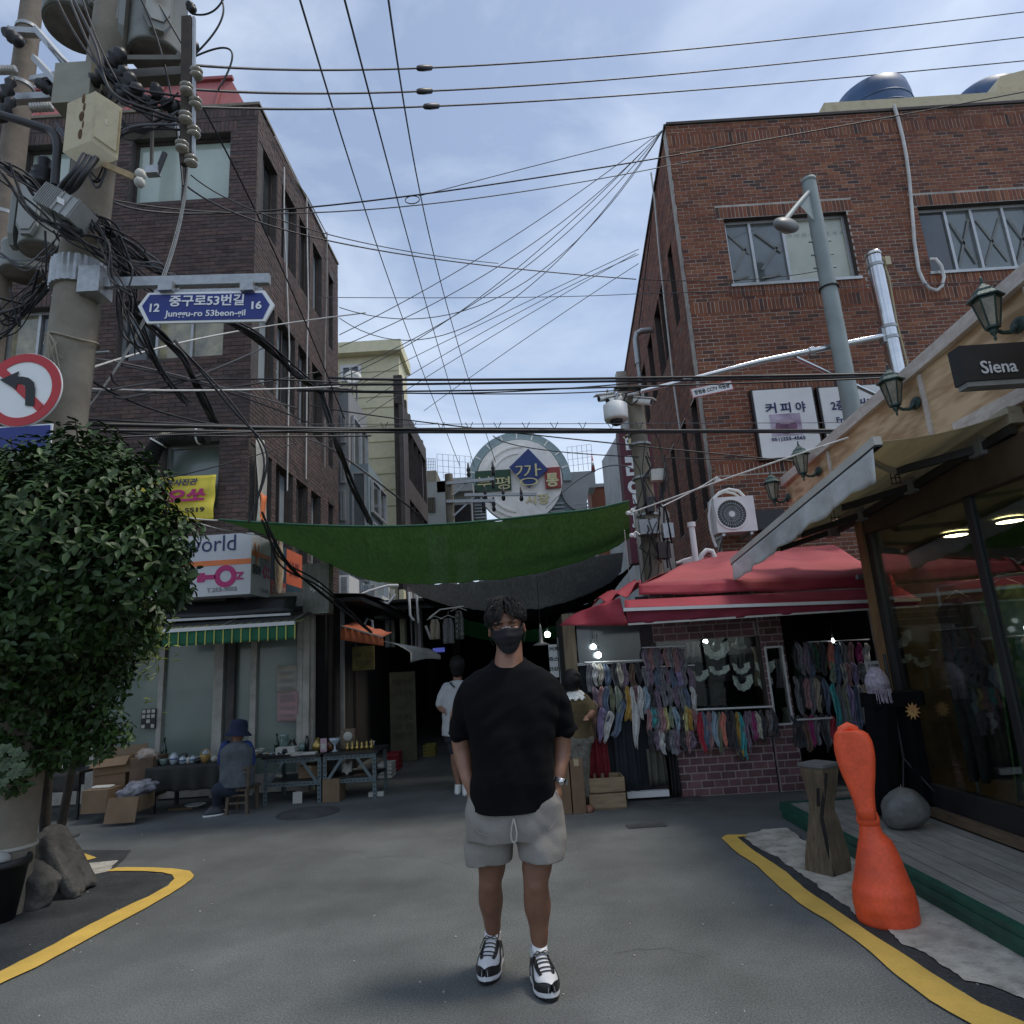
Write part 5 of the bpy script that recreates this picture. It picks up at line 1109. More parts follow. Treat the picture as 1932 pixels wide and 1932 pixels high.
# orange weighted sign base
ORG_P=mat('orange_plastic',(.80,.095,.028),.5,var=.12,scale=7,bump=.12,bs=40,fine=.08,fs=60,grime=((.48,.055,.03),6,.4))
c1=atZ(*ZD(955,1360));og=thing('sandbag_sign_stand','bright orange plastic weighted stand with a flattened oval head','sign stand',c1)
so_=[(1375,808,1122),(1340,797,1122),(1290,785,1115),(1240,778,1105),(1190,776,1090),(1120,785,1060),(1040,792,1030),(980,797,1005),(920,803,975),(870,806,925),(830,804,910),(790,798,905),(760,790,895)]
rr_=[]
for(y,xa,xb)in so_:
    pa,pb=at(*ZD(xa,y),c1.y),at(*ZD(xb,y),c1.y);rr_.append([pa.z,(pb.x-pa.x)/2,(pa.x+pb.x)/2])
zf=rr_[0][0]
rg=[];zz_=[q[0]-zf for q in rr_]
for i,(z,r_,x_)in enumerate(rr_):rg.append((z-zf,r_,x_))
fin=[]  # fine horizontal ribs moulded into the body
for(za,ra1,xa),(zb1,rb1,xb)in zip(rg,rg[1:]):
    k=max(1,int((zb1-za)/.012))
    for j in range(k):
        t_=j/k;fin.append((lerp(za,zb1,t_),lerp(ra1,rb1,t_)*(1+(.012 if int(lerp(za,zb1,t_)/.036)%2==0 and za<.6 else 0)),lerp(xa,xb,t_)))
fin.append(rg[-1])
MB().loft([[V((x_+r_*cos(a),c1.y+r_*.95*sin(a),z))for a in[2*pi*j/32 for j in range(32)]]for z,r_,x_ in fin]).build('base',ORG_P,og)
zn,rn,xn=rg[-1]
# neck and oval head: thick flattened paddle turned a little
hd_=[(790,795,900),(740,780,892),(690,765,888),(640,745,886),(600,728,888),(560,708,890),(520,692,890),(470,675,890),(420,663,884),(370,658,872),(330,662,850),(312,672,822),(305,690,800)]
R0=MB();rgs=[]
for i,(y,xa,xb)in enumerate(hd_):
    pa,pb=at(*ZD(xa,y),c1.y),at(*ZD(xb,y),c1.y);z=pa.z-zf;hw=(pb.x-pa.x)/2;xm=(pa.x+pb.x)/2;th=lerp(.075,.055,i/12)if i else .08
    ring_=[]
    rot=-.50
    for j in range(28):
        a=2*pi*j/28;ca,sa_=cos(a),sin(a);sx_=abs(ca)**.55*(1 if ca>0 else-1);sy_=abs(sa_)**.55*(1 if sa_>0 else-1)
        W_=hw*.92;x_=sx_*W_;y_=sy_*th
        ring_.append(V((xm+x_*cos(rot)-y_*sin(rot),c1.y+x_*sin(rot)+y_*cos(rot),z)))
    rgs.append(ring_)
hm=MB().loft(rgs).build('head',ORG_P,og)
q=at(*ZD(742,322),c1.y);q.z-=zf
MB().tube([q+V((-.055,0,-.02)),q+V((-.035,0,.025)),q+V((0,0,.04)),q+V((.035,0,.025)),q+V((.055,0,-.025))],[.022,.024,.025,.024,.022],10).build('handle',ORG_P,og)
MB().lathe((xn,c1.y,zn-.06),[(rn*1.1,0),(rn*1.14,.02),(rn*1.1,.04)],28).build('collar',ORG_P,og)
# black trousers on a stand, with a fringed top, and the grey stone
TRO=mat('black_velvet',(.004,.004,.005),.95,var=.3,scale=8,bump=.25,bs=30,spec=.15)
tro=thing('trousers_display','wide black trousers with a maple leaf on a display stand under a fringed lilac top','clothes display',(2.75,5.55,.13))
TYY=5.55
def leg(x0t,x1t,x0b,x1b,yt,yb,nm,off=0):
    a0,a1=at(*ZD(x0t,yt),TYY),at(*ZD(x1t,yt),TYY);c0_,c1_=at(*ZD(x0b,yb),TYY),at(*ZD(x1b,yb),TYY)
    c0_.z=max(c0_.z,.16);c1_.z=max(c1_.z,.16);rg_=[]
    for i in range(13):
        v=i/12;l,r_=a0.lerp(c0_,v),a1.lerp(c1_,v);c=(l+r_)/2;hw=(r_-l).length/2
        rg_.append([V((c.x+hw*cos(a)*(1+.05*sin(a*5+v*2)),c.y+off+(.09+.02*v)*sin(a)*(1+.12*sin(a*7+v*3)),c.z))for a in[2*pi*j/24 for j in range(24)]])
    MB().loft(rg_).build(nm,TRO,tro)
leg(830,1000,890,1035,100,815,'trouser_leg');leg(970,1125,1090,1245,100,735,'trouser_leg',.05)
t0_,t1_=at(*ZD(835,100),TYY),at(*ZD(1125,108),TYY)
MB().box(t0_.x,t1_.x,TYY-.09,TYY+.1,t0_.z-.10,t0_.z+.01).build('waistband',TRO,tro)
lfc=at(*ZD(1098,190),TYY-.13);pts=[]
for k in range(22):
    a=pi*2*k/22+.3;r_=.062 if k%2==0 else .034
    pts.append(lfc+V((r_*cos(a),0,r_*1.1*sin(a))))
MB().poly(pts,(0,.004,0)).build('leaf_badge',mat('rust_leaf',(.36,.13,.05),.8,col2=(.45,.30,.10),scale=40,bump=.1),tro)
FRG=mat('lilac_fringe',(.34,.30,.36),.85,var=.35,scale=30,bump=.4)
f0,f1=at(*ZD(870,60),TYY-.1),at(*ZD(995,60),TYY-.1);ftz=at(*ZD(930,-60),TYY).z
MB().loft([[V(((f0.x+f1.x)/2+(f1.x-f0.x)*.5*s_*cos(a),TYY-.02+.09*s_*sin(a),z))for a in[2*pi*j/18 for j in range(18)]]for s_,z in((1.0,f0.z-.02),(1.02,f0.z+.04),(.9,lerp(f0.z,ftz,.5)),(.55,lerp(f0.z,ftz,.85)),(.25,ftz))]).build('top',FRG,tro)
b=MB()
for k in range(26):a=pi+pi*k/25;x_=(f0.x+f1.x)/2+(f1.x-f0.x)*.5*cos(a);y_=TYY-.02+.09*sin(a);b.tube([(x_,y_,f0.z-.015),(x_+R.uniform(-.008,.008),y_-.006,f0.z-.10-R.uniform(0,.03))],.0035,4)
b.build('fringe',FRG,tro,kind='stuff')
xx=(t0_.x+t1_.x)/2
for(dx,dy)in((-.12,-.12),(.16,-.10),(.0,.16)):MB().tube([(xx,TYY,.55),(xx+dx,TYY+dy,.28),(xx+dx*1.2,TYY+dy*1.2,.135)],.008,6).build('stand_leg',BLKM,tro)
MB().tube([(xx,TYY,.55),(xx,TYY,1.35)],.014,8).build('stand_pole',BLKM,tro)
STONE=mat('grey_stone',(.06,.06,.057),.6,col2=(.19,.19,.18),scale=3.5,bump=.5,bs=12,dist=.03,fine=.15)
s0_=atZ(*ZD(1120,862),.13);b=MB();rw_=.17
b.ball((0,0,0),1,1,1,28,18)
vs=[]
for v_ in b.v:
    p_=V(v_);n_=1+.16*noise.noise(p_*1.3+V((3,1,2)))+.05*noise.noise(p_*4);vs.append((s0_.x+p_.x*.155*n_*(1-.35*p_.z),s0_.y+.12+p_.y*.13*n_,.13+.135+p_.z*.145*n_+.03*p_.x))
b.v=vs;tag(b.build('boulder',STONE),'smooth grey stone on the deck at the foot of the black trousers','stone')
# street lamp
lpB=V((0,0,0));lY=9.0;q=at(1578,620,lY);lx=q.x;zt_l=at(1525,340,lY).z
sl=thing('street_lamp','tall grey street lamp with a short curved arm before the red brick front','street lamp',(lx,lY,0))
MB().tube([(lx,lY,0),(lx,lY,zt_l)],[.153,.104],20).build('pole',GREYP_:=mat('pole_grey_paint',(.27,.31,.30),.55,var=.08,scale=3,bump=.05,grime=((.20,.22,.21),2.5,.4)),sl)
MB().lathe((lx,lY,zt_l),[(.112,-.05),(.112,.01),(.04,.04)],18).build('cap',GREYP_,sl)
lh=at(1483,425,lY-.73);pa_=V((lx-.05,lY-.04,zt_l-.28));
MB().tube([V((lx,lY,zt_l-.18)),V((lx,lY,zt_l-.18)).lerp(lh+V((0,0,.14)),.5)+V((0,0,-.02)),lh+V((.03,.04,.12)),lh+V((0,0,.03))],[.037,.035,.04,.053],10).build('arm',GREYP_,sl)
MB().poly([V((lx-.04,lY-.06,zt_l-.24)),V((lx-.04,lY-.06,zt_l-.80)),V((lx,lY,zt_l-.18)).lerp(lh,.45)+V((0,0,-.01))],(.008,0.008,0)).build('gusset',GREYP_,sl)
dv=(lh-V((lx,lY,lh.z))).normalized();qr=V((1,0,0)).rotation_difference(V((dv.x,dv.y,-.35)))
MB().ball(lh,.28,.16,.10,20,10,rot=qr.to_matrix()).build('head',mat('lamp_head_paint',(.16,.165,.16),.45,var=.1,bump=.03),sl)
MB().ball(lh+V((0,0,-.037)),.20,.113,.083,18,8,rot=qr.to_matrix()).build('lens',mat('lamp_lens',(.42,.42,.38),.15,var=.1,bump=0,coat=.5),sl)
for k in range(3):
    zz=at(1555,[455,480,505][k],lY).z;MB().tube([(lx-.17,lY,zz),(lx+.17,lY,zz)],.013,6).build('bolt',GREYP_,sl)
MB().tube([(lx,lY,at(1560,545,lY).z-.0),(lx,lY,at(1560,545,lY).z+.016)],.143,20).build('band',BLKM,sl)
# steel camera mast with its arm
mY=9.2;qm=at(1672,600,mY);mx_=qm.x;mz=at(1655,478,mY).z
ms=thing('camera_mast','polished steel mast with a long arm carrying cameras to the concrete pole','camera mast',(mx_,mY,0))
MB().tube([(mx_,mY,0),(mx_,mY,mz)],.112,22).build('mast',STEEL,ms);MB().lathe((mx_,mY,mz),[(.12,-.06),(.12,.0),(.08,.012)],22).build('cap',STEEL,ms)
aR=V((mx_-.06,mY,at(1662,634,mY).z));aL=at(1178,747,8.75);aM=aR.lerp(aL,.25);
MB().tube([aR,aR.lerp(aL,.5)+V((0,0,.05)),aL],[.055,.043,.03],12).build('arm',STEEL,ms)
for t_ in(.30,):q=aR.lerp(aL,t_)+V((0,0,.03));dd_=(aL-aR).normalized();MB().tube([q-dd_*.04,q+dd_*.04],.068,14).build('arm_joint',STEEL,ms)
b1_=V((mx_-.05,mY,at(*ZR(1240,1590),mY).z));MB().tube([aR.lerp(aL,.36)+V((0,0,-.02)),b1_],.034,10).build('brace',STEEL,ms)
for zz in(aR.z-.08,aR.z+.1,mz-.25):MB().tube([(mx_,mY,zz),(mx_,mY,zz+.05)],.122,20).build('clamp',GALV,ms)
MB().box(mx_-.14,mx_-.05,mY-.06,mY+.06,aR.z-.12,aR.z+.1).build('arm_plate',GALV,ms)
tag(MB().tube([V((mx_+.1,mY-.05,mz-.1)),V((mx_+.13,mY-.06,mz-.5)),V((mx_+.11,mY-.05,mz-1.2)),V((mx_+.14,mY-.05,mz-1.9)),V((mx_+.1,mY-.05,mz-2.8))],.016,6).build('cable',mat('yellowed_cable',(.42,.36,.22),.7,var=.1,bump=0)),'yellowed cable running down beside the polished steel mast','cable')
t=thing('junction_box','tiny beige box strapped at the top of the polished steel mast','box',(mx_+.14,mY-.07,mz-.2));MB().box(mx_+.11,mx_+.19,mY-.1,mY-.04,mz-.26,mz-.12).build('case',BEIGE,t)
MB().tube([(mx_-.095,mY-.03,mz-.2),(mx_,mY-.1,mz-.17),(mx_+.11,mY-.07,mz-.19)],.006,5).build('strap',BLKM,t)
# camera notice hung on the arm
cy_=8.98;CN=Wall((0,cy_,0),(1,0,0),(0,-1,0));p00,p11=CN.hit(*ZR(424,1545)),CN.hit(*ZR(612,1505));p01=CN.hit(*ZR(420,1500));u_=V((p11[0]-p00[0],0,p11[1]-p00[1]));uL=u_.length;u_.normalize();v_=V((-u_.z,0,u_.x));hN=p01[1]-p00[1]+.0
cn=thing('notice_board','small tilted white notice with red rim hung under the steel arm','sign',(p00[0],cy_,p00[1]));oN=CN.p(p00[0],p00[1])
MB().ob(oN,u_*uL,v_*hN,(0,.012,0)).build('board',WSIGN,cn)
b=MB()
for(o_,e_,f_)in((v_*0,u_*uL,v_*.012),(v_*(hN-.012),u_*uL,v_*.012),(v_*.012,u_*.012,v_*(hN-.024)),(u_*(uL-.012)+v_*.012,u_*.012,v_*(hN-.024))):b.ob(oN+o_+V((0,-.003,0)),e_,f_,(0,.002,0))
b.build('rim',RED,cn);text('방범용 CCTV 작동중',oN+u_*.05+v_*hN*.28+V((0,-.002,0)),u_,v_,uL-.1,hN*.45,BLACKP,cn,bold=.02,th=.003)
for k in(.2,.8):q=oN+u_*uL*k+v_*hN;MB().tube([q,q+V((0,.02,.06))],.006,5).build('hanger',GALV,cn)
# ---------------------------------------------------------------- behind the crossing: the alley
PLAST=mat('grey_render',(.30,.31,.31),.9,var=.1,scale=2,bump=.2,grime=((.17,.17,.165),1.0,.6))
WCLAD=mat('white_cladding',(.58,.59,.58),.6,var=.08,bump=.05,grime=((.32,.31,.29),1.2,.6))
BROWNB=mat('dark_brown_facade',(.075,.060,.055),.85,var=.2,bump=.2,grime=((.035,.03,.028),1,.5))
BGL=mat('blue_grey_panel',(.23,.29,.31),.6,var=.08,bump=.05,grime=((.14,.17,.18),1.2,.4))
# cream building
CY=19.0;a=at(640,668,CY);b_=at(752,668,CY);cb=thing('apartment_building','cream rendered building with a flat overhanging roof behind the plum brick block','building',(a.x,CY+2,0))
MB().box(a.x-3.5,b_.x,CY,CY+1.5,0,b_.z).build('wall',CREAM,cb)
q=at(752,662,CY-.25);MB().box(a.x-3.6,b_.x+.12,CY-.3,CY+1.6,b_.z+.003,b_.z+.36).build('roof_overhang',CREAM,cb)
CWl=Wall((0,CY,0),(1,0,0),(0,-1,0))
b=MB()
for yz in(620,700,760,860,950,1040,1130,1220,1310,560):
    zz=CWl.hit(*ZC(400,yz))[1];b.ob(CWl.p(a.x-3.4,zz,.012),(b_.x-a.x+3.39,0,0),(0,.012,0),(0,0,.03))
b.build('groove_lines',mat('cream_joint',(.45,.41,.25),.9,var=.1,bump=0),cb,kind='stuff')
r=rect(CWl,ZC,172,528,290,612);window(Wall((0,CY-.003,0),(1,0,0),(0,-1,0)),*r,cb,WHITE,PDARK,n=2,rec=-.06,fw=.09)
r=rect(CWl,ZC,268,830,312,890);window(Wall((0,CY-.003,0),(1,0,0),(0,-1,0)),*r,cb,WHITE,PGREY,n=1,rec=-.06,fw=.06)
q=at(*ZC(240,600),CY-1.0);t=thing('satellite_dish','pale round satellite dish in front of the cream building window','satellite dish',q)
MB().lathe(q,[(.02,.0),(.16,.02),(.26,.065),(.265,.07),(.16,.03),(.02,.01)],28,ax=(.15,-.9,.35),sy=1).build('dish',mat('dish_grey',(.42,.44,.42),.5,var=.1,bump=.05),t);MB().tube([q,q+V((.03,.35,-.1)),q+V((.03,.35,-1.2))],.03,6).build('mast',GALV,t);MB().tube([q+V((0,0,-.5)),q+V((.1,-.6,.1))],.015,6).build('feed_arm',GALV,t)
t=thing('roof_aerial','thin aerial rod standing on the cream building roof','aerial',at(*ZC(224,455),CY+.5));MB().tube([at(*ZC(224,455),CY+.5)+V((0,0,-.2)),at(*ZC(224,405),CY+.5)],.02,5).build('rod',GREYM,t)
# dark brown building seen edge on
P0=at(759,735,17.2);DS=Wall((P0.x,17.2,0),ADIR,(ADIR.y,-ADIR.x,0));ztd=P0.z;f_=DS.hit(*ZC(640,820));LEN=min(f_[0],9)
db=thing('office_building','narrow dark brown building with tall windows right of the cream building','building',(P0.x-1,19,0))
wq=[DS.hit(*ZC(x,1000))[0]for x in(545,566,585,607,628)]
hol=[]
for zt_ in(DS.hit(*ZC(560,900))[1],DS.hit(*ZC(560,1270))[1]):
    for i in range(4):s_=.7+i*(LEN-1)/4;hol.append((s_,s_+.9,zt_-1.5,zt_))
b=MB()
for(x0,x1,y0,y1)in cut(0,LEN,0,ztd-.4,hol):b.ob(DS.p(x0,y0),DS.u*(x1-x0),(0,0,y1-y0),-DS.n*.25)
b.box(P0.x-.22,P0.x-.002,17.2,17.5,0,ztd);b.build('wall',BROWNB,db)
p_=at(*ZC(467,588),17.1);p2=at(*ZC(516,740),17.1);MB().box(p_.x,P0.x+.02,17.0,17.19,p2.z,p_.z).build('pier_head',BROWNB,db)
MB().box(at(*ZC(500,900),17.1).x,P0.x+.03,17.02,17.19,0,p2.z-.003).build('pier',mat('brown_pier',(.10,.085,.078),.85,var=.15,bump=.2),db)
for i,h in enumerate(hol):window(DS,*h,db,ALU,PGREY,n=2,rec=.1,reveal=BROWNB,fw=.05)
b=MB()
for i in range(7):s_=i*LEN/7;b.ob(DS.p(s_+.2,ztd-.398,-.05),DS.u*(LEN/7-.4),(0,0,R.uniform(.15,.55)*(1-i*.1)),-DS.n*.2)
b.build('roof_edge',BROWNB,db,kind='stuff')
# grey glass building
GY_=14.3;ga=at(640,718,GY_);gb=at(*ZC(215,650),GY_)
gg=thing('commercial_building','pale grey glazed building with a projecting bay beside the plum brick block','building',(ga.x-1,GY_+2,0))
MB().box(ga.x-1.5,gb.x,GY_,GY_+1.9,0,gb.z).build('wall',PLAST,gg)
G2=Wall((gb.x,GY_,0),ADIR,(ADIR.y,-ADIR.x,0))
for k,(ya,yb)in enumerate(((800,960),(1060,1180),(1220,1390))):
    zz1=G2.hit(*ZC(230,ya))[1];window(G2,.2,1.6,zz1-1.3,zz1,gg,ALU,PGREY,n=2,rec=-.07,fw=.06)
    fx=CWl;W3=Wall((0,GY_,0),(1,0,0),(0,-1,0));r=rect(W3,ZC,172,ya,205,yb);window(W3,r[0],r[1],r[2],r[3],gg,ALU,PGREY,n=1,rec=-.07,fw=.05)
h0=at(*ZC(190,1030),GY_-.5);h1=at(*ZC(328,1050),15.6);MB().box(gb.x+.003,gb.x+.42,GY_+.1,16.0,3.0,h0.z).build('bay',BGL,gg)
BW_=Wall((0,GY_+.1,0),(1,0,0),(0,-1,0));window(BW_,gb.x+.05,gb.x+.38,3.4,h0.z-.2,gg,ALU,PGREY,n=1,rec=-.07,fw=.04)
for zz in(4.4,5.4):window(Wall((gb.x+.42,GY_+.1,0),ADIR,(ADIR.y,-ADIR.x,0)),.15,1.6,zz-.4,zz+.4,gg,ALU,PDARK,n=2,rec=-.07,fw=.05)
# low pale facades behind the nets on the left
lo=thing('row_building','low white and brown house fronts seen below the nets on the left of the alley','building',(-3.6,17,0))
b=MB()
MB().box(-3.75,-3.3,16.2,17.0,0,4.8).build('white_wall',WCLAD,lo)
W5=Wall((-3.3,16.2,0),(0,1,0),(1,0,0));window(W5,.1,.7,3.0,4.4,lo,ALU,PGREY,n=2,rec=-.07,fw=.05)
# white clad building on the right of the alley
w0_,w1_=at(1182,792,19.5),at(1137,868,24.5);wbld=thing('clad_building','building with white ribbed cladding beyond the red brick block','building',(w0_.x+1,22,0))
DW=(V((w1_.x,w1_.y,0))-V((w0_.x,w0_.y,0)));Lw=DW.length;uw=DW.normalized();nw=V((-uw.y,uw.x,0));
WW=Wall((w0_.x,w0_.y,0),uw,nw)
b=MB();b.poly([WW.p(0,0),WW.p(Lw,0),WW.p(Lw,w1_.z),WW.p(0,w0_.z)],-nw*.3);b.box(w0_.x+.02,w0_.x+2.5,w0_.y,w0_.y+.25,0,w0_.z-.01);b.build('wall',WCLAD,wbld)
k=26
for i in range(k):
    s_=Lw*(i+.3)/k;zt_=lerp(w0_.z,w1_.z,s_/Lw)-.05;MB().ob(WW.p(s_,0,.0),uw*(Lw/k*.4),(0,0,zt_),nw*.05).build('cladding_rib',WCLAD,wbld)
# market arch at the end of the alley
AY=26.0;AW=Wall((0,AY,0),(1,0,0),(0,-1,0));ar=thing('market_arch','round market gate sign with a white disc and coloured Korean lettering plates','gate sign',(0.3,AY,0))
cA=AW.hit(*ZC(1165,1170));Rr=(AW.hit(*ZC(1165,945))[1]-cA[1]);Ro=AW.hit(*ZC(1165,905))[1]-cA[1]+.02
GB=mat('arch_grey_green',(.25,.33,.34),.6,var=.08,bump=.05)
DISC=mat('arch_disc',(.88,.84,.78),.7,var=.05,bump=.05,grime=((.45,.41,.37),1,.4))
def arc_band(c_,r0,r1,a0,a1,o0,o1,m,nm,n=40,parent=ar):
    b=MB();rg_=[]
    for i in range(n+1):a_=lerp(a0,a1,i/n);rg_.append([AW.p(c_[0]+r*cos(a_),c_[1]+r*sin(a_),o)for r,o in((r0,o0),(r1,o0),(r1,o1),(r0,o1))])
    b.loft(rg_,sm=False);return b.build(nm,m,parent)
arc_band(cA,Rr*1.03,Ro*1.02,-.05,pi+.05,.1,-1.2,GB,'arch_band')
for k in range(9):a_=pi*(.08+.84*k/8);b=MB();b.bar(AW.p(cA[0]+Rr*1.05*cos(a_),cA[1]+Rr*1.05*sin(a_),.11),AW.p(cA[0]+Ro*1.0*cos(a_),cA[1]+Ro*1.0*sin(a_),.11),.06,.02,up=(0,1,0));b.build('tick',WHITE,ar)
solid('disc',DISC,ar,[AW.p(cA[0]+Rr*cos(2*pi*i/48),cA[1]+Rr*sin(2*pi*i/48),.2)for i in range(48)],(0,.4,0))
for(a0,a1,r_,w_)in((pi*.45,pi*.95,.80,.05),(pi*.5,pi*.9,.64,.04),(pi*1.15,pi*1.45,.72,.05),(pi*1.2,pi*1.5,.85,.04)):arc_band(cA,Rr*r_,Rr*(r_+w_),a0,a1,.24,.2,DISC,'relief_arc',24)
def plate(q,m,nm,pts=None,off=.32):
    r=rect(AW,ZC,*q);P_=pts or[(r[0],r[2]),(r[1],r[2]),(r[1],r[3]),(r[0],r[3])];solid(nm,m,ar,[AW.p(x,z,off)for x,z in P_],(0,.08,0));return r
def atext(body,x0,y0,x1,y1,m,off=.33,bold=.03,u=None,shear=0):r=trect(AW,ZC,x0,y0,x1,y1,off);text(body,AW.p(r[0],r[2],off),Wd,Zd,r[1]-r[0],r[3]-r[2],m,ar,bold=bold,th=.02,shear=shear)
GRNP=mat('green_plate',(.018,.06,.030),.6,var=.1,bump=0);BLUP=mat('blue_plate',(.02,.045,.17),.6,var=.1,bump=0);RDP=mat('red_plate',(.30,.05,.045),.6,var=.1,bump=0);GOLD=mat('pale_gold',(.62,.55,.30),.6,var=.08,bump=0)
plate((920,1125,1122,1225),GRNP,'green_plate');plate((1300,1105,1395,1213),RDP,'red_plate')
dpt=[AW.hit(*ZC(x,y))for x,y in((1213,1003),(1320,1115),(1218,1218),(1110,1105))];plate((1110,1003,1320,1218),BLUP,'blue_plate',dpt,.40)
atext('부',930,1140,1010,1215,GOLD,bold=0);atext('평',1030,1140,1112,1214,GOLD,bold=0);atext('깡',1143,1068,1288,1196,GOLD,.41,-.012);atext('통',1312,1120,1382,1200,GOLD);atext('시장',1198,1235,1332,1300,GOLD,.22)
# arch body: wings and louvres
for nm,q,m_ in(('left_wing',(780,1150,930,1210),PLAST),('right_wing',(1385,1120,1590,1200),PLAST),('left_louvre_wall',(905,1215,985,1500),PLAST),('right_louvre_wall',(1270,1215,1560,1500),BGL)):
    r=rect(AW,ZC,*q,0);MB().box(r[0],r[1],AY+(.02 if 'wing' in nm else .1),AY+1.2,r[2],r[3]).build(nm,m_,ar)
r=rect(AW,ZC,1385,1120,1590,1200);pts=[AW.p(lerp(r[0],r[1],.0),r[2]-.0,.05)]+[AW.p(lerp(r[0],r[1],.02+.62*(1-cos(pi*.5*i/8))),r[2]-1.0*sin(pi*.5*i/8)*(1 if i else 0),.05)for i in range(9)]+[AW.p(lerp(r[0],r[1],.80),r[2],.05)]
solid('scroll',PLAST,ar,pts,(0,.4,0))
for(x0,x1,ya,yb)in((912,985,1290,1390),(1285,1420,1280,1400),(1462,1560,1280,1400)):
    r=rect(AW,ZC,x0,ya,x1,yb)
    for k in range(6):zz=lerp(r[2],r[3],k/6);MB().ob(AW.p(r[0],zz,.0),(r[1]-r[0],0,0),(0,-.06,.0),(0,.0,.06)).build('louvre',GREYM,ar)
MB().box(-1.5,3.4,AY+.6,AY+1.0,0,AW.hit(1000,990)[1]).build('lower_body',PLAST,ar)
# grey house left of the arch with railings, stairs
HY=24.5;HW=Wall((0,HY,0),(1,0,0),(0,-1,0));hs_=thing('concrete_house','grey concrete house with a balcony and rooftop railing left of the market arch','building',(-2.2,HY,0))
for nm,q in(('upper_block',(650,1170,760,1400)),('balcony_slab',(706,1170,905,1218)),('lower_block',(760,1218,905,1500)),('parapet',(650,1110,705,1168))):
    r=rect(HW,ZC,*q);MB().box(r[0],r[1],HY+(0 if nm!='lower_block' else .4),HY+2.2,r[2],r[3]).build(nm,PLAST if nm!='parapet' else CONC,hs_)
r=rect(HW,ZC,655,1260,700,1340);window(HW,r[0],r[1],r[2],r[3],hs_,DFRAME,PDARK,n=2,rec=-.065,fw=.06)
r=rect(HW,ZC,795,1290,895,1390);MB().box(r[0],r[1],HY+.32,HY+.39,r[2],r[3]).build('dark_opening',DARK,hs_)
def railing(conv,x0,y0,x1,y1,h_,n,Y,label,m=GALV):
    a,b2_=at(*conv(x0,y0),Y),at(*conv(x1,y1),Y);t=thing('railing',label,'railing',a)
    for k in range(n+1):p=a.lerp(b2_,k/n);MB().tube([p,p+V((0,0,h_))],.011,5).build('post',m,t)
    for k in range(4):zz=h_*(k+1)/4;MB().tube([a+V((0,0,zz)),b2_+V((0,0,zz))],.008,5).build('rail',m,t)
railing(ZC,712,1150,900,1165,1.0,6,HY+.6,'metal railing on the grey house roof left of the market arch')
railing(ZC,1440,1118,1575,1100,1.1,5,AY+.7,'metal railing on the roof right of the market arch')
railing(ZC,652,1110,700,1110,.5,5,HY+.1,'short railing on the rough parapet left of the grey house')
q=at(*ZC(1575,1115),25);t=thing('roof_cone','tiny pink and white striped cone on the roof right of the market arch','cone',q);MB().lathe(q,[(.085,0),(.012,.75)],12).build('cone',PINK,t);MB().lathe(q+V((0,0,.25)),[(.062,0),(.048,.18)],12).build('white_band',WHITE,t)
tb=thing('brick_house','small strip of red brick house between the arch and the white cladding','building',at(*ZC(1590,1300),27.5))
r0_,r1_=at(*ZC(1560,1205),27.5),at(*ZC(1635,1205),27.5);MB().box(r0_.x,r1_.x+.3,27.5,29,0,r0_.z).build('wall',RBRICK,tb);MB().box(r0_.x-.05,r1_.x+.3,27.4,29,r0_.z+.003,r0_.z+.15).build('roof_edge',PLAST,tb)
# distant utility pole with crossarms before the arch
dY=20.0;dp0=at(*ZC(778,1400),dY);dp1=at(*ZC(772,1130),dY);dpo=thing('utility_pole','distant utility pole with crossarms and small transformers before the market arch','utility pole',(dp1.x,dY,0))
MB().tube([(dp1.x,dY,0),(dp1.x,dY,dp1.z)],.13,10).build('pole',CONC,dpo)
for(x0,y0,x1,y1)in((760,1180,1025,1155),(760,1280,1030,1275),(860,1243,1260,1240)):
    MB().bar(at(*ZC(x0,y0),dY-.15),at(*ZC(x1,y1),dY-.15),.09,.09).build('crossarm',GALV,dpo)
for(x0,y0,x1,y1)in((800,1360,930,1240),(930,1240,1010,1290),(800,1240,880,1170)):MB().bar(at(*ZC(x0,y0),dY-.1),at(*ZC(x1,y1),dY-.1),.05,.05).build('brace',GALV,dpo)
for(x,y)in((1018,1100),(1018,1175),(965,1300),(1022,1300),(882,1110),(1075,1240),(1175,1243),(975,1240)):
    q=at(*ZC(x,y),dY-.15);MB().lathe(q,[(.04,-.2),(.07,-.12),(.04,-.05),(.07,.02),(.04,.1),(.03,.25)],8).build('insulator',BLKM,dpo)
# ---- covered alley: side shops, roofs and the dark within
SIDX=-2.78
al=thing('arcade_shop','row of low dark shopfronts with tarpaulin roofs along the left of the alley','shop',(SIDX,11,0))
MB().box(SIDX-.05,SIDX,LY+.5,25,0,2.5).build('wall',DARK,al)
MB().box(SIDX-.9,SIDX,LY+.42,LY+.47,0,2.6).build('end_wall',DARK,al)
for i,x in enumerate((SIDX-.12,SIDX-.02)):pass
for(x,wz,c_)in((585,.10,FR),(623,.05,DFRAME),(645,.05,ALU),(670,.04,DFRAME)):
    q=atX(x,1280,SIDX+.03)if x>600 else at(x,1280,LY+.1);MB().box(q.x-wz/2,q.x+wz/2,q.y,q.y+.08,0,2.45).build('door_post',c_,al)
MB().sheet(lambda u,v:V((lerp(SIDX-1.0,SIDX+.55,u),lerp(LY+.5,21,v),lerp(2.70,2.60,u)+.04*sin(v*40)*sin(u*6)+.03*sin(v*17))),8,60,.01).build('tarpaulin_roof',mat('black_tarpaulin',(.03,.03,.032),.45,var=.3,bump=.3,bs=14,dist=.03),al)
MB().box(SIDX-.05,SIDX+.5,LY+.5,21,2.5,2.56).build('eave',BLKM,al)
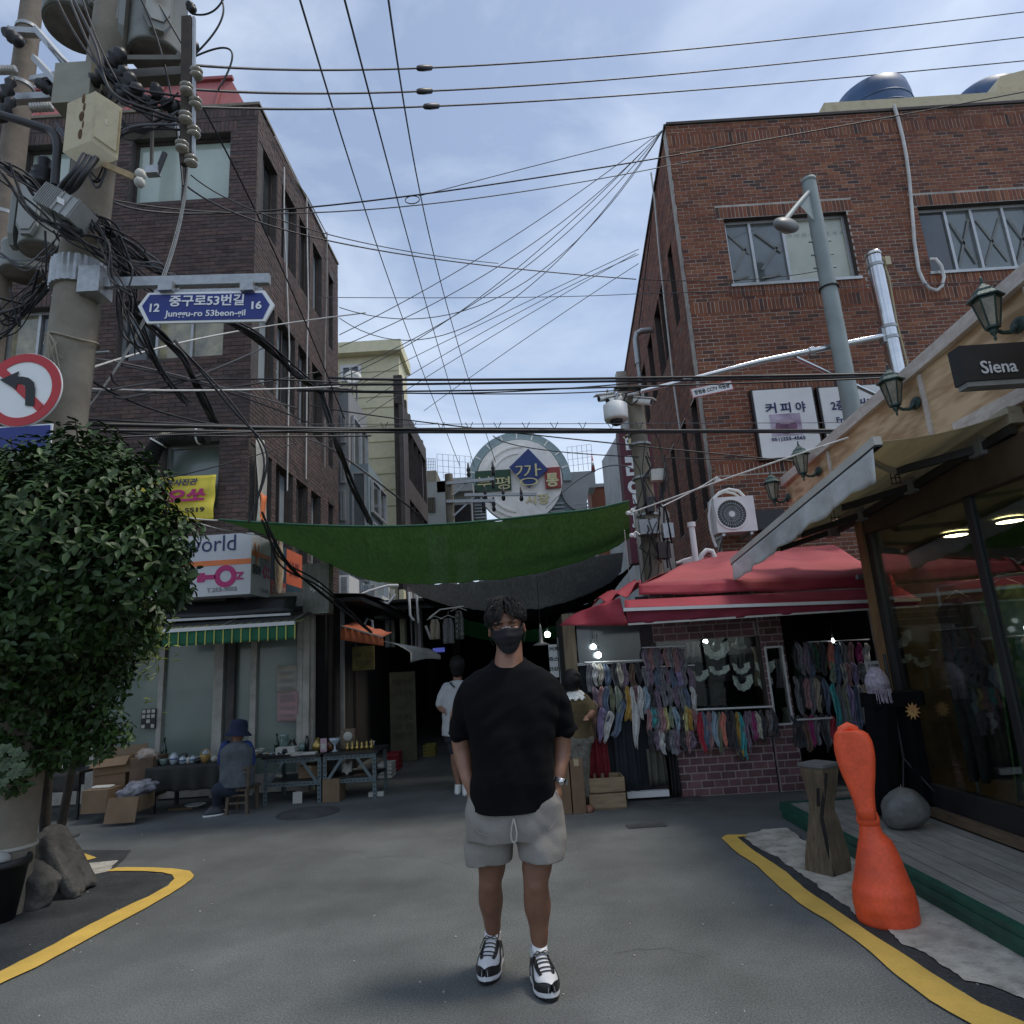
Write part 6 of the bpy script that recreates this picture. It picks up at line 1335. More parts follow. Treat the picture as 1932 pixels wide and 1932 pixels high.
oa=thing('orange_awning','faded orange fabric awning over a dark alley shop','awning',at(*ZA(542,520),9.5))
OC=mat('orange_canvas',(.42,.11,.045),.8,var=.15,bump=.2)
o1,o2=at(*ZA(540,505),9.5),at(*ZA(862,592),9.5);o3,o4=at(*ZA(535,608),9.46),at(*ZA(870,655),9.46)
MB().sheet(lambda u,v:o1.lerp(o2,u)+V((0,v*.7,v*.10+.01*sin(u*20))),20,5,.005).build('cloth',OC,oa)
MB().sheet(lambda u,v:o1.lerp(o2,u).lerp(o3.lerp(o4,u),v)+V((0,-.01+.012*sin(u*40),0)),30,3,.004).build('valance',OC,oa)
MB().bar(o1+V((0,-.01,.01)),o2+V((0,-.01,.01)),.02,.02).build('front_rail',OFFW,oa)
wa=thing('white_awning','white awning with a curved pleated end further down the alley','awning',at(*ZA(1072,705),9.6))
k1,k2,k3,k4=at(*ZA(865,618),9.6),at(*ZA(1072,704),9.6),at(*ZA(1300,722),11.2),at(*ZA(1150,668),11.2)
MB().sheet(lambda u,v:k1.lerp(k2,u).lerp(k4.lerp(k3,u),v)+V((0,0,.03*sin(pi*u))),16,10,.005).build('cloth',VAL,wa)
MB().sheet(lambda u,v:k2.lerp(k3,u)+V((.012*sin(u*70),0,-.005-v*lerp(.135,.07,u)+.03*sin(pi*u))),50,3,.004).build('valance',VAL,wa)
# grey sign box on the corner
q0=at(*ZA(250,25),9.0);q1=at(*ZA(445,400),9.0);gs=thing('shop_sign','weathered grey sign box with pale Korean letters at the alley corner','sign',(q0.x,9.0,q1.z))
MB().box(q0.x,q1.x,9.0,9.22,q1.z,q0.z).build('case',mat('stained_grey_panel',(.20,.205,.18),.7,col2=(.28,.28,.25),scale=3,stretch=(6,1,.7),bump=.1,grime=((.09,.075,.055),4,.7)),gs);GWl=Wall((0,9.0,0),(1,0,0),(0,-1,0))
stext('미오기',GWl,ZA,305,165,390,245,WHITEP,gs,bold=.03);stext('255',GWl,ZA,400,360,437,400,OFFW,gs)
# ordinary details above the shops: air conditioners, clothes, pipes
def small_ac(x0,y0,x1,y1,Y,lab):
    a,b2_=at(*ZA(x0,y0),Y),at(*ZA(x1,y1),Y);W_=Wall((0,Y,0),(1,0,0),(0,-1,0));t=thing('air_conditioner',lab,'air conditioner',a)
    MB().box(a.x,b2_.x,Y,Y+.7,b2_.z,a.z).build('case',WHITE,t);n=12
    for k in range(n):zz=lerp(b2_.z+.04,a.z-.05,k/(n-1));MB().box(a.x+.03,b2_.x-.03,Y-.012,Y-.002,zz,zz+.018).build('fin',GREYM,t)
    MB().box(a.x-.02,b2_.x+.02,Y,Y+.7,b2_.z-.06,b2_.z-.003).build('bracket',GALV,t)
for k_,(x0_,x1_,m_)in enumerate(((612,650,WCLAD),(655,700,BGL),(705,760,WCLAD),(770,800,PLAST),(865,900,WCLAD),(905,935,OFFW),(985,1025,CREAM),(1060,1075,WCLAD),(1085,1110,OFFW),(1120,1150,WCLAD))):
    a,b2_=at(*ZA(x0_,150+k_*12),13.6),at(*ZA(x1_,470),13.6);MB().box(a.x,b2_.x,13.6+.1*(k_%3),13.9,b2_.z-.5,a.z).build('facade_strip',m_,lo)
for(x0_,x1_,y0_,y1_)in((660,695,170,300),(712,752,190,320),(868,896,210,330)):
    a,b2_=at(*ZA(x0_,y0_),13.55),at(*ZA(x1_,y1_),13.55);MB().box(a.x,b2_.x,13.55,13.6,b2_.z,a.z).build('window',PSKY,lo)
small_ac(525,112,600,290,10.6,'tall white air conditioner above the weathered grey sign box');small_ac(798,270,858,415,12.5,'white air conditioner further down the alley wall')
b=thing('wall_pipe','white pipes zigzagging over the roofs of the alley shops','pipe',at(*ZA(850,220),11));
for pts in(((600,300),(760,230),(900,190),(980,190)),((440,340),(500,400),(540,370)),((960,260),(900,330),(830,300)),((1060,240),(1070,420),(1100,460)),((1120,250),(1135,480)),((700,540),(740,440),(780,460),(785,560)),((1190,500),(1230,600))):
    MB().tube([at(*ZA(x,y),11.2)for x,y in pts],.022,6).build('pipe',WHITE,b)
for i,(x0,y0,x1,y1,c_,lab,pl)in enumerate(((1222,452,1298,600,'beige','cream shirt on a hanger at the left of the alley',0),(1318,445,1408,632,'grey','grey shirt on a hanger beside the cream one',0),(1410,385,1482,600,'charcoal','dark chequered shirt on a hanger furthest right in the alley',1))):
    Y=9.9;a,b2_=at(*ZA(x0,y0),Y),at(*ZA(x1,y1),Y);t=thing('shirt',lab,'shirt',(a.x,Y,b2_.z),'shirts on hangers at the alley mouth')
    m_=scarf_mat(c_,PALm[c_])
    if pl:
        m_=bpy.data.materials.new('chequered_cloth');m_.use_nodes=True;tt=m_.node_tree;ck=N(tt,'ShaderNodeTexChecker');ck.inputs['Scale'].default_value=26;ck.inputs[1].default_value=(.30,.31,.28,1);ck.inputs[2].default_value=(.02,.025,.02,1);gg_=N(tt,'ShaderNodeNewGeometry');tt.links.new(gg_.outputs['Position'],ck.inputs[0]);tt.links.new(ck.outputs[0],tt.nodes['Principled BSDF'].inputs['Base Color'])
    MB().sheet(lambda u,v:V((lerp(a.x,b2_.x,.5+(u-.5)*(.6+.4*min(1,v*4))),Y+.03*sin(u*12+v*2),lerp(a.z,b2_.z,v)+.0)),14,8,.006).build('cloth',m_,t)
    MB().sheet(lambda u,v:V((lerp(a.x,b2_.x,.5+(u-.5)*(.6+.4*min(1,v*4))),Y+.09+.03*sin(u*10+v*2),lerp(a.z,b2_.z,v)+.0)),14,8,.006).build('back_cloth',m_,t)
    xm=(a.x+b2_.x)/2;MB().tube([(xm-.12,Y+.04,a.z-.0),(xm,Y+.04,a.z+.05),(xm+.12,Y+.04,a.z)],.005,5).build('hanger',WHITE,t);MB().tube([(xm,Y+.04,a.z+.05),(xm+.01,Y+.04,a.z+.11)],.004,5).build('hook',GREYM,t)
t=thing('hanging_rod','white rod holding the shirts at the alley mouth','rod',at(*ZA(1300,370),9.94));MB().tube([at(*ZA(1215,440),9.94)+V((0,0,.0)),at(*ZA(1300,375),9.94),at(*ZA(1480,350),9.94)],.012,6).build('bar',WHITE,t)
# alley depth: goods and signs in the dark
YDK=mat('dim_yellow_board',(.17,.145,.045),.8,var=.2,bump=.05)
def slab(q,Y,m,nm,lab,cat,th=.03,lettering=None):
    a,b2_=at(*ZA(q[0],q[1]),Y),at(*ZA(q[2],q[3]),Y);zb2=max(.01,b2_.z);t=thing(nm,lab,cat,(a.x,Y,zb2));MB().box(a.x,b2_.x,Y,Y+th,zb2,a.z).build('panel',m,t)
    if lettering:
        for i,(s_,fy_)in enumerate(lettering):text(s_,(a.x+(b2_.x-a.x)*.12,Y-.003,lerp(zb2,a.z,fy_)),Wd,Zd,(b2_.x-a.x)*.76,(a.z-zb2)*.07 if len(lettering)>2 else(a.z-zb2)*.2,mat('dim_print',(.06,.055,.04),.8,var=0,bump=0),t)
    return t
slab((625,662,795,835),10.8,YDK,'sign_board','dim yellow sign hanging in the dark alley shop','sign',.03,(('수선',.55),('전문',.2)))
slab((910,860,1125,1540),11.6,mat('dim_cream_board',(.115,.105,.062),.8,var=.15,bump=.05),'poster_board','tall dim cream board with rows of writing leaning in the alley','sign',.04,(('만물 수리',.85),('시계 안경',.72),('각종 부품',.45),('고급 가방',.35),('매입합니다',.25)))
YC=mat('yellow_crate_plastic',(.22,.18,.03),.6,var=.15,bump=.05)
def crate(q,Y,m,lab):
    a,b2_=at(*ZA(q[0],q[1]),Y),at(*ZA(q[2],q[3]),Y);zb2=max(0,b2_.z-.0);zb2=0;t=thing('plastic_crate',lab,'crate',(a.x,Y,zb2));h_=max(.2,a.z-zb2)
    for k in range(4):
        z=zb2+h_*k/4+.01
        MB().box(a.x,b2_.x,Y,Y+.02,z,z+h_*.18).build('slat',m,t);MB().box(a.x,b2_.x,Y+.3,Y+.32,z,z+h_*.18).build('slat',m,t);MB().box(a.x,a.x+.02,Y+.02,Y+.3,z,z+h_*.18).build('slat',m,t);MB().box(b2_.x-.02,b2_.x,Y+.02,Y+.3,z,z+h_*.18).build('slat',m,t)
    MB().box(a.x+.02,b2_.x-.02,Y+.02,Y+.3,zb2,zb2+.01).build('bottom',m,t)
crate((1168,1450,1265,1545),12.0,YC,'yellow plastic crate standing in the dark alley')
crate((880,1480,985,1625),10.6,mat('red_crate_plastic',(.25,.012,.02),.5,var=.1,bump=.03),'red plastic crate beyond the end of the rack tables')
crate((820,1560,930,1660),9.9,OFFW,'pale slatted crate by the end of the rack tables')
# roof and walls added to keep daylight out of the alley depth
cvr=thing('added_alley_roof','added dark roof and end wall keeping the market alley in shade','roof',(-.5,18,0))
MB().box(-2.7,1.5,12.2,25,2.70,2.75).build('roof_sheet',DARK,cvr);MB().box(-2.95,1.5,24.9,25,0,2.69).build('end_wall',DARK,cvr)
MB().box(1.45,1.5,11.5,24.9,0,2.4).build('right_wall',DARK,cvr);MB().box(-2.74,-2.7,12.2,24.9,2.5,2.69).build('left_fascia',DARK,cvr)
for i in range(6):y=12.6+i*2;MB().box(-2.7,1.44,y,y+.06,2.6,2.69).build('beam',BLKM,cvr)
lamp(ZP,1178,455,0,.045,'bright bulb hanging in the covered alley',glow('bright_cool_glow',(.9,1,.97),14),True,10.5);lamp(ZP,1400,566,0,.022,'small bulb behind the stall corner post',GW,True,8.6)
lamp(ZP,1288,710,0,.014,'tiny greenish light upper of two beside the white coffee sign',glow('green_glow',(.6,1,.85),5),True,8.55);lamp(ZP,1288,792,0,.012,'tiny greenish light lower of two beside the white coffee sign',glow('green_glow',(.6,1,.85),5),True,8.55)
for(x,y)in((310,885),(310,915)):
    lamp(ZA,x,y,0,.014,'small white light '+('above another' if y<900 else 'below another')+' in the dark doorway left of the alley',GW,True,9.7)
q=at(*ZP(1128,545),9.6);t=thing('pendant_lamp','grey tin pendant lamp shade hanging at the alley mouth','lamp',q);MB().lathe(q,[(.13,0),(.10,.02),(.03,.05),(.025,.2),(.008,.3)],16).build('shade',GREYM,t);MB().tube([q+V((0,0,.3)),q+V((0,0,.9))],.005,5).build('cord',BLK,t)
q0=atX(*ZA(1245,680),SIDX+1.0);t=thing('neon_sign','small blue illuminated sign deep in the alley','sign',at(*ZA(1245,690),13));MB().box(at(*ZA(1245,690),13).x,at(*ZA(1335,690),13).x,13,13.04,at(*ZA(1245,705),13).z,at(*ZA(1245,672),13).z).build('panel',glow('blue_glow',(.02,.03,.35),.5),t)
# ---- shade nets
GN=netting('green_net',(.115,.225,.085),.93);GRN=netting('grey_net',(.22,.235,.24),.95);BN=netting('black_net',(.018,.019,.020),.975);GN2=netting('bright_green_net',(.05,.26,.09),.93)
def spline(P,t):
    x=t*(len(P)-1);i=min(int(x),len(P)-2);f_=x-i;a,b_,c_,d_=P[max(i-1,0)],P[i],P[i+1],P[min(i+2,len(P)-1)]
    return .5*((2*b_)+(c_-a)*f_+(2*a-5*b_+4*c_-d_)*f_*f_+(3*b_-a-3*c_+d_)*f_**3)
def net(near,far,Yn,Yf,m,lab,nu=60,nv=16,rip=.02,belly=.12,name='shade_net'):
    A=[at(x,y,Yn)for x,y in near];D=[at(x,y,Yf)for x,y in far]
    def fn(u,v):
        p=spline(A,u).lerp(spline(D,u),v);s_=4*u*(1-u)
        crease=.035*math.exp(-((u-.36-.05*v)/.012)**2)+.02*math.exp(-((u-.62-.05*v)/.02)**2)
        return p+V((0,0,-belly*sin(pi*v)*s_+(rip*noise.noise(V((u*22,v*2.2,len(near))))+rip*.5*noise.noise(V((u*60,v*4,3))))*(.3+s_)+crease*rip*20*v*.6))
    return tag(MB().sheet(fn,nu,nv,.004).build(name,m),lab,'shade net','shade nets over the alley')
ZN=lambda x,y:(510.7+.3928*x,678.5+.3928*y)  # second set of measured edges
net([(412,981),(520,988),(640,993),(760,993),(900,985),(1040,970),(1120,961),(1187,946)],[(528,1012),(590,1048),(650,1078),(720,1098),(800,1102),(900,1096),(990,1086),(1080,1064),(1150,1038),(1188,1015)],7.1,9.5,GN,'wide green shade net sagging across the street',110,26,.022,.10)
b=MB().tube([spline([at(x,y-.5,7.09)for x,y in((412,981),(520,988),(640,993),(760,993),(900,985),(1040,970),(1120,961),(1187,946))],i/40)for i in range(41)],.013,6);tag(b.build('net_rope',mat('green_rope',(.02,.09,.05),.8,var=.1,bump=0)),'dark green rope along the near edge of the green shade net','rope')
net([(760,1098),(840,1101),(930,1092),(1030,1075),(1110,1052),(1176,1042)],[(790,1125),(850,1142),(930,1152),(1010,1150),(1090,1128),(1150,1100),(1172,1078)],9.6,11.0,GRN,'grey shade net hanging behind the green one',70,16,.03)
net([(788,1118),(850,1138),(930,1149),(1010,1147),(1090,1124),(1160,1090),(1200,1060)],[(810,1142),(860,1156),(930,1163),(1010,1162),(1080,1146),(1130,1124),(1160,1112)],11.0,12.0,BN,'black shade net drooping below the grey one',60,10,.03)
net([(810,1140),(900,1160),(980,1166),(1060,1156),(1130,1130)],[(860,1160),(930,1178),(1000,1184),(1060,1172),(1110,1150)],12.0,13.0,BN,'lowest black shade net at the entrance of the covered alley',40,10,.03)
net([(872,1157),(960,1168),(1062,1166)],[(872,1198),(930,1210),(1000,1212),(1058,1203)],13.2,13.3,GN2,'bright green net hanging upright behind the standing man',30,8,.01,0)
# ---- concrete camera pole on the right of the alley
PY_=8.9;px_=at(1216,920,PY_).x;pz_=at(1195,752,PY_).z
cp_=thing('utility_pole','old concrete pole with cables and boxes beside the red vertical sign','utility pole',(px_,PY_,0))
MB().tube([(px_,PY_,0),(px_,PY_,pz_)],[.15,.115],16).build('pole',CONC,cp_)
for k,(yy,w_,h_,m_,dx)in enumerate(((905,.2,.16,OFFW,.16),(1000,.24,.2,GREYM,-.05),(1045,.16,.22,DFRAME,.12),(1010,.14,.2,GALV,.2),(960,.1,.2,BLKM,.0))):
    z=at(1216,yy,PY_).z;MB().box(px_+dx-w_/2,px_+dx+w_/2,PY_-.24-.01*k,PY_-.13,z-h_/2,z+h_/2).build('cable_box',m_,cp_)
for yy in(820,842,905,975,1010):z=at(1216,yy,PY_).z;MB().tube([(px_,PY_,z),(px_,PY_,z+.03)],.16,16).build('band',GALV,cp_)
b=MB()
for k in range(14):
    z0__=R.uniform(3.0,4.6);x0__=px_+R.uniform(-.15,.25);pts=[V((x0__+R.uniform(-.1,.1),PY_-.2-R.uniform(0,.08),z0__-j*R.uniform(.15,.3)))for j in range(6)];b.tube(pts,R.uniform(.006,.014),5)
b.build('cable_tangle',BLK,cp_,kind='stuff')
# grey cabinets and signs standing behind the pole
for i,(q,Y,lab)in enumerate((((335,500,420,930),9.5,'tall pale panel left of the concrete pole base'),((480,490,600,910),9.6,'wide pale panel right of the concrete pole base'))):
    a,b2_=at(*ZS(q[0],q[1]),Y),at(*ZS(q[2],q[3]),Y);t=thing('metal_panel',lab,'panel',(a.x,Y,b2_.z));MB().poly([(a.x,Y,b2_.z-.6),(b2_.x,Y,b2_.z-.6),(b2_.x,Y,lerp(b2_.z,a.z,.85)),(lerp(a.x,b2_.x,.5),Y,a.z),(a.x,Y,lerp(b2_.z,a.z,.93))],(0,.06,0)).build('panel',mat('putty_panel',(.33,.315,.28),.7,var=.1,bump=.05,grime=((.2,.18,.15),3,.5)),t)
t=thing('white_pipe','short white capped pipe rising beside the concrete pole','pipe',at(*ZS(695,740),8.6));q=at(*ZS(695,620),8.6);MB().tube([q+V((0,0,-.8)),q],.04,10).build('pipe',WHITE,t);MB().tube([q+V((0,0,-.03)),q+V((0,0,.03))],.055,10).build('cap',WHITE,t)
t=thing('drain_pipe','white u shaped pipe above the red stall roof','pipe',at(*ZS(790,800),8.9));MB().tube([at(*ZS(x,y),8.9)for x,y in((750,860),(760,810),(790,780),(825,785),(840,820),(840,870))],.035,8).build('pipe',WHITE,t)
for i in range(4):
    MB_=MB().tube([at(*ZS(x+i*14,y-i*6),9.0)for x,y in((600,860),(640,850),(690,850),(640,880),(615,905),(680,830))],.02,6);tag(MB_.build('hose',WHITE),('lowest','second lowest','second highest','highest')[i]+' of the four loose white hoses on top of the stall roof','hose','white hoses above the red roof')
# cameras on the arm end
def bullet(p,d,lab):
    t=thing('security_camera',lab,'security camera',p);d=V(d).normalized();p=V(p)
    MB().tube([p-d*.13,p+d*.13],.045,14).build('body',WHITE,t);MB().tube([p+d*.13,p+d*.135],.036,14).build('lens',BLKM,t)
    s_=d.cross(V((0,0,1))).normalized();MB().ob(p-d*.11-s_*.055+V((0,0,.048)),d*.30,s_*.11,(0,0,.012)).build('sunshield',WHITE,t);MB().tube([p+V((0,0,.0)),p+V((0.02,0,.12))],.014,6).build('mount',GALV,t)
bullet(at(*ZC(1650,705),8.7),(-.95,-.35,-.2),'white camera pointing left at the tip of the steel arm');bullet(at(*ZC(1690,715),8.65),(-.8,-.55,-.35),'white camera angled down just right of the arm tip');bullet(at(*ZC(1848,725),8.7),(.8,-.5,-.35),'white camera pointing right beside the concrete pole top')
q=at(*ZC(1698,780),8.6);t=thing('dome_camera','white dome camera hanging under the steel arm','security camera',q);MB().lathe(q,[(.155,-.13),(.165,-.10),(.165,.09),(.12,.12),(.03,.13)],26).build('housing',WHITE,t);MB().lathe(q,[(.02,-.21),(.06,-.195),(.085,-.16),(.09,-.13)],20).build('dome',BLKM,t);MB().tube([q+V((0,0,.12)),q+V((.05,0,.26))],.02,8).build('stem',GALV,t)
t=thing('bracket_plate','dark bracket with cable loops where the steel arm meets the concrete pole','bracket',at(*ZC(1740,655),8.75));MB().bar(at(*ZC(1690,655),8.75),at(*ZC(1840,650),8.75),.12,.03).build('plate',BLKM,t)
MB().tube([at(*ZC(x,y),8.7)for x,y in((1760,680),(1745,720),(1790,745),(1840,700),(1830,670))],.014,6).build('loop',BLK,t)
# red vertical sign
VY=10.6;v0,v1=at(*ZC(1712,878),VY),at(*ZC(1826,1620),VY);vb=at(*ZC(1885,878),VY)
vs_=thing('vertical_sign','tall maroon vertical sign with white Korean letters behind the concrete pole','sign',(v0.x,VY,v1.z));MB().box(v0.x,at(*ZC(1890,878),VY).x,VY,VY+.3,v1.z,v0.z).build('case',mat('maroon_panel',(.10,.008,.022),.5,var=.12,bump=.03),vs_)
VW=Wall((0,VY,0),(1,0,0),(0,-1,0));x0=v0.x+.06;wl=.33
for ch,yz,m_ in(('성',905,GOLD),('노',990,WHITEP),('래',1110,WHITEP),('연',1235,WHITEP),('습',1360,WHITEP),('장',1480,WHITEP)):
    zz=VW.hit(*ZC(1750,yz+60))[1];text(ch,(x0,VY-.004,zz),Wd,Zd,wl,.42 if ch!='성' else .26,m_,vs_,bold=.03)
# ---------------------------------------------------------------- left side: poles, transformers, tree, stall tables
PX,PYY=at(146,560,5.0).x,5.0
GRT=mat('transformer_grey',(.24,.25,.23),.5,var=.08,scale=2,bump=.05,grime=((.13,.12,.10),3.2,.6))
up=thing('utility_pole','thick concrete utility pole rising through the tree, with street sign and transformers','utility pole',(PX,PYY,0))
MB().tube([(PX-.15,PYY,0),(PX,PYY,4.5),(PX+.13,PYY,9.5)],[.178,.178,.145],28).build('pole',CONC,up)
zb0,zb1=at(150,551,PYY).z,at(150,503,PYY).z
n=26;b=MB();rg=[]
for z in(zb0,zb0+.02,zb1-.02,zb1):rg.append([V((PX+(.205+(.008 if j%2 else-.004))*cos(2*pi*j/(n*2)),PYY+(.205+(.008 if j%2 else-.004))*sin(2*pi*j/(n*2)),z))for j in range(n*2)])
b.loft(rg,sm=False);b.build('sleeve',GALV,up)
for z in(1.0,.42):MB().tube([(PX-.13,PYY,z),(PX-.13,PYY,z+.02)],.186,24).build('wire_band',OFFW,up)
for k in range(9):
    z=4.2+k*.55;a_=(k%2)*2.6+.3;MB().tube([(PX+.15*cos(a_),PYY+.15*sin(a_),z),(PX+.27*cos(a_),PYY+.27*sin(a_),z+.02)],.012,6).build('step_bolt',GALV,up)
# street sign with its arm
a0=at(190,541,PYY-.1);a1=at(509,526,PYY-.1);a1.z=a1.z
ss_=thing('street_sign','blue street name sign hanging from a grey arm on the thick concrete pole','street sign',a0)
ar_z=(at(200,538,PYY-.1).z)
MB().bar(V((PX+.16,PYY-.1,at(195,534,4.9).z)),V((a1.x,PYY-.1,at(509,527,4.9).z)),.05,.085,up=(0,0,1)).build('arm',GALV,ss_)
MB().box(PX+.12,PX+.30,PYY-.19,PYY-.0,at(180,560,4.9).z,at(180,512,4.9).z).build('arm_bracket',GALV,ss_)
SP=Wall((0,PYY-.12,0),(1,0,0),(0,-1,0));H=lambda x,y:SP.hit(*Z1(x,y))
outl=[H(765,1700),H(822,1625),H(1470,1612),H(1523,1690),H(1470,1782),H(815,1795)]
solid('panel_rim',WSIGN,ss_,[SP.p(x,z,0)for x,z in outl],(0,.02,0))
inn=[H(790,1700),H(835,1638),H(1455,1627),H(1497,1690),H(1458,1770),H(830,1782)]
solid('blue_field',NAVY,ss_,[SP.p(x,z,.006)for x,z in inn],(0,.005,0))
def sg_t(body,q,**k):  # q = left base, right base, letter height, all measured
    p_,q_=SP.p(*H(q[0],q[1]),.0),SP.p(*H(q[2],q[3]),.0);u_=(q_-p_).normalized();h_=H(q[0],q[1]-q[4])[1]-H(q[0],q[1])[1];text(body,p_+V((0,-.008,0)),u_,V((-u_.z,0,u_.x)),(q_-p_).length,h_,WHITEP,ss_,**k)
sg_t('중구로53번길',(940,1705,1355,1698,62),bold=.022);sg_t('12',(832,1735,887,1734,46),bold=.03);sg_t('16',(1397,1720,1453,1718,44),bold=.03);sg_t('Junggu-ro 53beon-gil',(915,1772,1362,1765,44),bold=.018)
for(x0,x1)in((895,970),(1345,1415)):
    r=rect(SP,Z1,x0,1583,x1,1612);MB().box(r[0],r[1],PYY-.17,PYY-.05,r[2]-.02,r[3]+.015).build('hanger',GALV,ss_)
r=rect(SP,Z1,850,1595,1450,1600);MB().bar(SP.p(*H(850,1614),-.03),SP.p(*H(1450,1600),-.03),.04,.03).build('top_rail',GALV,ss_)
# no left turn sign
NY=4.55;NS_=Wall((0,NY,0),(1,0,0),(0,-1,0));c_=NS_.hit(*Z2(125,660));Rn=NS_.hit(*Z2(342,660))[0]-c_[0]
nl=thing('traffic_sign','round no left turn sign with black arrow and red bar beside the pole','traffic sign',NS_.p(*c_))
disc(c_,NS_,Rn,Rn,WSIGN,nl,'plate',.0,48,.012);ring(c_,NS_,Rn*.76,Rn*.985,RED,nl,'red_ring',.006,48,.004)
def npt(x,y):a,z=NS_.hit(*Z2(x,y));return NS_.p(a,z,.008)
solid('red_bar',RED,nl,[npt(-5,575),npt(28,540),npt(245,745),npt(212,782)],(0,.003,0))
def np2(x,y):a,z=NS_.hit(*Z2(x,y));return NS_.p(a,z,.012)
cv=[np2(195,752),np2(200,660),np2(192,620),np2(165,597),np2(130,590),np2(102,590),np2(112,560),np2(5,608),np2(95,662),np2(100,632),np2(125,630),np2(145,640),np2(148,665),np2(145,750)]
solid('arrow',BLACKP,nl,cv,(0,.003,0))
MB().tube([NS_.p(c_[0]-.05,c_[1]-1.2,-.04),NS_.p(c_[0]-.05,c_[1]+Rn*.8,-.04)],.03,10).build('post',GALV,nl)
bsn=thing('blue_sign','blue rectangular road sign below the no left turn sign, half hidden by leaves','sign',NS_.p(c_[0],c_[1]-Rn-.2));r=rect(NS_,Z2,-150,882,262,985);MB().box(r[0],r[1],NY-.003,NY+.01,r[2],r[3]).build('panel',NAVY,bsn);MB().box(r[0]-.015,r[1]+.015,NY+.011,NY+.02,r[2]-.015,r[3]+.015).build('rim',WSIGN,bsn)
wsn=thing('white_sign','white panel with dark Korean letters hidden deep in the tree','sign',NS_.p(c_[0],2.0));r=rect(NS_,Z2,-150,1180,75,1310);MB().box(r[0],r[1],NY+.1,NY+.12,r[2],r[3]).build('panel',OFFW,wsn);text('금지',(lerp(r[0],r[1],.45),NY+.096,lerp(r[2],r[3],.2)),Wd,Zd,(r[1]-r[0])*.5,(r[3]-r[2])*.6,BLACKP,wsn)
# string tied round the pole
b=MB();q=V((PX,PYY,at(130,650,PYY).z));b.tube([q+V((.19*cos(a),.19*sin(a),.03*sin(a*2)))for a in[2*pi*k/24 for k in range(25)]],.008,5)
for k in range(7):b.tube([q+V((-.08,-.19,.02)),q+V((-.05+R.uniform(-.05,.08),-.22,-.1)),q+V((-.05+R.uniform(-.1,.12),-.2,-R.uniform(.2,.38)))],.004,4)
b.build('twine',mat('twine',(.33,.29,.22),.9,var=.2,bump=0),up,kind='stuff')
# second pole
P2Y=7.5;p2x=at(42,150,P2Y).x
u2=thing('utility_pole','slimmer brown concrete utility pole at the left edge carrying crossarms','utility pole',(p2x,P2Y,0))
MB().tube([(p2x,P2Y,0),(p2x,P2Y,6),(p2x,P2Y,13)],[.22,.165,.125],22).build('pole',mat('brown_concrete',(.20,.165,.13),.9,var=.15,bump=.3,grime=((.11,.095,.08),2,.5)),u2)
for yy in(62,168,200,410):z=at(40,yy,P2Y).z;MB().tube([(p2x,P2Y,z),(p2x,P2Y,z+.05)],.16,16).build('band',GALV,u2)
def xarm(p,q,Yp,Yq,w_=.09,m=GALV,par=None,nm='crossarm'):return MB().bar(at(*Z1(*p),Yp),at(*Z1(*q),Yq),w_,w_).build(nm,m,par or u2)
xarm((50,175),(230,185),7.3,7.3);xarm((200,160),(405,400),7.3,6.4,.07);xarm((190,320),(380,525),7.3,6.4,.07);xarm((-60,560),(375,535),7.2,7.2,.10);xarm((175,440),(405,400),7.2,6.6,.06);xarm((45,160),(130,230),7.2,7.2,.07)
def insul(p,q,Yp,n=7,r0=.055,par=None,m=PORC,lab=None):
    a,b2_=at(*Z1(*p),Yp),at(*Z1(*q),Yp);d=(b2_-a);t_=[];r_=[]
    for k in range(n*4+1):
        t_.append(a+d*(k/(n*4)));r_.append(r0 if k%4==2 else r0*.4)
    o=MB().tube(t_,r_,10);return o.build('insulator',m,par)
insul((-10,390),(92,388),7.1,7,.06,u2);insul((168,598),(292,592),6.9,8,.06,u2);insul((640,575),(715,565),6.0,5,.05,u2)
for(x,y)in((70,205),(40,500),(260,485),(320,470),(30,610)):
    q=at(*Z1(x,y),7.0);MB().lathe(q,[(.04,-.18),(.085,-.12),(.045,-.06),(.09,0),(.045,.06),(.07,.12),(.03,.2)],10,ax=(R.uniform(-1,1),0,.6)).build('black_insulator',BLKM,u2)
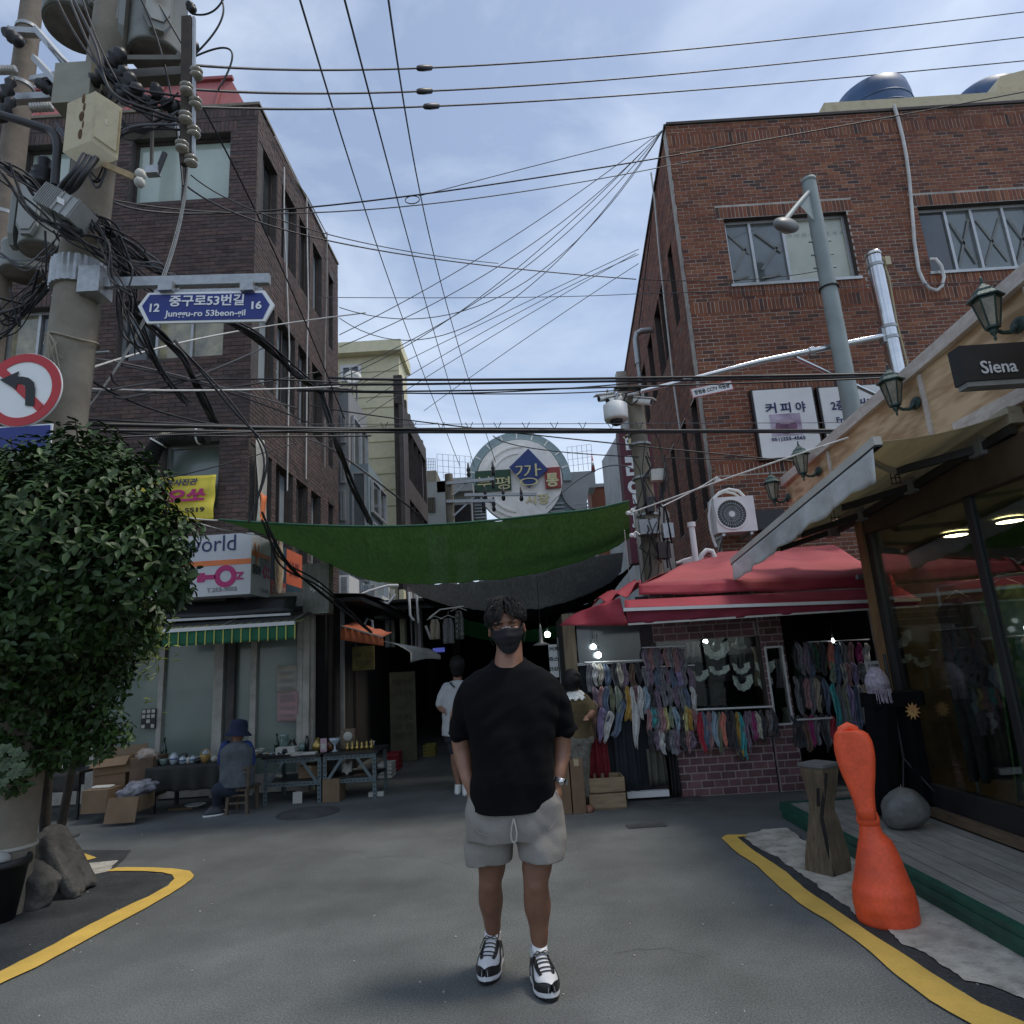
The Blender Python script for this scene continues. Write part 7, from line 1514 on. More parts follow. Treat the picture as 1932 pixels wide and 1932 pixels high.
# transformers
def transformer(px0,px1,pyb,pyt,Y,lab,fins=((-.35,.5),(.55,.5)),grp='grey pole transformers'):
    a,b2_=at(*Z1(px0,pyb),Y),at(*Z1(px1,pyb),Y);r_=(b2_.x-a.x)/2;c=V(((a.x+b2_.x)/2,Y,0));zb_=at(*Z1((px0+px1)/2,pyb),Y-r_*.0).z;zt_=at(*Z1((px0+px1)/2,pyt),Y).z
    t=thing('transformer',lab,'transformer',(c.x,Y,zb_),grp)
    MB().lathe((c.x,Y,zb_),[(r_*.9,.0),(r_*.94,.012),(r_*.96,.0),(r_,.04),(r_,zt_-zb_),(r_*1.04,zt_-zb_+.01),(r_*1.04,zt_-zb_+.05),(r_*.5,zt_-zb_+.12)],36).build('tank',GRT,t)
    MB().lathe((c.x,Y,zb_-.004),[(r_*.89,.0),(r_*.89,.010)],36).build('base_plate',mat('rusty_base',(.13,.11,.09),.8,var=.3,bump=.2),t)
    for ang,ln in fins:  # cooling fin panels standing off the tank
        ux=V((cos(ang*pi-pi/2),sin(ang*pi-pi/2),0));tx=V((-ux.y,ux.x,0));o=V((c.x,Y,0))+ux*(r_+.03);w_=r_*.95;z0_,z1_=zb_+.03,zt_-.02
        P_=[o-tx*w_/2*.5+V((0,0,z0_)),o+tx*w_/2*.5+V((0,0,z0_)),o+tx*w_/2+V((0,0,z0_+.12)),o+tx*w_/2+V((0,0,z1_)),o-tx*w_/2+V((0,0,z1_)),o-tx*w_/2+V((0,0,z0_+.12))]
        f=MB().poly(P_,ux*.05).build('fin_panel',GRT,t)
        MB().poly([o+ux*.052+(p-o-V((0,0,0)))*1.0 if 0 else p+ux*.054+(o+V((0,0,(z0_+z1_)/2))-p)*.14 for p in P_],ux*.012).build('fin_face',mat('transformer_pale',(.31,.32,.30),.5,var=.06,bump=.03,grime=((.2,.19,.17),4,.4)),f)
    return c,r_,zb_,zt_,t
T1=transformer(262,592,165,-260,5.35,'grey transformer nearest the pole top, at the upper left',((-.05,.5),(.34,.5)))
T2=transformer(725,1008,335,-260,5.15,'grey transformer right of the pole top, with two flat fin panels',((-.33,.5),(.16,.5)))
T3=transformer(120,335,1400,1080,6.9,'lower grey transformer with flat fin panels behind the grey splice box',((-.42,.5),(.03,.5)))
T4=transformer(20,235,1530,1400,7.4,'lowest grey transformer with a rusty underside at the left edge',())
r=rect(Wall((0,5.0,0),(1,0,0),(0,-1,0)),Z1,920,28,972,100);MB().box(r[0],r[1],T2[0].y-T2[1]-.10,T2[0].y-T2[1]-.09,r[2],r[3]).build('rating_plate',GALV,T2[4])
MB().box(at(*Z1(590,425),5.1).x,at(*Z1(1045,425),5.1).x,5.0,5.12,at(*Z1(800,450),5.05).z,at(*Z1(800,405),5.05).z).build('platform_beam',mat('weathered_beam',(.15,.14,.12),.7,var=.15,bump=.1),up)
for x,y,s_ in((790,575,1.2),(955,590,1.3),(870,510,1.1),(700,470,1.5),(660,420,1.3),(560,430,1.4),(830,590,.9),(1065,250,.9),(1060,40,.8),(720,520,1.6),(640,330,1.5)):
    q=at(*Z1(x,y),4.75);MB().lathe(q,[(.025*s_,-.07*s_),(.05*s_,-.045*s_),(.028*s_,-.02*s_),(.055*s_,.0),(.03*s_,.02*s_),(.045*s_,.045*s_),(.02*s_,.08*s_)],10,ax=(R.uniform(-1.2,1.2),0,.5)).build('fuse_holder',BLKM,up)
for(x0,y0,x1,y1,w_)in((560,330,1020,330,.05),(600,250,700,420,.04),(1000,300,1040,420,.05),(590,520,640,640,.03),(850,460,840,960,.022),(500,590,560,830,.03)):MB().bar(at(*Z1(x0,y0),4.9),at(*Z1(x1,y1),4.85),w_,w_).build('brace',MATS['weathered_beam'],up)
MB().box(at(*Z1(560,640),5.0).x,at(*Z1(1010,640),5.0).x,4.9,4.98,at(*Z1(900,748),4.95).z,at(*Z1(900,705),4.95).z).build('lower_beam',GALV,up)
# meter box and smaller boxes
mb=thing('meter_box','beige metal cabinet with a raised door strapped high on the concrete pole','box',at(*Z1(500,700),4.75))
bx=[at(*Z1(x,y),4.55)for x,y in((530,505),(680,600),(655,885),(505,780))]
MB().poly([p for p in bx],V((-.30,.10,.0))).build('case',BEIGE,mb)
cen=sum(bx,V((0,0,0)))/4;MB().poly([cen+(p-cen)*.82+V((.012,-.022,0))for p in bx],V((-.01,.018,0))).build('door',BEIGE,mb)
MB().poly([cen+(p-cen)*V((.25,.25,.05)).length*.3+V((.014,-.026,0))for p in bx],V((-.004,.006,0))).build('label_plate',mat('faded_label',(.60,.54,.38),.6,var=.1,bump=0),mb)
for k in range(5):q=lerp(bx[0],bx[3],.1+.18*k)+V((-.12,.03,.02));MB().ball(q+V((.02*(k%2),.008,0)),.016+.006*(k%3),.008,.05,8,6).build('rust_patch',mat('rust_stain',(.10,.055,.025),.9,var=.4,scale=30,bump=.2),mb)
q=at(*Z1(450,490),4.78);MB().box(q.x-.19,q.x+.13,4.70,4.86,q.z-.22,q.z+.2).build('relay_box',mat('olive_grey_box',(.27,.26,.20),.6,var=.1,bump=.05),up)
for z in(q.z-.1,q.z+.1):MB().tube([(PX,PYY,z),(PX,PYY,z+.03)],.185,20).build('strap',GALV,up)
# insulator mast with porcelain discs
im0,im1=at(*Z1(1040,100),4.7),at(*Z1(1035,915),4.7)
im=thing('insulator_mast','dark upright rack of white porcelain insulators right of the transformers','insulator rack',im1)
MB().bar(im0,im1,.085,.05).build('rack',mat('rusted_steel',(.055,.040,.03),.8,var=.3,bump=.2),im)
MB().bar(im0+V((.06,0,0)),im1+V((.06,.0,0)),.02,.03).build('rod',GALV,im)
for(x,y)in((1035,490),(1030,650),(1010,810),(1090,405),(1085,570),(1075,730),(1060,890)):
    for dy in(0,26):q=at(*Z1(x,y+dy-13),4.62 if x<1050 else 4.7);MB().lathe(q,[(.035,-.022),(.052,-.012),(.054,.0),(.04,.012),(.02,.016)],16).build('insulator',mat('aged_porcelain',(.33,.31,.26),.3,var=.3,scale=20,bump=0,coat=.3),im)
MB().bar(at(*Z1(560,905),4.65),at(*Z1(760,990),4.4),.05,.045).build('bracket_arm',mat('ochre_bracket',(.36,.25,.12),.7,var=.2,bump=.1),up)
for(x,y)in((780,968),(775,1012)):MB().lathe(at(*Z1(x,y),4.4),[(.03,-.03),(.045,0),(.03,.03)],12,ax=(1,0,.1)).build('end_insulator',OFFW,up)
q=at(*Z1(850,950),4.5);MB().box(q.x-.05,q.x+.05,4.47,4.53,q.z-.035,q.z+.035).build('clamp_box',GALV,up);MB().tube([at(*Z1(870,965),4.5),at(*Z1(915,850),4.5)],.022,8).build('cable_clamp',BLKM,up)
q=at(*Z1(240,970),4.9);MB().lathe(q,[(.07,-.12),(.10,-.09),(.06,-.06),(.10,-.03),(.06,0),(.09,.03),(.05,.07),(.06,.14),(.04,.17)],14).build('cable_termination',BLKM,up)
# splice box
sbp=[at(*Z1(x,y),4.6)for x,y in((270,1078),(350,1070),(470,1170),(470,1245),(385,1240),(262,1150))]
sbx=thing('splice_box','ribbed grey cable splice box hanging diagonally before the concrete pole','splice box',sbp[0])
e0_,e1_=at(*Z1(268,1108),4.6),at(*Z1(462,1212),4.6);MB().bar(e0_,e1_,.22,.17).build('case',mat('splice_grey',(.33,.34,.33),.5,var=.1,bump=.05),sbx)
for k in range(9):c0_=e0_.lerp(e1_,.04+k*.05);c1_=e0_.lerp(e1_,.055+k*.05);MB().bar(c0_,c1_,.24,.185).build('rib',MATS['splice_grey'],sbx)
for k in(.55,.75,.95):c0_=e0_.lerp(e1_,k);MB().bar(c0_,e0_.lerp(e1_,k+.02),.24,.185).build('rib',MATS['splice_grey'],sbx)
MB().poly([e0_.lerp(e1_,.55)+V((0,-.125,.03)),e0_.lerp(e1_,.75)+V((0,-.125,.03)),e0_.lerp(e1_,.75)+V((0,-.125,-.02)),e0_.lerp(e1_,.55)+V((0,-.125,-.02))],(0,.003,0)).build('label_plate',WHITE,sbx)
q=at(*Z1(395,1275),4.65);MB().ball(q,.09,.09,.08,14,9).build('dome_cap',BLKM,sbx)
# ---- tree
LEAF=mat('glossy_leaf',(.015,.036,.009),.48,col2=(.033,.070,.016),scale=9,bump=0,island=.3,hueisland=[(.75,.8,.7),(1.0,1.0,.9),(1.25,1.2,1.0),(.9,.95,.8),(1.6,1.5,1.3)],coat=0,spec=.35)
BARK=mat('tree_bark',(.045,.036,.028),.9,var=.3,scale=8,bump=.5,bs=30)
def leaf(b,p,d,n,L,W):
    d=d.normalized();s_=d.cross(n);s_=s_.normalized()if s_.length>1e-4 else d.orthogonal().normalized();n=s_.cross(d)
    b.add([p,p+d*L*.35+s_*W*.5+n*L*.06,p+d*L*.75+s_*W*.36+n*L*.03,p+d*L-n*L*.10,p+d*L*.75-s_*W*.36+n*L*.03,p+d*L*.35-s_*W*.5+n*L*.06,p+d*L*.4-n*L*.02],
          [(0,6,1),(6,2,1),(6,3,2),(6,4,3),(6,5,4),(0,5,6)],0,True)
tr=thing('leafy_tree','dense glossy evergreen tree growing against the thick concrete pole','tree',(-3.1,4.95,0))
blobs=[(45,955,100,4.5),(155,885,78,4.35),(230,930,75,4.25),(300,1005,60,4.2),(110,1000,150,4.15),(240,1050,90,4.1),(315,1075,45,4.2),(330,1110,30,4.3),(60,1110,130,4.2),(190,1130,85,4.5),(250,1165,55,4.75),(120,1240,105,4.95),(205,1265,42,5.0),(230,1215,38,5.0),(55,1330,95,5.0),(165,1350,48,5.0),(215,1385,26,4.95),(190,1410,22,4.95),(-60,1050,170,4.3),(-60,1250,150,4.9),(10,1440,45,4.8),(120,1400,40,5.0)]
Bm=[]
for(x,y,r_,Y)in blobs:
    c=at(x,y,Y);Bm.append((c,r_/F*((c-CAMP).length)*1.0))
tot=sum(r_*r_ for _,r_ in Bm);small=MB();bigs=[]
Lf=random.Random(5)
for c,r_ in Bm:
    k=int(11500*r_*r_/tot*(1 if c.y<4.7 else .85))
    for _ in range(k):
        while True:
            v_=V((Lf.uniform(-1,1),Lf.uniform(-1,1),Lf.uniform(-1,1)))
            if .05<v_.length<1:break
        v_=v_.normalized()*(Lf.uniform(.55,1.12)+.12*noise.noise(v_.normalized()*2.5+c));p=c+V((v_.x*r_,v_.y*r_*.8,v_.z*r_*.95))
        out_=v_.normalized();m_=Lf.choice((2,3,3,4))
        ax_=(out_+V((0,0,.35))+V((Lf.uniform(-.5,.5),Lf.uniform(-.5,.5),Lf.uniform(-.3,.3)))).normalized()
        for j in range(m_):
            a_=2*pi*j/m_+Lf.uniform(0,1);o1_=ax_.orthogonal().normalized();o2_=ax_.cross(o1_);d=(ax_*.35+o1_*cos(a_)+o2_*sin(a_)+V((0,0,-.25))).normalized();L_=Lf.uniform(.038,.088)*(1 if c.y<4.7 else .92)
            n_=(ax_+V((0,0,.8))).normalized()
            q=(p,d,n_,L_,L_*Lf.uniform(.42,.55))
            bigs.append(q)
bigs.sort(key=lambda q:(q[0]-CAMP).length);sel=[i for i in range(0,3000,8)if vis(bigs[i][0])][:290];ss=set(sel)
lm=MB();leaf(lm,V((0,0,0)),V((1,0,0)),V((0,0,1)),1,.5);lme=None
for i,q in enumerate(bigs):
    if i in ss:
        if lme is None:o=lm.build('leaf',LEAF,tr,world=False);lme=o.data
        else:o=link('leaf',lme,tr)
        d=q[1];s_=d.cross(q[2]).normalized();n_=s_.cross(d);Mx=Matrix((d,-s_,n_)).transposed().to_4x4();Mx.translation=q[0]-ORG[tr.name];o.matrix_local=Mx@Matrix.Scale(q[3],4)
    else:leaf(small,*q)
small.build('foliage',LEAF,tr,kind='stuff')
b=MB();base=V((-3.80,5.60,0))
b.tube([base,base+V((.03,-.1,.5)),base+V((.08,-.2,1.08)),base+V((.25,-.6,1.6)),base+V((.4,-.9,2.4))],[.045,.038,.034,.03,.02],10)
b.tube([base+V((.08,-.2,1.08)),base+V((.5,-.6,1.6)),base+V((.9,-.9,2.1))],[.03,.02,.012],8);b.tube([base+V((.1,-.25,1.2)),base+V((-.1,-.7,1.7)),base+V((-.3,-.9,2.3))],[.03,.02,.012],8)
for k in range(110):
    c,r_=Bm[k%len(Bm)];v_=V((Lf.uniform(-1,1),Lf.uniform(-.8,.8),Lf.uniform(-.6,.9))).normalized();b.tube([c-v_*r_*.2,c+v_*r_*.5,c+v_*r_*1.0+V((0,0,.03))],[.012,.008,.003],5)
b.build('trunk',BARK,tr)
YG=mat('yellow_green_leaf',(.12,.17,.035),.5,col2=(.24,.29,.06),scale=9,bump=0,island=.4)
ty=thing('conifer_shrub','yellow green feathery shrub peeping out behind the glossy tree','shrub',(-2.9,5.9,0));b=MB()
for _ in range(650):
    x,y=Lf.gauss(272,20),Lf.gauss(1190,42);p=at(x,y,5.8+Lf.uniform(-.2,.2));d=V((Lf.uniform(-.5,1),Lf.uniform(-.6,.3),Lf.uniform(-.1,1)));leaf(b,p,d,V((0,-.5,1)),Lf.uniform(.05,.10),.018)
b.build('foliage',YG,ty,kind='stuff');MB().tube([(-3.95,5.9,0),(-3.8,5.85,1.0),(-3.3,5.8,1.9)],[.04,.03,.012],8).build('trunk',BARK,ty)
b=MB();pl=thing('broad_leaf_plant','pale broad leaved plant at the left edge above the black pot','plant',(-3.3,4.1,0))
for(x,y)in((12,1405),(30,1412),(42,1420),(10,1440),(28,1455),(5,1470),(36,1440),(20,1430),(48,1450),(-6,1420)):
    p=at(x,y,4.1+R.uniform(-.05,.05));c_=MB()
    for a_ in(-.9,-.4,0,.4,.9):leaf(c_,p,V((sin(a_),-.2,-.55*cos(a_))),V((0,-1,.4)),.052,.035)
    c_.build('leaf',mat('pale_leaf',(.035,.060,.022),.5,col2=(.075,.115,.045),scale=12,bump=0),pl)
MB().tube([(-3.42,4.3,.4),(-3.4,4.2,.8),(-3.33,4.12,1.25)],[.012,.01,.006],6).build('stem',BARK,pl)
# rocks, pot, stone
ROCK=mat('rough_rock',(.034,.033,.031),.9,col2=(.095,.092,.086),scale=4,bump=.8,bs=14,dist=.04,fine=.25,grime=((.20,.185,.16),6,.35))
def rock(c,sx,sy,sz,tilt,seed,lab,azim=0):
    b=MB().ball((0,0,0),1,1,1,40,26);q=Matrix.Rotation(azim,3,'Z')@Matrix.Rotation(tilt,3,'Y');vs=[]
    for v_ in b.v:
        p_=V(v_);f_=.92+.26*noise.noise(p_*1.2+V((seed,0,0)))-.10*abs(noise.noise(p_*2.6+V((0,seed,0))))-.04*abs(noise.noise(p_*8))
        m_=max(abs(p_.x),abs(p_.y),abs(p_.z));p_=p_*(1/m_)**.8*f_;p_=p_*(1-.10*max(0,p_.x*.5+p_.z*.9-.7));p_=V((p_.x*sx,p_.y*sy,p_.z*sz));p_=q@p_+V(c);p_.z=max(.0,p_.z);vs.append(p_)
    b.v=[tuple(p)for p in vs];return tag(b.build('boulder',ROCK),lab,'rock')
rock((-3.55,5.38,.20),.12,.17,.32,-.55,3.1,'tall leaning rough boulder beside the base of the thick pole');rock((-3.64,5.16,.11),.24,.18,.18,.45,8.4,'lower rough boulder in front of the tall leaning one')
pc=atZ(8,1775);pcx,pcy=-3.60,4.85;pt=thing('flower_pot','black plastic pot at the left edge in front of the boulders','pot',(pcx,pcy,0))
MB().lathe((pcx,pcy,0),[(.11,0),(.16,.34),(.175,.34),(.18,.355),(.175,.39),(.16,.39),(.145,.35)],28).build('body',mat('black_pot',(.018,.018,.019),.5,var=.2,bump=.05),pt);MB().lathe((pcx,pcy,.33),[(.15,0),(.15,.02)],20).build('soil',DARK,pt)
q=at(6,1606,pcy);tag(MB().ball((pcx+.02,pcy-.05,.39),.075,.06,.05,12,8).build('pebble',mat('pale_stone',(.42,.41,.38),.8,var=.15,bump=.2)),'pale rounded stone lying on the black pot','stone')
t=thing('iron_stand','small dark metal stand end poking out behind the tall boulder','stand',(-3.15,5.75,0));q=at(*ZL(400,565),5.75);MB().box(q.x-.12,q.x+.03,5.72,5.80,q.z-.01,q.z+.01).build('top',IRON,t);MB().tube([(q.x-.02,5.76,0),(q.x-.02,5.76,q.z)],.015,6).build('leg',IRON,t)
# ---- the stall tables on the left
BT=mat('black_cloth',(.030,.030,.028),.92,var=.3,scale=3,bump=.3,bs=12,dist=.02)
TB=8.25;TWl=Wall((0,TB,0),(1,0,0),(0,-1,0))
r=rect(TWl,Z3,820,1258,1215,1480);tz=r[3]
tt=thing('stall_table','low stall table under a black cloth crowded with pottery','table',((r[0]+r[1])/2,TB+.35,0))
MB().box(r[0],r[1],TB+.02,TB+.7,tz-.03,tz-.006).build('top',DARK,tt)
for(x,y)in((r[0]+.05,TB+.08),(r[1]-.05,TB+.08),(r[0]+.05,TB+.62),(r[1]-.05,TB+.62)):MB().box(x-.02,x+.02,y-.02,y+.02,0,tz-.03).build('leg',BLKM,tt)
def tcl(u,v):
    x=lerp(r[0]-.02,r[1]+.02,u)
    if v<.6:return V((x,lerp(TB+.72,TB-.0,v/.6),tz+.002))
    w_=(v-.6)/.4;return V((x,TB-.015+.03*sin(u*26)*w_*1.0,tz-w_*(tz*.52)))
tag(MB().sheet(tcl,60,20,.005).build('table_cloth',BT),'black cloth draped over the low pottery table','cloth')
GLZ={}
def glaze(nm,c):return mat('glaze_'+nm,c,.15,var=.3,scale=18,bump=.02,coat=.6)
def pot(x,ybase,ytop,wpx,Y,z,prof,m,lab,nm='jar',cat='jar',grp='pottery on the black table'):
    c=at(*Z3(x,ybase),Y);rr=wpx*.34*Y/F*1.06/2;hh=(ybase-ytop)*.34*Y/F*1.03
    t=thing(nm,lab,cat,(c.x,Y,z),grp);MB().lathe((c.x,Y,z),[(rr*a,hh*h_)for a,h_ in prof],20).build('body',m,t);return t,V((c.x,Y,z)),rr,hh
JAR=[(.45,0),(.6,.04),(.9,.3),(1,.55),(.85,.78),(.5,.88),(.45,.93),(.58,1)];BOT=[(.9,0),(1,.1),(1,.45),(.8,.58),(.35,.72),(.3,.92),(.36,.93),(.36,1)];BOWL=[(.4,0),(.5,.1),(.8,.4),(1,.9),(.97,1),(.9,.95)];TEA=[(.6,0),(.95,.25),(1,.5),(.8,.8),(.35,.9),(.12,.92),(.14,1)]
BW2=glaze('blue_white',(.36,.42,.46));CEL=glaze('celadon',(.18,.26,.23));DKG=glaze('dark',(.02,.025,.022));IV=glaze('ivory',(.45,.43,.36));OCH=glaze('ochre',(.38,.24,.08));GBOT=mat('green_bottle_glass',(.008,.03,.014),.08,var=.1,bump=0,coat=.5)
for args in((907,1225,1103,30,TB+.45,BOT,GBOT,'dark green glass bottle on the black table','bottle','bottle'),(962,1258,1200,42,TB+.12,JAR,BW2,'blue and white jar with a wide mouth, largest on the black table','jar','jar'),(1012,1255,1215,38,TB+.1,JAR,BW2,'small blue and white jar right of the largest jar','jar','jar'),(1042,1257,1222,26,TB+.12,TEA,IV,'small ivory pot in the middle of the black table','jar','jar'),(1068,1256,1218,32,TB+.12,JAR,BW2,'round blue and white jar beside the small ivory pot','jar','jar'),(1137,1253,1212,50,TB+.12,BOWL,OCH,'ochre wicker bowl with a handle on the black table','bowl','bowl'),(1193,1250,1217,46,TB+.12,JAR,IV,'pale rounded jar nearest the seated figure','jar','jar'),(905,1256,1225,44,TB+.12,BOWL,CEL,'celadon bowl left of the largest jar','bowl','bowl'),(865,1258,1222,36,TB+.12,TEA,DKG,'dark teapot at the left end of the black table','teapot','teapot'),(945,1205,1178,26,TB+.5,TEA,IV,'ivory lidded pot in the back row of the black table','jar','jar'),(1143,1205,1158,40,TB+.5,JAR,BW2,'blue and white jar in the back row of the black table','jar','jar'),(975,1205,1185,26,TB+.5,BOWL,CEL,'small celadon bowl in the back row','bowl','bowl'),(1085,1210,1195,60,TB+.5,BOWL,IV,'flat ivory dish in the back row','dish','dish'),(1095,1256,1238,34,TB+.1,BOWL,DKG,'dark shallow bowl before the round jar','bowl','bowl')):
    x,yb_,yt_,w_,Y,pr_,m_,lab,nm,ct=args;t,c,rr,hh=pot(x,yb_,yt_,w_,Y,tz+.008,pr_,m_,lab,nm,ct)
    if nm=='teapot':MB().tube([c+V((rr*.8,0,hh*.4)),c+V((rr*1.5,0,hh*.6)),c+V((rr*1.7,0,hh*.85))],[.012,.009,.006],8).build('spout',m_,t);MB().tube([c+V((-rr*.8,0,hh*.3)),c+V((-rr*1.5,0,hh*.5)),c+V((-rr*.8,0,hh*.8))],.006,6).build('handle',m_,t)
    if 'wicker' in lab:MB().tube([c+V((rr*cos(a),0,hh*.9+rr*1.1*sin(a)))for a in[pi*k/10 for k in range(11)]],.007,6).build('handle',m_,t)
    if nm=='jar' and m_ is BW2:MB().lathe(c+V((0,0,hh*.5)),[(rr*.995,-.008),(rr*1.01,0),(rr*.995,.008)],20).build('blue_band',glaze('cobalt',(.03,.06,.20)),t)
t=thing('wooden_figure','dark carved wooden figure between the back row pots','figurine',(at(*Z3(1020,1200),TB+.5).x,TB+.5,tz));c=V((at(*Z3(1018,1205),TB+.5).x,TB+.5,tz+.008));MB().loft([[c+V((a*.07*w_,b_*.03,h_))for a,b_ in((-1,-1),(1,-1),(1,1),(-1,1))]for w_,h_ in((1,0),(1,.02),(.5,.03),(.7,.07),(.2,.09))],sm=False).build('body',IRON,t)
# small table behind the tree
r2=rect(TWl,Z3,260,1288,428,1505);t=thing('side_table','small black table standing behind the tree trunk','table',(r2[0],TB,0))
MB().box(r2[0]-.3,r2[1],TB,TB+.5,r2[3]-.03,r2[3]).build('top',BLKM,t)
for x in(r2[0]-.26,r2[1]-.03):
    for y in(TB+.03,TB+.45):MB().box(x-.015,x+.015,y,y+.03,0,r2[3]-.03).build('leg',BLKM,t)
MB().box(r2[0]-.24,r2[1]-.045,TB+.03,TB+.05,.14,.17).build('rail',BLKM,t);tag(MB().sheet(lambda u,v:V((lerp(r2[0]-.3,r2[1]+.0,u),TB-.02+.02*sin(u*15)*v,r2[3]+.005-v*.22)),16,4,.004).build('table_cloth',BT),'black cloth hanging over the edge of the small table behind the tree','cloth')
for(x,lab,pr_,w_)in((350,'white rounded jar on the small table behind the tree',JAR,26),(385,'pale tilted jar at the right of the small table behind the tree',JAR,22),(335,'low white dish on the small table behind the tree',BOWL,30)):pot(x,1290,1262 if w_<30 else 1280,w_,TB+.15,r2[3]+.012,pr_,IV,lab,grp='pottery on the small table')
# cartons on the ground left of the table
def cart(q,Y,dep,lab,m=None,**k):
    a=rect(Wall((0,Y,0),(1,0,0),(0,-1,0)),Z3,*q);return carton(a[0],a[1],Y,Y+dep,max(0,a[2])if a[2]>.06 else 0,a[3],lab,m,**k),a
B1,a1_=cart((455,1385,588,1506),7.95,.3,'plain cardboard box with crumpled paper on top, left of the open box',CARD,tape=False)
b=MB()
for k in range(5):b.ball((lerp(a1_[0],a1_[1],.25+.13*k),8.1,a1_[3]+.012),.05,.08,.018,8,5)
tag(b.build('crumpled_paper',OFFW,kind='stuff'),'crumpled white paper on the plain cardboard box','paper')
OB,a2_=cart((605,1425,768,1500),7.8,.33,'low open cardboard box with a folded down front flap and grey wrappings',CARD,open_=True,flaps=False)
MB().poly([(a2_[0],7.795,a2_[3]),(a2_[1],7.795,a2_[3]),(a2_[1]+.0,7.745,.03),(a2_[0]-.01,7.745,.03)],(0,-.006,.003)).build('front_flap',CARD,OB)
WR=mat('grey_wrapping',(.33,.33,.36),.7,col2=(.10,.10,.13),scale=9,var=.4,bump=.5,bs=30)
b=MB();c_=V((0,0,0));b.ball((0,0,0),1,1,1,28,18);vs=[]
for v_ in b.v:p_=V(v_);f_=1+.45*noise.noise(p_*2.4)+.2*noise.noise(p_*6);vs.append(((a2_[0]+a2_[1])/2+.03+p_.x*.21*f_,7.97+p_.y*.13*f_,a2_[3]+.03+p_.z*.10*f_+p_.x*.05))
b.v=vs;tag(b.build('wrapping',WR),'crumpled grey and white plastic wrapping heaped in the low open box','wrapping')
_,a3_=cart((518,1288,690,1392),8.3,.35,'brown cardboard box standing under the tilted open one',CARDD,tape=False)
TBX,a4_=cart((522,1205,722,1284),8.28,.35,'tilted open cardboard box on top of a brown box',CARD,open_=True);TBX.rotation_euler=(0,-.06,0)
_,a5_=cart((722,1205,838,1425),8.25,.35,'tall dark brown sack of paper beside the black table',mat('brown_sack',(.13,.085,.055),.9,var=.3,scale=5,bump=.5,bs=14,dist=.02),tape=False,name='paper_sack')
b=MB();b.ball((0,0,0),1,1,1,20,12);vs=[]
for v_ in b.v:p_=V(v_);f_=1+.4*noise.noise(p_*2.6);vs.append(((a5_[0]+a5_[1])/2+p_.x*.14*f_,8.35+p_.y*.1*f_,a5_[3]+.0+p_.z*.09*f_))
b.v=vs;tag(b.build('paper_heap',mat('brown_white_paper',(.40,.37,.33),.9,col2=(.16,.09,.05),scale=8,var=.4,bump=.3)),'crumpled paper bulging from the dark brown sack','paper')
q=at(*Z3(1083,1468),7.9);t=thing('dish','white empty dish lying on the road before the black table','dish',(q.x,q.y,0));q=atZ(*Z3(1083,1475));MB().lathe((q.x,q.y,0),[(.05,0),(.10,.02),(.12,.035),(.115,.035),(.095,.02)],20).build('body',WHITE,t)
q=atZ(*Z3(1010,1487));tag(MB().box(q.x-.14,q.x+.14,q.y-.04,q.y+.04,0,.02).build('wooden_board',CARDD),'thin dark board lying on the road left of the white dish','board')
# slotted steel tables
RK=mat('blue_grey_angle',(.13,.17,.18),.5,metal=.4,var=.15,scale=8,bump=.1,grime=((.07,.075,.075),6,.5))
KY=8.42;KW=Wall((0,KY,0),(1,0,0),(0,-1,0));x0k=KW.hit(*Z3(1462,1350))[0];x1k=KW.hit(*ZA(393,1650))[0];x2k=KW.hit(*ZA(810,1650))[0];zk=KW.hit(*Z3(1462,1212))[1]
def rack_table(xa,xb,lab,boards=True):
    t=thing('rack_table',lab,'table',((xa+xb)/2,KY+.35,0),'slotted steel tables of the left stall')
    for x,s_ in((xa,1),(xb,-1)):
        for y,s2 in((KY,1),(KY+.66,-1)):
            b=MB();b.box(min(x,x+.045*s_),max(x,x+.045*s_),min(y,y+.004*s2),max(y,y+.004*s2),0,zk);b.box(min(x,x+.004*s_),max(x,x+.004*s_),min(y+.005*s2,y+.04*s2),max(y+.005*s2,y+.04*s2),0,zk)
            b.build('leg',RK,t)
            h=MB()
            if s2==1:
                for k in range(int(zk/.05)):h.box(x+(.012 if s_>0 else-.032),x+(.032 if s_>0 else-.012),y-.0025,y-.0005,.03+k*.05,.042+k*.05)
                h.build('slots',DARK,t,kind='stuff')
    for z in(zk-.05,.20):
        for y in(KY-.006,KY+.664):MB().box(xa+.002,xb-.002,y,y+.004,z,z+.045).build('rail',RK,t)
        h=MB()
        for k in range(int((xb-xa)/.05)-1):h.box(xa+.03+k*.05,xa+.055+k*.05,KY-.008,KY-.0065,z+.018,z+.028)
        h.build('slots',DARK,t,kind='stuff')
    MB().box(xa-.03,xb+.03,KY-.03,KY+.69,zk+.002,zk+.02).build('top',BLKM,t);MB().box(xa+.01,xb-.01,KY+.05,KY+.62,.246,.258).build('shelf',BLKM,t)
    for x,s_ in((xa+.03,1),(xb-.03,-1)):MB().bar((x,KY-.004,zk-.32),(x+.2*s_,KY-.004,zk-.04),.035,.004,up=(0,1,0)).build('brace',RK,t)
    return t
rack_table(x0k,x1k-.01,'blue grey slotted steel table nearer the seated figure');rack_table(x1k+.01,x2k,'blue grey slotted steel table at the right, toward the alley')
def gk(x,y,Y=None,conv=ZA):return at(*conv(x,y),Y or KY+.2)
def item(nm,lab,cat,c,build,grp='goods on the steel tables'):t=thing(nm,lab,cat,c,grp);build(t,V(c));return t
zz=zk+.021
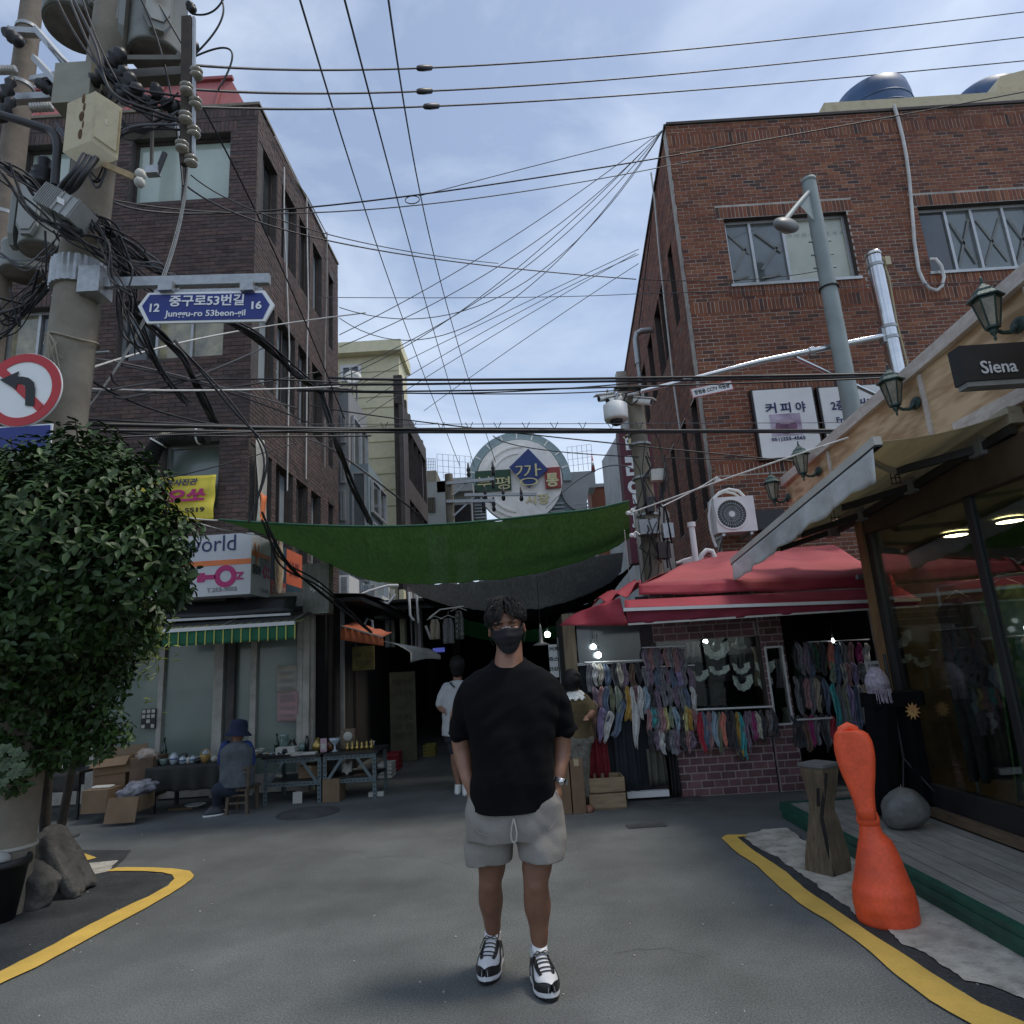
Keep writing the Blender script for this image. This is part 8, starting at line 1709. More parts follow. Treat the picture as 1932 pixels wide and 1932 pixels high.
def bx(sx,sy,sz,m,nm='body'):return lambda t,c:bevel(MB().box(c.x-sx/2,c.x+sx/2,c.y-sy/2,c.y+sy/2,c.z,c.z+sz).build(nm,m,t),.004)
def ltf(prof,m):return lambda t,c:MB().lathe(c,prof,18).build('body',m,t)
X=lambda x,conv=Z3:at(*conv(x,1180),KY+.25).x
item('glass_bowl','clear grey bowl at the left end of the steel tables','bowl',(X(1425),KY+.2,zz),ltf([(.05,0),(.10,.05),(.12,.09),(.115,.09)],IV))
item('tray','flat black tray with trinkets on the left steel table','tray',(X(1510),KY+.15,zz),bx(.62,.28,.02,BLKM))
for k in range(16):c=V((X(1430+k*11),KY+.08+R.uniform(0,.15),zz+.022));tag(MB().ball(c+V((0,0,.012)),R.uniform(.014,.028),R.uniform(.014,.02),.013,8,5).build('trinket',[GALV,IV,OCH,DKG,BW2][k%5]),'small '+['metal','ivory','ochre','dark','blue and white'][k%5]+' trinket, '+ORD[k]+' from the left on the black tray','trinket','trinkets on the black tray')
item('bottle','dark green slim bottle on the left steel table','bottle',(X(1503),KY+.45,zz),ltf([(.03,0),(.032,.12),(.015,.17),(.013,.24)],GBOT))
item('glass_vase','pair of clear vases behind the black tray','vase',(X(1545),KY+.45,zz),ltf([(.05,0),(.06,.12),(.05,.2),(.065,.22)],CEL))
item('telephone','white box with a dark dial on the left steel table','telephone',(X(1605),KY+.15,zz),lambda t,c:(bevel(MB().box(c.x-.12,c.x+.12,c.y-.06,c.y+.06,c.z,c.z+.10).build('body',OFFW,t),.01),MB().lathe(c+V((0,-.062,.05)),[(.035,0),(.03,.008)],16,ax=(0,-1,0)).build('dial',BLKM,t)))
item('book','stack of white booklets before the white telephone','booklets',(X(1655),KY+.08,zz),lambda t,c:[MB().box(c.x-.10+.01*k,c.x+.10,c.y-.06,c.y+.06,c.z+.012*k,c.z+.012*k+.010).build('booklet',OFFW,t)for k in range(3)])
item('brass_bowl','small brass incense bowl on the right steel table','bowl',(X(350,ZA),KY+.3,zz),ltf([(.03,0),(.07,.05),(.06,.10),(.03,.13),(.02,.17)],mat('brass',(.42,.30,.10),.3,metal=.8,var=.2,bump=.05)))
item('picture_card','small pink and white card standing upright on the right steel table','card',(X(405,ZA),KY+.25,zz),lambda t,c:(MB().box(c.x-.04,c.x+.04,c.y,c.y+.01,c.z,c.z+.16).build('card',mat('pink_card',(.45,.30,.34),.6,var=.1,bump=0),t),MB().box(c.x-.028,c.x+.028,c.y-.003,c.y-.001,c.z+.03,c.z+.10).build('print',OFFW,t)))
item('flat_box','white flat box lying at the front of the right steel table','box',(X(300,ZA),KY+.10,zz),bx(.26,.12,.025,OFFW))
item('glass_goblet','pale glass goblet with a wide mouth on the right steel table','goblet',(X(492,ZA),KY+.25,zz),ltf([(.05,0),(.012,.02),(.012,.07),(.06,.12),(.075,.16),(.07,.16)],BW2))
item('brass_ornament','row of small brass ornaments at the right end of the steel tables','ornament',(X(680,ZA),KY+.25,zz),lambda t,c:[MB().lathe(c+V((-.15+.06*k,0,0)),[(.02,0),(.028,.03),(.012,.05),(.02,.07),(.004,.10+.01*(k%3))],12).build('figure',MATS['brass'],t)for k in range(6)])
item('wooden_clock','dark wooden clock case at the back of the steel tables','clock',(X(560,ZA),KY+.5,zz),lambda t,c:(bevel(MB().box(c.x-.09,c.x+.09,c.y-.05,c.y+.05,c.z,c.z+.24).build('case',WOODP,t),.01),MB().lathe(c+V((0,-.052,.15)),[(.06,0),(.055,.006)],20,ax=(0,-1,0)).build('dial',OFFW,t)))
for k,x in enumerate((120,215,260,440,600,740)):item('dark_vase',['short dark vase','round dark jar','slim dark bottle','dark lidded pot','low dark bowl','small dark cup'][k]+' among the goods on the steel tables','vase',(X(x,ZA),KY+R.uniform(.3,.55),zz),ltf([[(.04,0),(.06,.08),(.03,.14),(.04,.16)],[(.04,0),(.07,.06),(.04,.11)],[(.025,0),(.03,.12),(.01,.2)],[(.04,0),(.06,.05),(.05,.09),(.01,.12)],[(.04,0),(.08,.05)],[(.025,0),(.035,.07)]][k],[DKG,CEL,DKG,glaze('rust',(.16,.07,.03)),DKG,IV][k]))
# boxes under the tables
kb=lambda q,Y:rect(Wall((0,Y,0),(1,0,0),(0,-1,0)),ZA,*q)
q=kb((212,1582,378,1748),KY+.12);t=carton(q[0],q[1],KY+.12,KY+.45,.262,q[3],'cardboard carton with printed labels on the shelf of the steel table',CARD)
for k in range(3):MB().box(lerp(q[0],q[1],.2+.0*k),lerp(q[0],q[1],.92-.2*(k%2)),KY+.117,KY+.119,lerp(.262,q[3],.2+.25*k),lerp(.262,q[3],.27+.25*k)).build('printed_label',CARDD,t)
q=kb((400,1682,530,1842),KY-.02);carton(q[0],q[1],KY-.04,KY+.25,0,q[3],'plain square cardboard box standing on the road by the middle table leg',CARD,tape=False)
q=kb((635,1662,755,1760),KY+.12);carton(q[0],q[1],KY+.12,KY+.4,.262,q[3],'brown box with dark print on the shelf of the right steel table',CARDD)
q=kb((165,1750,235,1870),KY-.0);t=thing('white_card','torn white card under the left steel table','card',(q[0],KY,0));MB().box(q[0],q[1],KY+.02,KY+.03,0,.13).build('card',OFFW,t)
q=kb((545,1630,620,1680),KY+.2);tag(MB().sheet(lambda u,v:V((lerp(q[0],q[1],u),KY+.2+.05*v,.28+.12*v+.02*sin(u*9))),8,4,.004).build('paper',OFFW),'white paper scrap on the shelf of the right steel table','paper')
q=kb((30,1765,95,1800),KY+.2);tag(MB().ball((q[0]+.05,KY+.2,.30),.05,.03,.03,10,6).build('ornament',IV),'small ivory ornament on the shelf of the left steel table','ornament')
q=atZ(*ZA(807,1812));t=thing('white_block','small white block at the foot of the last table leg','block',q);MB().box(q.x-.09,q.x+.09,q.y,q.y+.06,0,.05).build('block',OFFW,t)
# wooden chair
CH=mat('worn_chair_wood',(.075,.055,.036),.7,col2=(.14,.105,.07),scale=7,stretch=(6,6,1),bump=.2)
cY=8.0;cW=Wall((0,cY,0),(1,0,0),(0,-1,0));hx=lambda x,y:cW.hit(*Z3(x,y));c0x=hx(1255,1480)[0];c1x=hx(1375,1480)[0];sz_=hx(1300,1372)[1];bzz=hx(1340,1250)[1]
ch=thing('wooden_chair','small worn wooden chair under the seated figure','chair',((c0x+c1x)/2,cY+.1,0))
MB().box(c0x-.01,c1x+.01,cY-.02,cY+.34,sz_-.03,sz_).build('seat',CH,ch)
for(x,y,zt_)in((c0x+.02,cY,sz_-.03),(c1x-.02,cY,sz_-.03),(c0x+.02,cY+.3,sz_-.03),(c1x-.02,cY+.3,sz_-.03)):MB().bar((x-.015 if x<(c0x+c1x)/2 else x+.015,y,0),(x,y,zt_),.032,.032).build('leg',CH,ch)
for x in(c0x+.14,c1x+.0):MB().bar((x,cY-.02,sz_),(x+.02,cY-.05,bzz),.03,.025).build('back_post',CH,ch)
for z in(.12,.2):MB().bar((c0x+.01,cY,z),(c1x-.01,cY,z),.022,.018).build('stretcher',CH,ch)
for z in(.45,.75,.95):MB().bar((c0x+.15,cY-.03-.02*z,lerp(sz_,bzz,z)),(c1x+.01,cY-.03-.02*z,lerp(sz_,bzz,z)),.03,.02).build('back_rail',CH,ch)
# ---------------------------------------------------------------- people
SKIN=mat('skin',(.27,.138,.088),.5,var=.10,scale=16,bump=.06,bs=160)
SKIN.node_tree.nodes['Principled BSDF'].inputs['Subsurface Weight'].default_value=.06
SKIN2=mat('skin_legs',(.20,.095,.058),.52,var=.12,scale=14,bump=.06,bs=160)
HAIR=mat('black_hair',(.008,.007,.007),.62,var=.4,scale=50,bump=.3,bs=160,spec=.3)
TEE=mat('black_tshirt',(.0028,.0030,.0040),.95,var=.12,scale=5,bump=.15,bs=300,spec=.2)
SHORT=mat('grey_sweat_shorts',(.265,.248,.226),.95,var=.07,scale=9,bump=.3,bs=260,fine=.12)
MASK=mat('black_mask',(.009,.009,.012),.8,var=.2,bump=.15,bs=200)
def px2m(n,x,y,Y):return(at(x+n,y,Y)-at(x,y,Y)).length
def chain(b,pts,rs,n=16,fl=1.0):
    """a limb: rings along a path, with rounded ends; fl flattens front to back"""
    P_=[V(p)for p in pts];k=6;Q,Rr=[],[]
    for i in range((len(P_)-1)*k+1):
        t=i/k;a=min(int(t),len(P_)-2);f_=t-a
        p0,p1,p2,p3=P_[max(a-1,0)],P_[a],P_[a+1],P_[min(a+2,len(P_)-1)]
        Q.append(.5*((2*p1)+(p2-p0)*f_+(2*p0-5*p1+4*p2-p3)*f_*f_+(3*p1-p0-3*p2+p3)*f_**3));s_=f_*f_*(3-2*f_);Rr.append(lerp(rs[a],rs[a+1],s_))
    b.tube(Q,Rr,n);b.ball(Q[0],Rr[0]*.98,n=n,k=8);b.ball(Q[-1],Rr[-1]*.98,n=n,k=8);return b
def ering(c,rx,ry,n=32,p=2.0,dz=None,yaw=0):
    o=[]
    for j in range(n):
        a=2*pi*j/n;ca,sa_=cos(a),sin(a);x=abs(ca)**(2/p)*(1 if ca>0 else-1)*rx;y=abs(sa_)**(2/p)*(1 if sa_>0 else-1)*ry
        o.append(V(c)+V((x*cos(yaw)-y*sin(yaw),x*sin(yaw)+y*cos(yaw),dz(x,y)if dz else 0)))
    return o
def displace(o,fn):
    me=o.data;me.update();ns=[v.normal.copy()for v in me.vertices]
    for v,n_ in zip(me.vertices,ns):w_=v.co+ORG.get(o.parent.name,V((0,0,0)))if o.parent else v.co;v.co=v.co+n_*fn(V(w_))
    me.update()
MY=3.50
mn=thing('person','man in black t-shirt, black mask and grey shorts with both hands in his pockets','person',(0,MY,0))
p3=lambda x,y,dy=0.0:at(x,y,MY+dy)
hc=p3(956,1186,-.005)
b=MB()
HR=Matrix.Rotation(radians(-4),3,'Y')@Matrix.Rotation(radians(8),3,'X')
def hp_(x,y,z):return hc+HR@(V((x,y,z+.09))*1.10-V((0,0,.095)))
# skull, jaw, neck
b.ball(hp_(0,.018,.035),.079,.096,.092,24,16,rot=HR);b.ball(hp_(0,-.012,-.03),.069,.076,.088,22,14,rot=HR);b.ball(hp_(0,-.03,-.080),.045,.045,.036,18,10,rot=HR)
for s_ in(-1,1):b.ball(hp_(.040*s_,-.05,-.022),.030,.030,.032,14,9);b.ball(hp_(.034*s_,-.078,.034),.028,.014,.009,12,7,rot=HR)
b.loft([ering(hp_(0,-.086+.0,.018),.007,.010,12),ering(hp_(0,-.094,.0),.010,.013,12),ering(hp_(0,-.100,-.018),.015,.016,12),ering(hp_(0,-.092,-.030),.012,.012,12)])
nk=p3(960,1250,.02);chain(b,[hp_(0,.02,-.05),hp_(0,.022,-.10),nk,nk+V((0,.01,-.07))],[.066,.068,.074,.10],20)
b.loft([ering(p3(961,1268,.03),.10,.06),ering(p3(961,1296,.03),.17,.08),ering(p3(963,1340,.03),.17,.10)])
# arms
sL,sR=p3(892,1312,.045),p3(1031,1312,.045)
armL=[sL,p3(868,1350,.06),p3(869,1398,.075),p3(873,1425,.07),p3(880,1462,.02),p3(890,1492,-.0)]
armR=[sR,p3(1056,1350,.06),p3(1061,1398,.075),p3(1060,1425,.07),p3(1056,1452,.02),p3(1050,1484,-.0)]
chain(b,armL,[.062,.052,.047,.045,.034,.026],18);chain(b,armR,[.062,.052,.045,.043,.032,.026],18)
def hand(b,w,d,s_):
    d=V(d).normalized();sd=V((s_,0,0));
    chain(b,[w,w+d*.04,w+d*.09],[.025,.033,.034],14)
    for k,(ln,of)in enumerate(((.062,.027),(.07,.009),(.066,-.009),(.052,-.026))):
        q=w+d*.095+V((0,-of*.9,0))+V((0,0,0));chain(b,[q,q+d*ln*.5+V((-.006*s_,0,0)),q+d*ln+V((-.018*s_,0,0))],[.0095,.009,.0075],10)
    chain(b,[w+d*.03+V((-.0,-.028,0)),w+d*.065+V((-.005*s_,-.045,0)),w+d*.10+V((-.012*s_,-.05,0))],[.013,.011,.009],10)
hand(b,armL[-1],(.22,0,-1),-1);hand(b,armR[-1],(-.20,.0,-1),1)
skin_=b.build('upper_body',SKIN,mn);fuse(skin_,.0065,6,.5)
for s_ in(-1,1):
    e=MB();
    for(x,y,z,r_)in((.081*s_,.012,-.005,.020),(.083*s_,.016,-.022,.015)):e.ball(hp_(x,y,z),.009,.013,r_,12,9,rot=HR)
    fuse(e.build('ear',SKIN,mn),.004,4)
    lid=MB().sheet(lambda u,v:hp_(s_*(.018+.031*u),-.0885+.020*(u-.35)**2*2+.0022*sin(pi*v),.0095+.006*v*sin(pi*min(1,max(0,u)))+.004*sin(pi*u)),12,5,.002).build('eyelid',SKIN,mn)
    MB().tube([hp_(s_*(.019+.030*t),-.0935+.012*t*t*2,.0085+.0035*sin(pi*t))for t in[k/8 for k in range(9)]],[.0006,.0014,.0017,.0019,.0019,.0018,.0016,.0012,.0006],8).build('lash_line',HAIR,mn)
    MB().tube([hp_(s_*(.016+.036*t),-.0945+.016*t*t*2,.032+.006*sin(pi*t*.8))for t in[k/8 for k in range(9)]],[.001,.003,.0035,.0035,.0032,.003,.0026,.002,.001],8).build('eyebrow',HAIR,mn)
# mask
def maskp(u,v):
    a=lerp(-1.18,1.18,u);z=lerp(-.105,.002,v);top=.010*math.exp(-(a/.35)**2);
    rx_=lerp(.048,.0765,min(1,v*1.7));ry_=lerp(.072,.088,min(1,v*1.6));br=.020*math.exp(-(a/.4)**2)*math.exp(-((v-.72)/.4)**2)+.012*math.exp(-(a/.8)**2)*(1-v)
    return hp_(rx_*sin(a)*1.02,-.016-ry_*cos(a)*1.02-br+.0015*sin(v*25)*math.exp(-(a/.8)**2),z*(1-.28*abs(sin(a))**2)+top*v-.006*(1-v))
MB().sheet(maskp,36,22,.003).build('mask',MASK,mn)
MB().tube([maskp(.5+.22*(k/10-.5)*2*.5,1)+V((0,-.001,.0012))for k in range(11)],.0016,6).build('mask_wire',mat('pale_mask_edge',(.45,.43,.42),.7,var=.05,bump=0),mn)
for s_ in(-1,1):
    for z0_,z1_ in((-.006,.012),(-.072,-.028)):MB().tube([hp_(s_*.071,-.038 if z0_>-.05 else-.022,z0_),hp_(s_*.080,-.005,(z0_+z1_)/2),hp_(s_*.086,.018,z1_)],.0016,6).build('ear_loop',MASK,mn)
# hair: a cap plus many locks
hb=MB();hb.ball(hp_(0,.040,.062),.094,.096,.086,26,16,rot=HR);hb.ball(hp_(0,.05,.005),.084,.078,.085,22,14,rot=HR)
cap=hb.build('hair_cap',HAIR,mn);fuse(cap,.006,3)
hl=MB();Hr=random.Random(3)
for k in range(1500):
    az=Hr.uniform(-pi,pi);el=Hr.uniform(-.15,1.45);d=V((sin(az)*cos(el),-cos(az)*cos(el)*1.0,sin(el)))
    front=max(0,cos(az))*max(0,cos(el)-.0)
    if el<.28 and abs(az)<1.05:continue
    root=hp_(d.x*.086,.028+d.y*.094,.054+d.z*.084)
    part=1 if d.x>.012 else-1
    fl=V((part*.6*(1-abs(d.x))+Hr.uniform(-.35,.35),-.55*front+Hr.uniform(-.3,.3),-.5+Hr.uniform(-.2,.5)))
    if el>1.0:fl=V((Hr.uniform(-1,1),Hr.uniform(-1,.4),Hr.uniform(-.4,.12)))
    L_=Hr.uniform(.034,.074)*(1.0 if front>.5 else .85)
    p1=root+(HR@d)*.010+fl*L_*.4;p2=root+(HR@d)*.010+fl*L_*.85+V((0,0,-.016));
    hl.tube([root-(HR@d)*.006,root+(HR@d)*.010+fl*L_*.12,p1,p2],[.0034,.0032,.0024,.0004],4)
for(x,dx,L_)in((-.052,-.012,.050),(-.040,-.012,.056),(-.028,-.016,.052),(-.014,-.018,.045),(-.045,.004,.052),(-.060,-.006,.05),(.030,.020,.035),(.044,.018,.040),(.056,.014,.046),(.02,.024,.028),(.066,.008,.05),(-.068,-.004,.05)):
    for j in range(12):
        x_=x+Hr.uniform(-.009,.009);r0_=hp_(x_,-.062+abs(x)*.3,.088+Hr.uniform(-.01,.01));hl.tube([r0_,hp_(x_+dx*.4,-.088+abs(x)*.42,.074),hp_(x_+dx,-.096+abs(x)*.48,.074-L_*.62),hp_(x_+dx*1.4+Hr.uniform(-.004,.004),-.095+abs(x)*.52,.074-L_*Hr.uniform(.9,1.18))],[.003,.003,.0022,.0004],4)
hl.build('hair',HAIR,mn,kind='stuff')
# t-shirt
b=MB()
def tor(x,y,hw,dy,ry,p=2.3):c=p3(x,y,dy);return ering(c,px2m(hw,x,y,MY),ry,40,p)
b.loft([ering(p3(960,1245,.03),.082,.078,40,2,lambda x,y:y*.38),ering(p3(961,1252,.033),.118,.090,40,2.1,lambda x,y:y*.25),tor(962,1264,62,.035,.104,2.3),tor(962,1284,86,.03,.120,2.5),tor(963,1305,95,.03,.138,2.6),tor(965,1335,92,.025,.150,2.6),tor(967,1380,84,.02,.158,2.5),tor(967,1430,80,.015,.165,2.4),tor(967,1475,81,.01,.170,2.4),tor(967,1640,79,.01,.170,2.4)])
chain(b,[p3(905,1288,.035),p3(885,1312,.045),p3(875,1350,.055),p3(869,1380,.06)],[.066,.071,.066,.058],20)
chain(b,[p3(1022,1288,.035),p3(1042,1310,.045),p3(1056,1345,.055),p3(1066,1374,.06)],[.066,.071,.066,.060],20)
te=b.build('t_shirt',TEE,mn);fuse(te,.008,7,.5)
zc_h,zc_n=p3(967,1512).z,p3(961,1258).z
bm=bmesh.new();bm.from_mesh(te.data)  # cut clean sleeve hems and body hem
og_=ORG[mn.name]
def slice_(co,no):bmesh.ops.bisect_plane(bm,geom=bm.verts[:]+bm.edges[:]+bm.faces[:],plane_co=V(co)-og_,plane_no=V(no),clear_outer=True)
slice_(p3(967,1510,.0),(0,.24,-1));bm.to_mesh(te.data);bm.free()
def tw(p):
    f_=.006*noise.noise(V((p.x*5,p.y*5,p.z*11+3)))+.005*noise.noise(V((p.x*14+p.z*6,p.y*9,p.z*7)))-.004*abs(noise.noise(V((p.x*9-p.z*7,p.y*6,p.z*16))))
    lowr=max(0,min(1,(1.25-p.z)/.3));f_+=lowr*.010*sin(p.x*26+2*noise.noise(V((p.x*3,0,p.z*3)))*3+p.z*5)
    for sx,px_ in((-1,-.17),(1,.17)):a_=(p.x-px_)*sx;f_+=.005*math.exp(-((a_)/.07)**2)*math.exp(-((p.z-1.22)/.14)**2)*sin(p.z*60+a_*40)
    return f_
displace(te,tw)
cr=MB();cc=p3(960,1250,.03)
cr.tube([cc+V((.089*cos(a),.086*sin(a),.034*sin(a)))for a in[2*pi*k/40 for k in range(41)]],.0080,8);cr.build('collar_rib',TEE,mn)
for(c_,r_,d_)in((p3(869,1383,.06),.0605,p3(869,1380,.06)-p3(875,1350,.055)),(p3(1067,1377,.06),.0625,p3(1066,1374,.06)-p3(1056,1345,.055))):
    d_=d_.normalized();MB().tube([c_-d_*.008,c_+d_*.014],[r_*1.0,r_*1.03],26).build('sleeve_hem',TEE,mn)
# shorts
b=MB()
def shr(x,y,hw,dy,ry,p=2.4):return ering(p3(x,y,dy),px2m(hw,x,y,MY+dy),ry,36,p)
b.loft([shr(968,1490,82,.01,.150),shr(970,1515,91,.015,.158),shr(971,1550,93,.02,.158),shr(973,1578,94,.03,.152)])
chain(b,[p3(928,1560,.05),p3(924,1590,.06),p3(921,1622,.075)],[.125,.120,.110],24);chain(b,[p3(1018,1560,.02),p3(1021,1588,.0),p3(1023,1612,-.01)],[.125,.124,.118],24)
so_=b.build('shorts',SHORT,mn);fuse(so_,.008,7,.5)
bm=bmesh.new();bm.from_mesh(so_.data)
def sliceh(sel,co,no):
    g=[v for v in bm.verts if sel(v.co+og_)];gs_=set(g);es=[e for e in bm.edges if e.verts[0]in gs_ and e.verts[1]in gs_];fs=[f for f in bm.faces if all(v in gs_ for v in f.verts)]
    bmesh.ops.bisect_plane(bm,geom=g+es+fs,plane_co=V(co)-og_,plane_no=V(no),clear_outer=True)
mid_=p3(972,1600,.03).x
sliceh(lambda c:c.x<mid_ and c.z<.72,p3(921,1624,.075),(.08,.0,-1));sliceh(lambda c:c.x>=mid_ and c.z<.72,p3(1023,1618,-.01),(-.05,0,-1));bm.to_mesh(so_.data);bm.free()
def sw(p):return .006*noise.noise(V((p.x*7,p.y*7,p.z*9)))+.005*noise.noise(V((p.x*20+p.z*9,p.y*8,p.z*14)))+.006*sin(p.x*34+p.z*12)*max(0,min(1,(.80-p.z)/.2))
displace(so_,sw)
mod=so_.modifiers.new('thickness','SOLIDIFY');mod.thickness=.004;mod.offset=-1
cordm=mat('shorts_cord',(.40,.38,.35),.8,var=.08,bump=0)
MB().tube([p3(x,y,-.155)for x,y in((969,1545),(965,1562),(964,1578),(966,1588),(970,1590),(974,1586),(975,1572),(972,1556),(969,1545))],.0042,7).build('drawstring',cordm,mn)
for s_,xs in((-1,((887,1545),(893,1560),(905,1573),(920,1578))),(1,((1052,1545),(1046,1556),(1036,1566)))):MB().tube([p3(x,y,-.135)for x,y in xs],.0028,6).build('pocket_seam',SHORT,mn)
# legs
b=MB()
LG_=[p3(926,1590,.07),p3(928,1632,.09),p3(925,1664,.10),p3(926,1697,.145),p3(929,1740,.185),p3(931,1772,.205),p3(932,1800,.215)]
RG_=[p3(1018,1585,.0),p3(1013,1632,-.01),p3(1011,1668,-.02),p3(1014,1708,.0),p3(1017,1755,.01),p3(1018,1800,.015),p3(1018,1828,.02)]
chain(b,LG_,[.088,.069,.057,.062,.043,.031,.034],22);chain(b,RG_,[.090,.073,.060,.065,.045,.032,.035],22)
b.ball(LG_[2]+V((0,-.028,.0)),.040,.036,.05,14,10);b.ball(RG_[2]+V((0,-.030,.0)),.042,.038,.05,14,10)
lg=b.build('legs',SKIN2,mn);fuse(lg,.0075,8,.5)
# shoes
WL=mat('white_leather',(.66,.66,.67),.4,var=.04,bump=.06,bs=90);BL_=mat('black_leather',(.011,.011,.012),.38,var=.15,bump=.08,bs=90)
def shoe(heel,toe,lift=0):
    hh,tt_=V(heel),V(toe);ax=(tt_-hh);L_=ax.length;ax.normalize();sd=ax.cross(V((0,0,1))).normalized()
    W_=lambda t:.052*(1-.0*t)*(math.sin(pi*min(.9995,max(0,.06+t*.94)))**.38)*(1+.14*math.exp(-((t-.70)/.18)**2)-.10*math.exp(-((t-.38)/.15)**2))
    P_=lambda t,s_,z:hh+ax*(t*L_)+sd*(s_*W_(t))+V((0,0,z+lift*(1-t)+(.012*max(0,t-.8)/.2)))
    def out_line(z,k,n=20):return[P_(i/n,k,z)for i in range(n+1)]+[P_(1-i/n,-k,z)for i in range(n+1)]
    MB().loft([out_line(0,1.02),out_line(.010,1.04)],sm=False).build('outsole',BL_,mn);MB().loft([out_line(.0105,1.05),out_line(.020,1.08),out_line(.032,1.03)],sm=False).build('midsole',WL,mn)
    Hf=lambda t:(.112 if t<.30 else lerp(.112,.058,min(1,(t-.30)/.42)))if t<.72 else lerp(.058,.030,((t-.72)/.28)**1.6)
    def up(t,a,off=0.0):  # a from 0 (one side) to pi (other side)
        h_=Hf(t)+off;w_=1+off/.05;x_=cos(a);x_=(abs(x_)**.8)*(1 if x_>0 else-1);return P_(t,x_*w_*(1-.18*sin(a)*(t<.3)),.03+h_*(sin(a)**.72 if sin(a)>0 else 0))
    def patch(nm,m,t0,t1,a0,a1,off,nu=10,nv=10,th=.0022,taf=None):
        MB().sheet(lambda u,v:up(lerp(t0,t1,u),(taf(u,v)if taf else lerp(a0,a1,v)),off),nu,nv,th).build(nm,m,mn)
    patch('upper',WL,.02,.99,.0,pi,0,26,22)
    for s_ in(0,1):
        A=lambda x:x if s_==0 else pi-x
        MB().sheet(lambda u,v:up(lerp(.66,1.0,u),A(lerp(0,lerp(.38,1.45,u**2.2),v)),.003),16,8,.0022).build('toe_overlay',BL_,mn)
        MB().sheet(lambda u,v:up(lerp(.34,.74,u),A(lerp(lerp(.62,.98,u),lerp(1.05,1.25,u),v)),.0035),10,5,.0025).build('eyestay',BL_,mn)
        MB().sheet(lambda u,v:up(lerp(.02,.24,u),A(lerp(0,lerp(.75,.45,u),v)),.003),6,6,.0025).build('heel_overlay',BL_,mn)
        MB().sheet(lambda u,v:up(lerp(.14,.80,u),A(lerp(.52-.40*u,.64-.42*u+.16*sin(pi*u),v)),.0045),14,4,.002).build('side_stripe',BL_,mn)
    MB().sheet(lambda u,v:up(lerp(.20,.42,u),lerp(1.1,pi-1.1,v),.010+.028*(1-u)),6,8,.006).build('tongue',WL,mn)
    for k in range(5):
        t=.40+k*.075;MB().tube([up(t+.01*(k%2),a,.0065)for a in[lerp(.95,pi-.95,j/8)for j in range(9)]],.0028,6).build('lace',BL_,mn)
    c_=up(.42,pi/2,.014)
    MB().tube([c_,c_+sd*.02+V((0,0,.008)),c_+sd*.035-V((0,0,.004)),c_+sd*.02-V((0,0,.004)),c_],.0024,6).build('lace',BL_,mn);MB().tube([c_,c_-sd*.02+V((0,0,.008)),c_-sd*.036-V((0,0,.006)),c_-sd*.018-V((0,0,.004)),c_],.0024,6).build('lace',BL_,mn);MB().tube([c_,c_+sd*.03+ax*.02,c_+sd*.045+ax*.05-V((0,0,.03))],.0022,6).build('lace',BL_,mn)
    q=hh+ax*(.22*L_);MB().tube([q+V((0,0,.10)),q+V((0,0,.150))],[.040,.041],20).build('sock',mat('white_sock',(.50,.50,.50),.9,var=.05,bump=.1),mn)
aL_=V((LG_[-1].x,LG_[-1].y,0));aR_=V((RG_[-1].x,RG_[-1].y,0))
dL=V((-.16,-1,0)).normalized();dR=V((.22,-1,0)).normalized()
shoe(aL_-dL*.062,aL_+dL*.225,.012);shoe(aR_-dR*.062,aR_+dR*.225)
# watch
wq=p3(1056.5,1473,-.015);wd=(armR[-1]-armR[-2]).normalized();wx=wd.orthogonal().normalized();wy=wd.cross(wx)
b=MB()
for k in range(16):
    a=2*pi*k/16;c_=wq+(wx*cos(a)+wy*sin(a))*.0345;t_=(-wx*sin(a)+wy*cos(a));b.ob(c_-t_*.0055-wd*.010-(wx*cos(a)+wy*sin(a))*.002,t_*.011,wd*.020,(wx*cos(a)+wy*sin(a))*.004)
b.build('watch_band',STEEL,mn,kind='stuff');MB().lathe(wq+V((.004,-.034,.0)),[(.015,0),(.016,.004),(.013,.007)],20,ax=(.2,-1,0)).build('watch_case',STEEL,mn)

# ---- the others
def fig(nm,label,loc):return thing('person',label,'person',loc)
GRY=mat('pale_grey_shirt',(.42,.43,.43),.9,var=.06,scale=6,bump=.2,bs=60)
JEAN=mat('dark_trousers',(.018,.020,.028),.9,var=.2,bump=.15)
def q3(Y):return lambda x,y,dy=0.0:at(766+.2266*x,1094+.2266*y,Y+dy)
Yw=8.45;g=q3(Yw);wm=fig('w','person in pale grey t-shirt and dark shorts walking away, half hidden by the man',g(430,1790))
b=MB();b.ball(g(425,720),.085,.10,.115,20,14);chain(b,[g(428,770),g(430,840,.0),g(430,900)],[.055,.055,.06],14)
chain(b,[g(350,905),g(300,980),g(278,1050),g(310,1090,-.12)],[.055,.045,.038,.030],12);chain(b,[g(520,905),g(560,980),g(575,1060),g(560,1150,-.1)],[.055,.045,.038,.030],12)
for s_ in range(5):q=g(312,1092,-.12);chain(b,[q,q+V((.02+.004*s_,-.03,-.012*s_)),q+V((.03,-.055,-.016*s_-.01))],[.012,.009,.007],8)
chain(b,[g(420,1320),g(412,1450,.0),g(418,1560,.03),g(440,1700,.03),g(440,1760,.03)],[.085,.062,.058,.040,.038],16);chain(b,[g(500,1320),g(505,1450,-.1),g(500,1560,-.14),g(500,1680,-.1),g(500,1740,-.08)],[.085,.062,.058,.040,.038],16)
fuse(b.build('body',SKIN,wm),.012,5)
b=MB();b.ball(g(425,708,-.02),.098,.115,.12,18,12);b.ball(g(426,760,-.035),.08,.075,.08,14,8);fuse(b.build('hair',HAIR,wm),.012,2)
